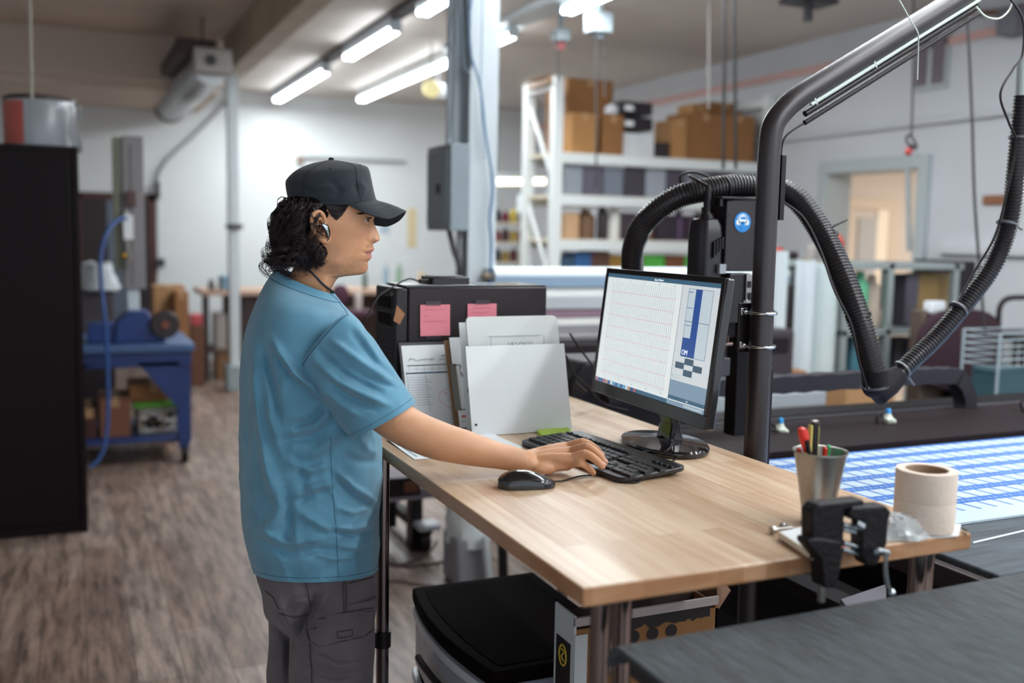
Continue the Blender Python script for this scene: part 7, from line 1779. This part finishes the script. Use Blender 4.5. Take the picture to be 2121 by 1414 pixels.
def lock(root, out, length, rad, turns, drift, n=4, r0=.00075, seg=34, tipr=1.6, phase=None):
    ph = rnd.uniform(0, 2 * PI) if phase is None else phase; hand = rnd.choice((-1, 1))
    for s_ in range(n):
        o = Vector((rnd.uniform(-1, 1), rnd.uniform(-1, 1), rnd.uniform(-1, 1))) * .0015
        dp = rnd.uniform(-.2, .2); ll = length * rnd.uniform(.86, 1.08); pts = []; rr = []
        for i in range(seg + 1):
            t = i / seg
            ax = root + out * (math.sin(min(1, t * 1.6) * PI / 2) * drift) + Vector((0, 0, -ll * t)) + out * (-.012 * max(0, t - .6))
            r = rad * (.15 + tipr * t) * (1 - .25 * t)
            a_ = ph + dp + hand * turns * 2 * PI * (t ** .9)
            side = Vector((-out.y, out.x, 0))
            pts.append(ax + side * (math.cos(a_) * r) + out * (math.sin(a_) * r) + Vector((0, 0, math.sin(a_ * 1.0 + 1) * r * .8)) + o * (1 + t))
            rr.append(r0 * (1 - .75 * t))
        hb.tube(pts, rr, 4, cap=False)
for k in range(290):
    Y = rnd.choice((rnd.uniform(520, 620), rnd.uniform(600, 780), rnd.uniform(760, 1000)))
    fl = max(front_lim(Y) + .10, lim_x(Y, 615 if 590 < Y < 880 else 745))
    th = rnd.uniform(fl, 2 * PI - fl)
    if rnd.random() < .55: th = rnd.uniform(fl, PI + .3)          # more locks on the side towards us
    p, d = head_surf(Y, th, .003 + .01 * rnd.random())
    maxlen = (1105 - Y) / 4.42 * .00104
    L_ = max(.035, maxlen * rnd.uniform(.55, 1.02))
    lock(p, d, L_, rnd.uniform(.008, .0135), L_ / .055 * rnd.uniform(.8, 1.2), rnd.uniform(.010, .032) * smooth01((abs(th - PI) < 1.2) * .5 + .6), n=7)
# flicks at the nape and ragged edge at the back
for k in range(46):
    Y = rnd.uniform(900, 1040); th = rnd.uniform(PI - .9, PI + .6)
    p, d = head_surf(Y, th, .02)
    lock(p, d, rnd.uniform(.02, .05), rnd.uniform(.010, .016), rnd.uniform(.8, 1.5), rnd.uniform(.035, .055), n=6, seg=26)
# locks springing from under the cap edge on the near side
for k in range(90):
    X = rnd.uniform(425, 600); Y = rnd.uniform(515, 570); th = lim_x(Y, X)
    p, d = head_surf(Y, th, .008)
    L_ = rnd.uniform(.03, .07)
    lock(p + Vector((0, 0, rnd.uniform(-.004, .006))), d, L_, rnd.uniform(.007, .012), L_ / .045, rnd.uniform(.012, .030), n=8, seg=30)
for k in range(46):
    X = rnd.uniform(620, 745); Y = rnd.uniform(880, 1000); th = lim_x(Y, X)
    p, d = head_surf(Y, th, .006)
    L_ = (1120 - Y) / 4.42 * .00104 * rnd.uniform(.8, 1.1)
    lock(p, d, L_, rnd.uniform(.007, .012), L_ / .05, rnd.uniform(.006, .016), n=7, seg=28)
# sleek hair swept back above the ear
for k in range(300):
    X0_ = rnd.uniform(630, 745); Y0_ = rnd.uniform(530, 556); X1_ = X0_ - rnd.uniform(60, 160); Y1_ = rnd.uniform(575, 625) - max(0, X0_ - 760) * .25
    pts = []
    for i in range(6):
        s_ = i / 5; X = lerp(X0_, X1_, s_); Y = lerp(Y0_, Y1_, s_ ** .8)
        x_, y_, w_ = head_pt(Y, lim_x(Y, X)); pts.append(HP(x_, y_, w_ - .006 - .006 * math.sin(PI * s_)))
    hb.tube(pts, [.0006] * 5 + [.0003], 4, cap=False)
# short tufts over the cap edge and the sleek sideburn
for k in range(60):
    th = rnd.uniform(1.9, 2 * PI - 1.9); p, d = head_surf(560, th, .007)
    q = p + Vector((0, 0, rnd.uniform(.006, .02))) + d * .006
    hb.tube(spline([p, q, q + d * .006 + Vector((rnd.uniform(-.008, .008), rnd.uniform(-.008, .008), -.006)), q + d * .012 + Vector((0, 0, -.018))], 5), [.0007] * 15 + [.0002], 4, cap=False)
for sg in (1, -1):
    for k in range(520):
        Xr = rnd.uniform(770, 980); Yr = 548; t = rnd.uniform(0, 1)
        X1 = lerp(Xr, 868, .62) + rnd.uniform(-8, 8); Y1 = 575 + (120 - abs(X1 - 872) * .9) * (.55 + .45 * t)
        pts = []
        for i in range(6):
            s_ = i / 5; X = lerp(Xr, X1, s_ ** 1.3); Y = lerp(Yr, Y1, s_)
            lo, hi = 0, PI
            for _ in range(18):
                m = (lo + hi) / 2
                if head_pt(Y, m)[0] > X: lo = m
                else: hi = m
            x_, y_, w_ = head_pt(Y, m); pts.append(HP(x_, y_, (w_ - .0016 - .0014 * math.sin(PI * s_)) * sg))
        hb.tube(pts, [.0006] * 5 + [.0002], 3, cap=False)
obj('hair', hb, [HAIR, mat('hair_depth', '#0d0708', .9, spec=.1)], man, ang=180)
# ear piece and neck cord
ep = obj('ear_piece', MB().tube([HP(738, 722, -.088), HP(755, 735, -.094), HP(775, 770, -.094), HP(792, 812, -.090), HP(796, 832, -.086)], [.003, .0062, .0062, .0055, .003], 16), mat('silver_ear_piece', '#c8ced2', .14, metal=.9), man)
obj('dark_band', MB().tube(spline([HP(660, 748, -.100), HP(720, 740, -.1015), HP(755, 760, -.1012), HP(772, 800, -.100), HP(790, 850, -.094)], 6), .0016, 8).tube(spline([HP(730, 722, -.098), HP(780, 730, -.0995), HP(806, 780, -.098), HP(808, 840, -.09), HP(785, 880, -.084)], 6), .0011, 8), BLK, ep)
obj('neck_cord', MB().tube(spline([HP(560, 1105, -.064), HP(620, 1150, -.070), HP(680, 1205, -.072), HP(735, 1265, -.066), HP(790, 1310, -.052), HP(850, 1350, -.02)], 8), .0026, 10), mat('black_cord', '#17131a', .6), man)

# ---------------------------------------------------------------- t-shirt
SH = mat('blue_cotton', '#6197b0', .88, noise=.10, nscale=14, hex2='#51859e', bump=.22, bscale=650, sheen=.3)
SHL = mat('navy_seam_thread', '#2b4a66', .9)
def shirt_noise(px, py, w, sn):
    q = Vector((px * .016, py * .009, w * 6))
    a = mnoise.noise(q) * .0045 * smooth01((py - 640) / 120)
    b = mnoise.noise(Vector((px * .03 + py * .02, py * .022 - px * .008, 7 + w * 5))) * .0032 * smooth01((py - 820) / 120)
    c = (1 - abs(mnoise.noise(Vector((px * .022 - py * .004, py * .010, 11 + w * 4))))) ** 6 * .0035 * smooth01((py - 700) / 100)
    e_ = mnoise.noise(Vector((px * .05 + py * .03, py * .05 - px * .02, 17))) * .0016 * smooth01((py - 860) / 100)
    return 1.6 * (a + b + c) + e_
FOLDS = [
    ([(527, 718), (529, 807), (538, 880), (551, 956), (566, 1040)], 8, .010), ([(545, 715), (556, 770), (569, 813), (578, 870)], 7, -.011), ([(510, 740), (508, 860), (512, 980)], 7, -.007),
    ([(562, 700), (590, 750), (622, 790), (660, 812)], 9, .011), ([(572, 735), (600, 775), (650, 812)], 6, -.012), ([(590, 765), (640, 800), (676, 830)], 6, .008),
    ([(560, 812), (562, 870), (575, 920)], 9, .006), ([(673, 842), (650, 868), (606, 884)], 8, -.009), ([(684, 850), (655, 880), (614, 892)], 6, .007), ([(690, 880), (650, 905), (578, 912)], 9, -.007),
    ([(700, 900), (672, 925), (640, 945)], 8, .008), ([(557, 960), (584, 1050), (560, 1090), (542, 1105)], 12, .010), ([(590, 1020), (600, 1080), (590, 1130)], 10, -.008),
    ([(614, 1027), (650, 1010), (688, 997)], 8, .008), ([(610, 1042), (650, 1024), (690, 1012)], 6, -.006), ([(695, 973), (731, 1010), (782, 1040)], 7, .010), ([(700, 990), (735, 1028), (780, 1056)], 7, -.008),
    ([(712, 940), (745, 955), (785, 958)], 8, -.007), ([(620, 1060), (660, 1085), (690, 1100)], 9, .007), ([(694, 1091), (731, 1096), (765, 1087)], 5, .007), ([(690, 1102), (731, 1108), (770, 1098)], 5, -.007),
    ([(540, 1121), (600, 1148), (688, 1134)], 8, -.007), ([(534, 1100), (600, 1126), (680, 1112)], 8, .006), ([(700, 1128), (735, 1135), (775, 1118)], 7, .006), ([(600, 955), (640, 975), (684, 962)], 8, .007),
    ([(700, 1050), (730, 1062), (770, 1048)], 6, .006), ([(640, 1140), (690, 1158), (740, 1152)], 6, .004), ([(612, 940), (630, 990), (628, 1040)], 9, -.006), ([(740, 900), (762, 930), (784, 940)], 8, .006)]
TS = Loft([(571, 557, 692, 606, 0, .066, 8), (560, 571, 704, 622, 0, .078, 9), (545, 594, 722, 642, 0, .125, 6), (526, 634, 748, 668, 0, .170, 2), (507, 690, 770, 708, 0, .192, 0), (497, 762, 785, 775, 0, .196, 4),
           (495, 845, 789, 850, 0, .190, 8), (495, 930, 791, 930, 0, .184, 12), (497, 1010, 791, 1008, 0, .180, 16), (502, 1080, 785, 1078, 0, .180, 20), (511, 1140, 785, 1138, 0, .178, 23), (525, 1181, 782, 1176, 0, .174, 26)], e=2.35, folds=FOLDS, fn=shirt_noise)
shirt = obj('t_shirt', TS.mesh(190, 210, k0=1.0), SH, man, ang=180)
m_ = shirt.modifiers.new('s', 'SOLIDIFY'); m_.thickness = .002; m_.offset = -1
col = obj('collar', TS.mesh(8, 120, k0=0, k1=1.12, off=.0008), SH, shirt, ang=180)
m_ = col.modifiers.new('s', 'SOLIDIFY'); m_.thickness = .003; m_.offset = -1
def ring_line(L_, k, off, r, m, parent, nm, a0=0, a1=2 * PI, n=90, dk=0.):
    obj(nm, MB().tube([L_.P(k + dk * i / n, a0 + (a1 - a0) * i / n, off) for i in range(n + 1)], r, 5), m, parent)
ring_line(TS, 1.13, .0008, .0007, SHL, col, 'collar_seam')
SH2 = mat('blue_cotton_hem', '#5a8fa7', .9, bump=.2, bscale=650, sheen=.3)
ring_line(TS, 10.72, .0006, .0005, SHL, shirt, 'hem_stitching')
ring_line(TS, 11.0, .0002, .0016, SH2, shirt, 'hem_edge')
def on_body(L_, px, py, off):
    lo, hi = 0., float(L_.K); best = None
    for k_ in range(0, L_.K * 12 + 1):
        k = k_ / 12
        Lx, Ly, Rx, Ry, wc, t, bu = (cr([r[j] for r in L_.rows], k) for j in range(7))
        u = max(-.999, min(.999, (px - (Lx + Rx) / 2) / ((Rx - Lx) / 2))); s_ = (1 - abs(u) ** L_.e) ** (1 / L_.e) ** 1
        sn = -(s_ ** (L_.e / 2)); cs = math.copysign(abs(u) ** (L_.e / 2), u)
        yy = lerp(Ly, Ry, (u + 1) / 2) + bu * -sn
        if best is None or abs(yy - py) < best[0]: best = (abs(yy - py), k, math.atan2(sn, cs))
    k, ph = best[1], best[2]
    for _ in range(6):
        a = L_.raw(k, ph)[1]; b = L_.raw(k + .01, ph)[1]
        if abs(b - a) > 1e-6: k = max(0, min(L_.K, k + (py - a) / ((b - a) / .01) * .8))
    return L_.P(k, ph, off)
def body_line(L_, pts, off, r, m, parent, nm, n=10):
    q = []
    for (a, b) in zip(pts, pts[1:]):
        for i in range(n): q.append(on_body(L_, lerp(a[0], b[0], i / n), lerp(a[1], b[1], i / n), off))
    q.append(on_body(L_, *pts[-1], off)); obj(nm, MB().tube(q, r, 5), m, parent)
body_line(TS, [(684, 905), (686, 960), (690, 1030), (696, 1100), (701, 1195)], .0004, .0005, SHL, shirt, 'side_seam')
body_line(TS, [(684, 608), (700, 622), (713, 640), (722, 655)], .0012, .0009, SHL, shirt, 'shoulder_seam', 6)
# sleeve
def sl_noise(px, py, w, sn): return mnoise.noise(Vector((px * .02, py * .02, w * 5 + 4))) * .004 + mnoise.noise(Vector(((px * .5 + py) * .035, (px - py) * .006, 9))) * .003
SLF = [([(646, 740), (700, 790), (760, 820), (805, 838)], 7, .008), ([(660, 725), (720, 775), (790, 812)], 6, -.008), ([(688, 706), (750, 750), (815, 792)], 8, .008), ([(700, 745), (760, 782), (830, 806)], 5, -.005),
       ([(660, 800), (700, 835), (745, 862)], 8, .006), ([(730, 690), (780, 750), (830, 790)], 6, -.006), ([(680, 790), (720, 820), (780, 850)], 6, -.006), ([(735, 672), (760, 705), (790, 750)], 6, .005)]
SV = Loft([(636, 712, 704, 642, -.160, .040, -12), (623, 768, 722, 655, -.178, .040, -16), (640, 797, 748, 674, -.180, .055, -10), (661, 825, 776, 704, -.180, .070, -3), (684, 855, 808, 752, -.172, .086, 4), (706, 884, 838, 797, -.182, .083, 6), (727, 908, 862, 832, -.190, .080, 7)], e=2.1, folds=SLF, fn=sl_noise)
sv = obj('sleeve', SV.mesh(90, 110, k0=.8), SH, shirt, ang=180)
m_ = sv.modifiers.new('s', 'SOLIDIFY'); m_.thickness = .0022; m_.offset = -1
ring_line(SV, 1.0, .0010, .0008, SHL, sv, 'armhole_seam', -PI, 0)
ring_line(SV, 5.62, .0006, .0004, SHL, sv, 'sleeve_hem_stitching', -PI, 0)
sv2 = Loft([(600, 640, 690, 640, .120, .060, 0), (600, 740, 700, 700, .15, .085, 0), (604, 820, 716, 800, .19, .08, 0), (606, 880, 728, 860, .205, .075, 0)], e=2.1)
obj('sleeve', sv2.mesh(20, 40), SH, shirt, ang=180)

# ---------------------------------------------------------------- trousers and shoes
PT = mat('grey_cargo_cloth', '#685f64', .8, noise=.18, nscale=10, hex2='#544c51', bump=.25, bscale=420, sheen=.15)
PTS = mat('trouser_seam', '#332d32', .9)
def pn(px, py, w, sn): return mnoise.noise(Vector((px * .022, py * .016, w * 5 + 20))) * .010 + mnoise.noise(Vector((px * .05 + py * .02, py * .03, 31))) * .004
PF = [([(575, 1235), (600, 1290), (620, 1330)], 8, .010), ([(600, 1250), (640, 1240), (650, 1265)], 9, .008), ([(655, 1225), (645, 1260), (620, 1300), (596, 1340), (598, 1414)], 7, -.016), ([(668, 1240), (655, 1270), (634, 1310), (625, 1360), (612, 1414)], 8, .012),
      ([(568, 1290), (590, 1320), (604, 1345)], 7, -.008), ([(640, 1350), (700, 1380), (760, 1370)], 8, .006), ([(630, 1385), (690, 1400), (740, 1395)], 7, -.006)]
hip = Loft([(524, 1165, 779, 1160, 0, .166, 20), (530, 1196, 780, 1188, 0, .166, 24), (541, 1232, 781, 1225, 0, .168, 24), (550, 1275, 779, 1270, 0, .170, 20), (572, 1300, 770, 1300, 0, .145, 10), (605, 1325, 745, 1325, 0, .08, 0)], e=2.5, folds=PF, fn=pn)
trousers = hip.mesh(50, 150, cap1=True)
nl = Loft([(590, 1240, 779, 1236, -.075, .085, 14), (596, 1300, 777, 1298, -.082, .090, 14), (597, 1360, 775, 1358, -.085, .088, 14), (598, 1420, 772, 1420, -.085, .085, 14), (615, 1560, 766, 1560, -.085, .08, 14), (628, 1720, 758, 1720, -.085, .074, 14), (632, 1880, 752, 1880, -.085, .07, 14), (634, 2020, 750, 2020, -.085, .068, 16)], e=2.3, folds=PF, fn=pn)
nl.mesh(90, 110, trousers, cap0=True, cap1=True)
fl = Loft([(552, 1240, 700, 1240, .085, .085, -6), (556, 1300, 700, 1300, .09, .09, -6), (555, 1360, 700, 1360, .095, .088, -6), (552, 1420, 695, 1420, .10, .085, -6), (560, 1560, 690, 1560, .10, .08, -8), (570, 1720, 680, 1720, .10, .072, -8), (575, 1860, 680, 1860, .10, .068, -10), (578, 1905, 680, 1905, .10, .066, -10)], e=2.3, folds=PF, fn=pn)
fl.mesh(70, 90, trousers, cap0=True, cap1=True)
tr = obj('trousers', trousers, PT, man, ang=180)
C6 = lambda x, y: (480 + x / 2.983, 940 + y / 2.983)
for line in ([(465, 1010), (620, 990), (875, 950)], [(485, 1022), (640, 1000), (868, 968)], [(465, 1010), (480, 1150), (540, 1188), (820, 1125), (872, 1085), (875, 950)], [(485, 1170), (490, 1300), (495, 1414)], [(700, 780), (708, 860), (705, 975)], [(690, 782), (690, 880), (692, 980)],
             [(455, 790), (475, 870), (488, 945)], [(290, 985), (400, 1010), (470, 990)], [(205, 845), (260, 890), (300, 960)], [(720, 800), (800, 780), (870, 760)]):
    pts = [C6(*p) for p in line]
    L_ = nl if pts[0][1] > 1255 and pts[0][0] > 600 else hip
    body_line(L_, pts, .003, .0009, PTS, tr, 'stitched_seam', 8)
# cargo pocket flap
fp = [C6(*p) for p in ((466, 1012), (560, 1000), (660, 985), (770, 968), (874, 952), (874, 1020), (870, 1088), (820, 1125), (730, 1146), (640, 1166), (542, 1188), (490, 1155), (478, 1085))]
cF = C6(670, 1065)
fv = [on_body(nl, p[0], p[1], .0045) for p in fp]; ins = [on_body(nl, lerp(p[0], cF[0], .25), lerp(p[1], cF[1], .25), .0065) for p in fp]; ins2 = [on_body(nl, lerp(p[0], cF[0], .6), lerp(p[1], cF[1], .6), .007) for p in fp]
bk = [on_body(nl, p[0], p[1], -.004) for p in fp]; n_ = len(fp); c_ = on_body(nl, *cF, .007)
mb = MB().add(bk + fv + ins + ins2 + [c_], [[r_ * n_ + i, r_ * n_ + (i + 1) % n_, (r_ + 1) * n_ + (i + 1) % n_, (r_ + 1) * n_ + i] for r_ in range(3) for i in range(n_)] + [[3 * n_ + i, 3 * n_ + (i + 1) % n_, 4 * n_] for i in range(n_)])
fo = obj('pocket_flap', mb, PT, tr, ang=40)
tb = [C6(*p) for p in ((650, 1100), (745, 1085), (742, 1125), (652, 1140), (650, 1100))]
body_line(nl, tb, .009, .0007, PTS, fo, 'flap_tab_stitching', 5)
SHO = mat('dark_shoe', '#211d20', .6)
for wc, cx in ((-.085, 690), (.10, 628)):
    a = MP(cx, 1400, wc); a.z = 0; dr = Vector((math.cos(AZ + .1), -math.sin(AZ + .1), 0)); sd = Vector((-dr.y, dr.x, 0)); R = []
    for t, hw, h in ((-.09, .026, .07), (-.07, .036, .085), (-.02, .038, .085), (.05, .040, .065), (.12, .046, .045), (.17, .040, .034), (.195, .02, .022)):
        R.append([a + dr * t + sd * (hw * math.cos(p_)) + Vector((0, 0, max(.0, h * (math.sin(p_) * .5 + .5) ** .6 + .001))) for p_ in [2 * PI * k / 20 for k in range(20)]])
    obj('shoe', MB().rings(R), SHO, man)
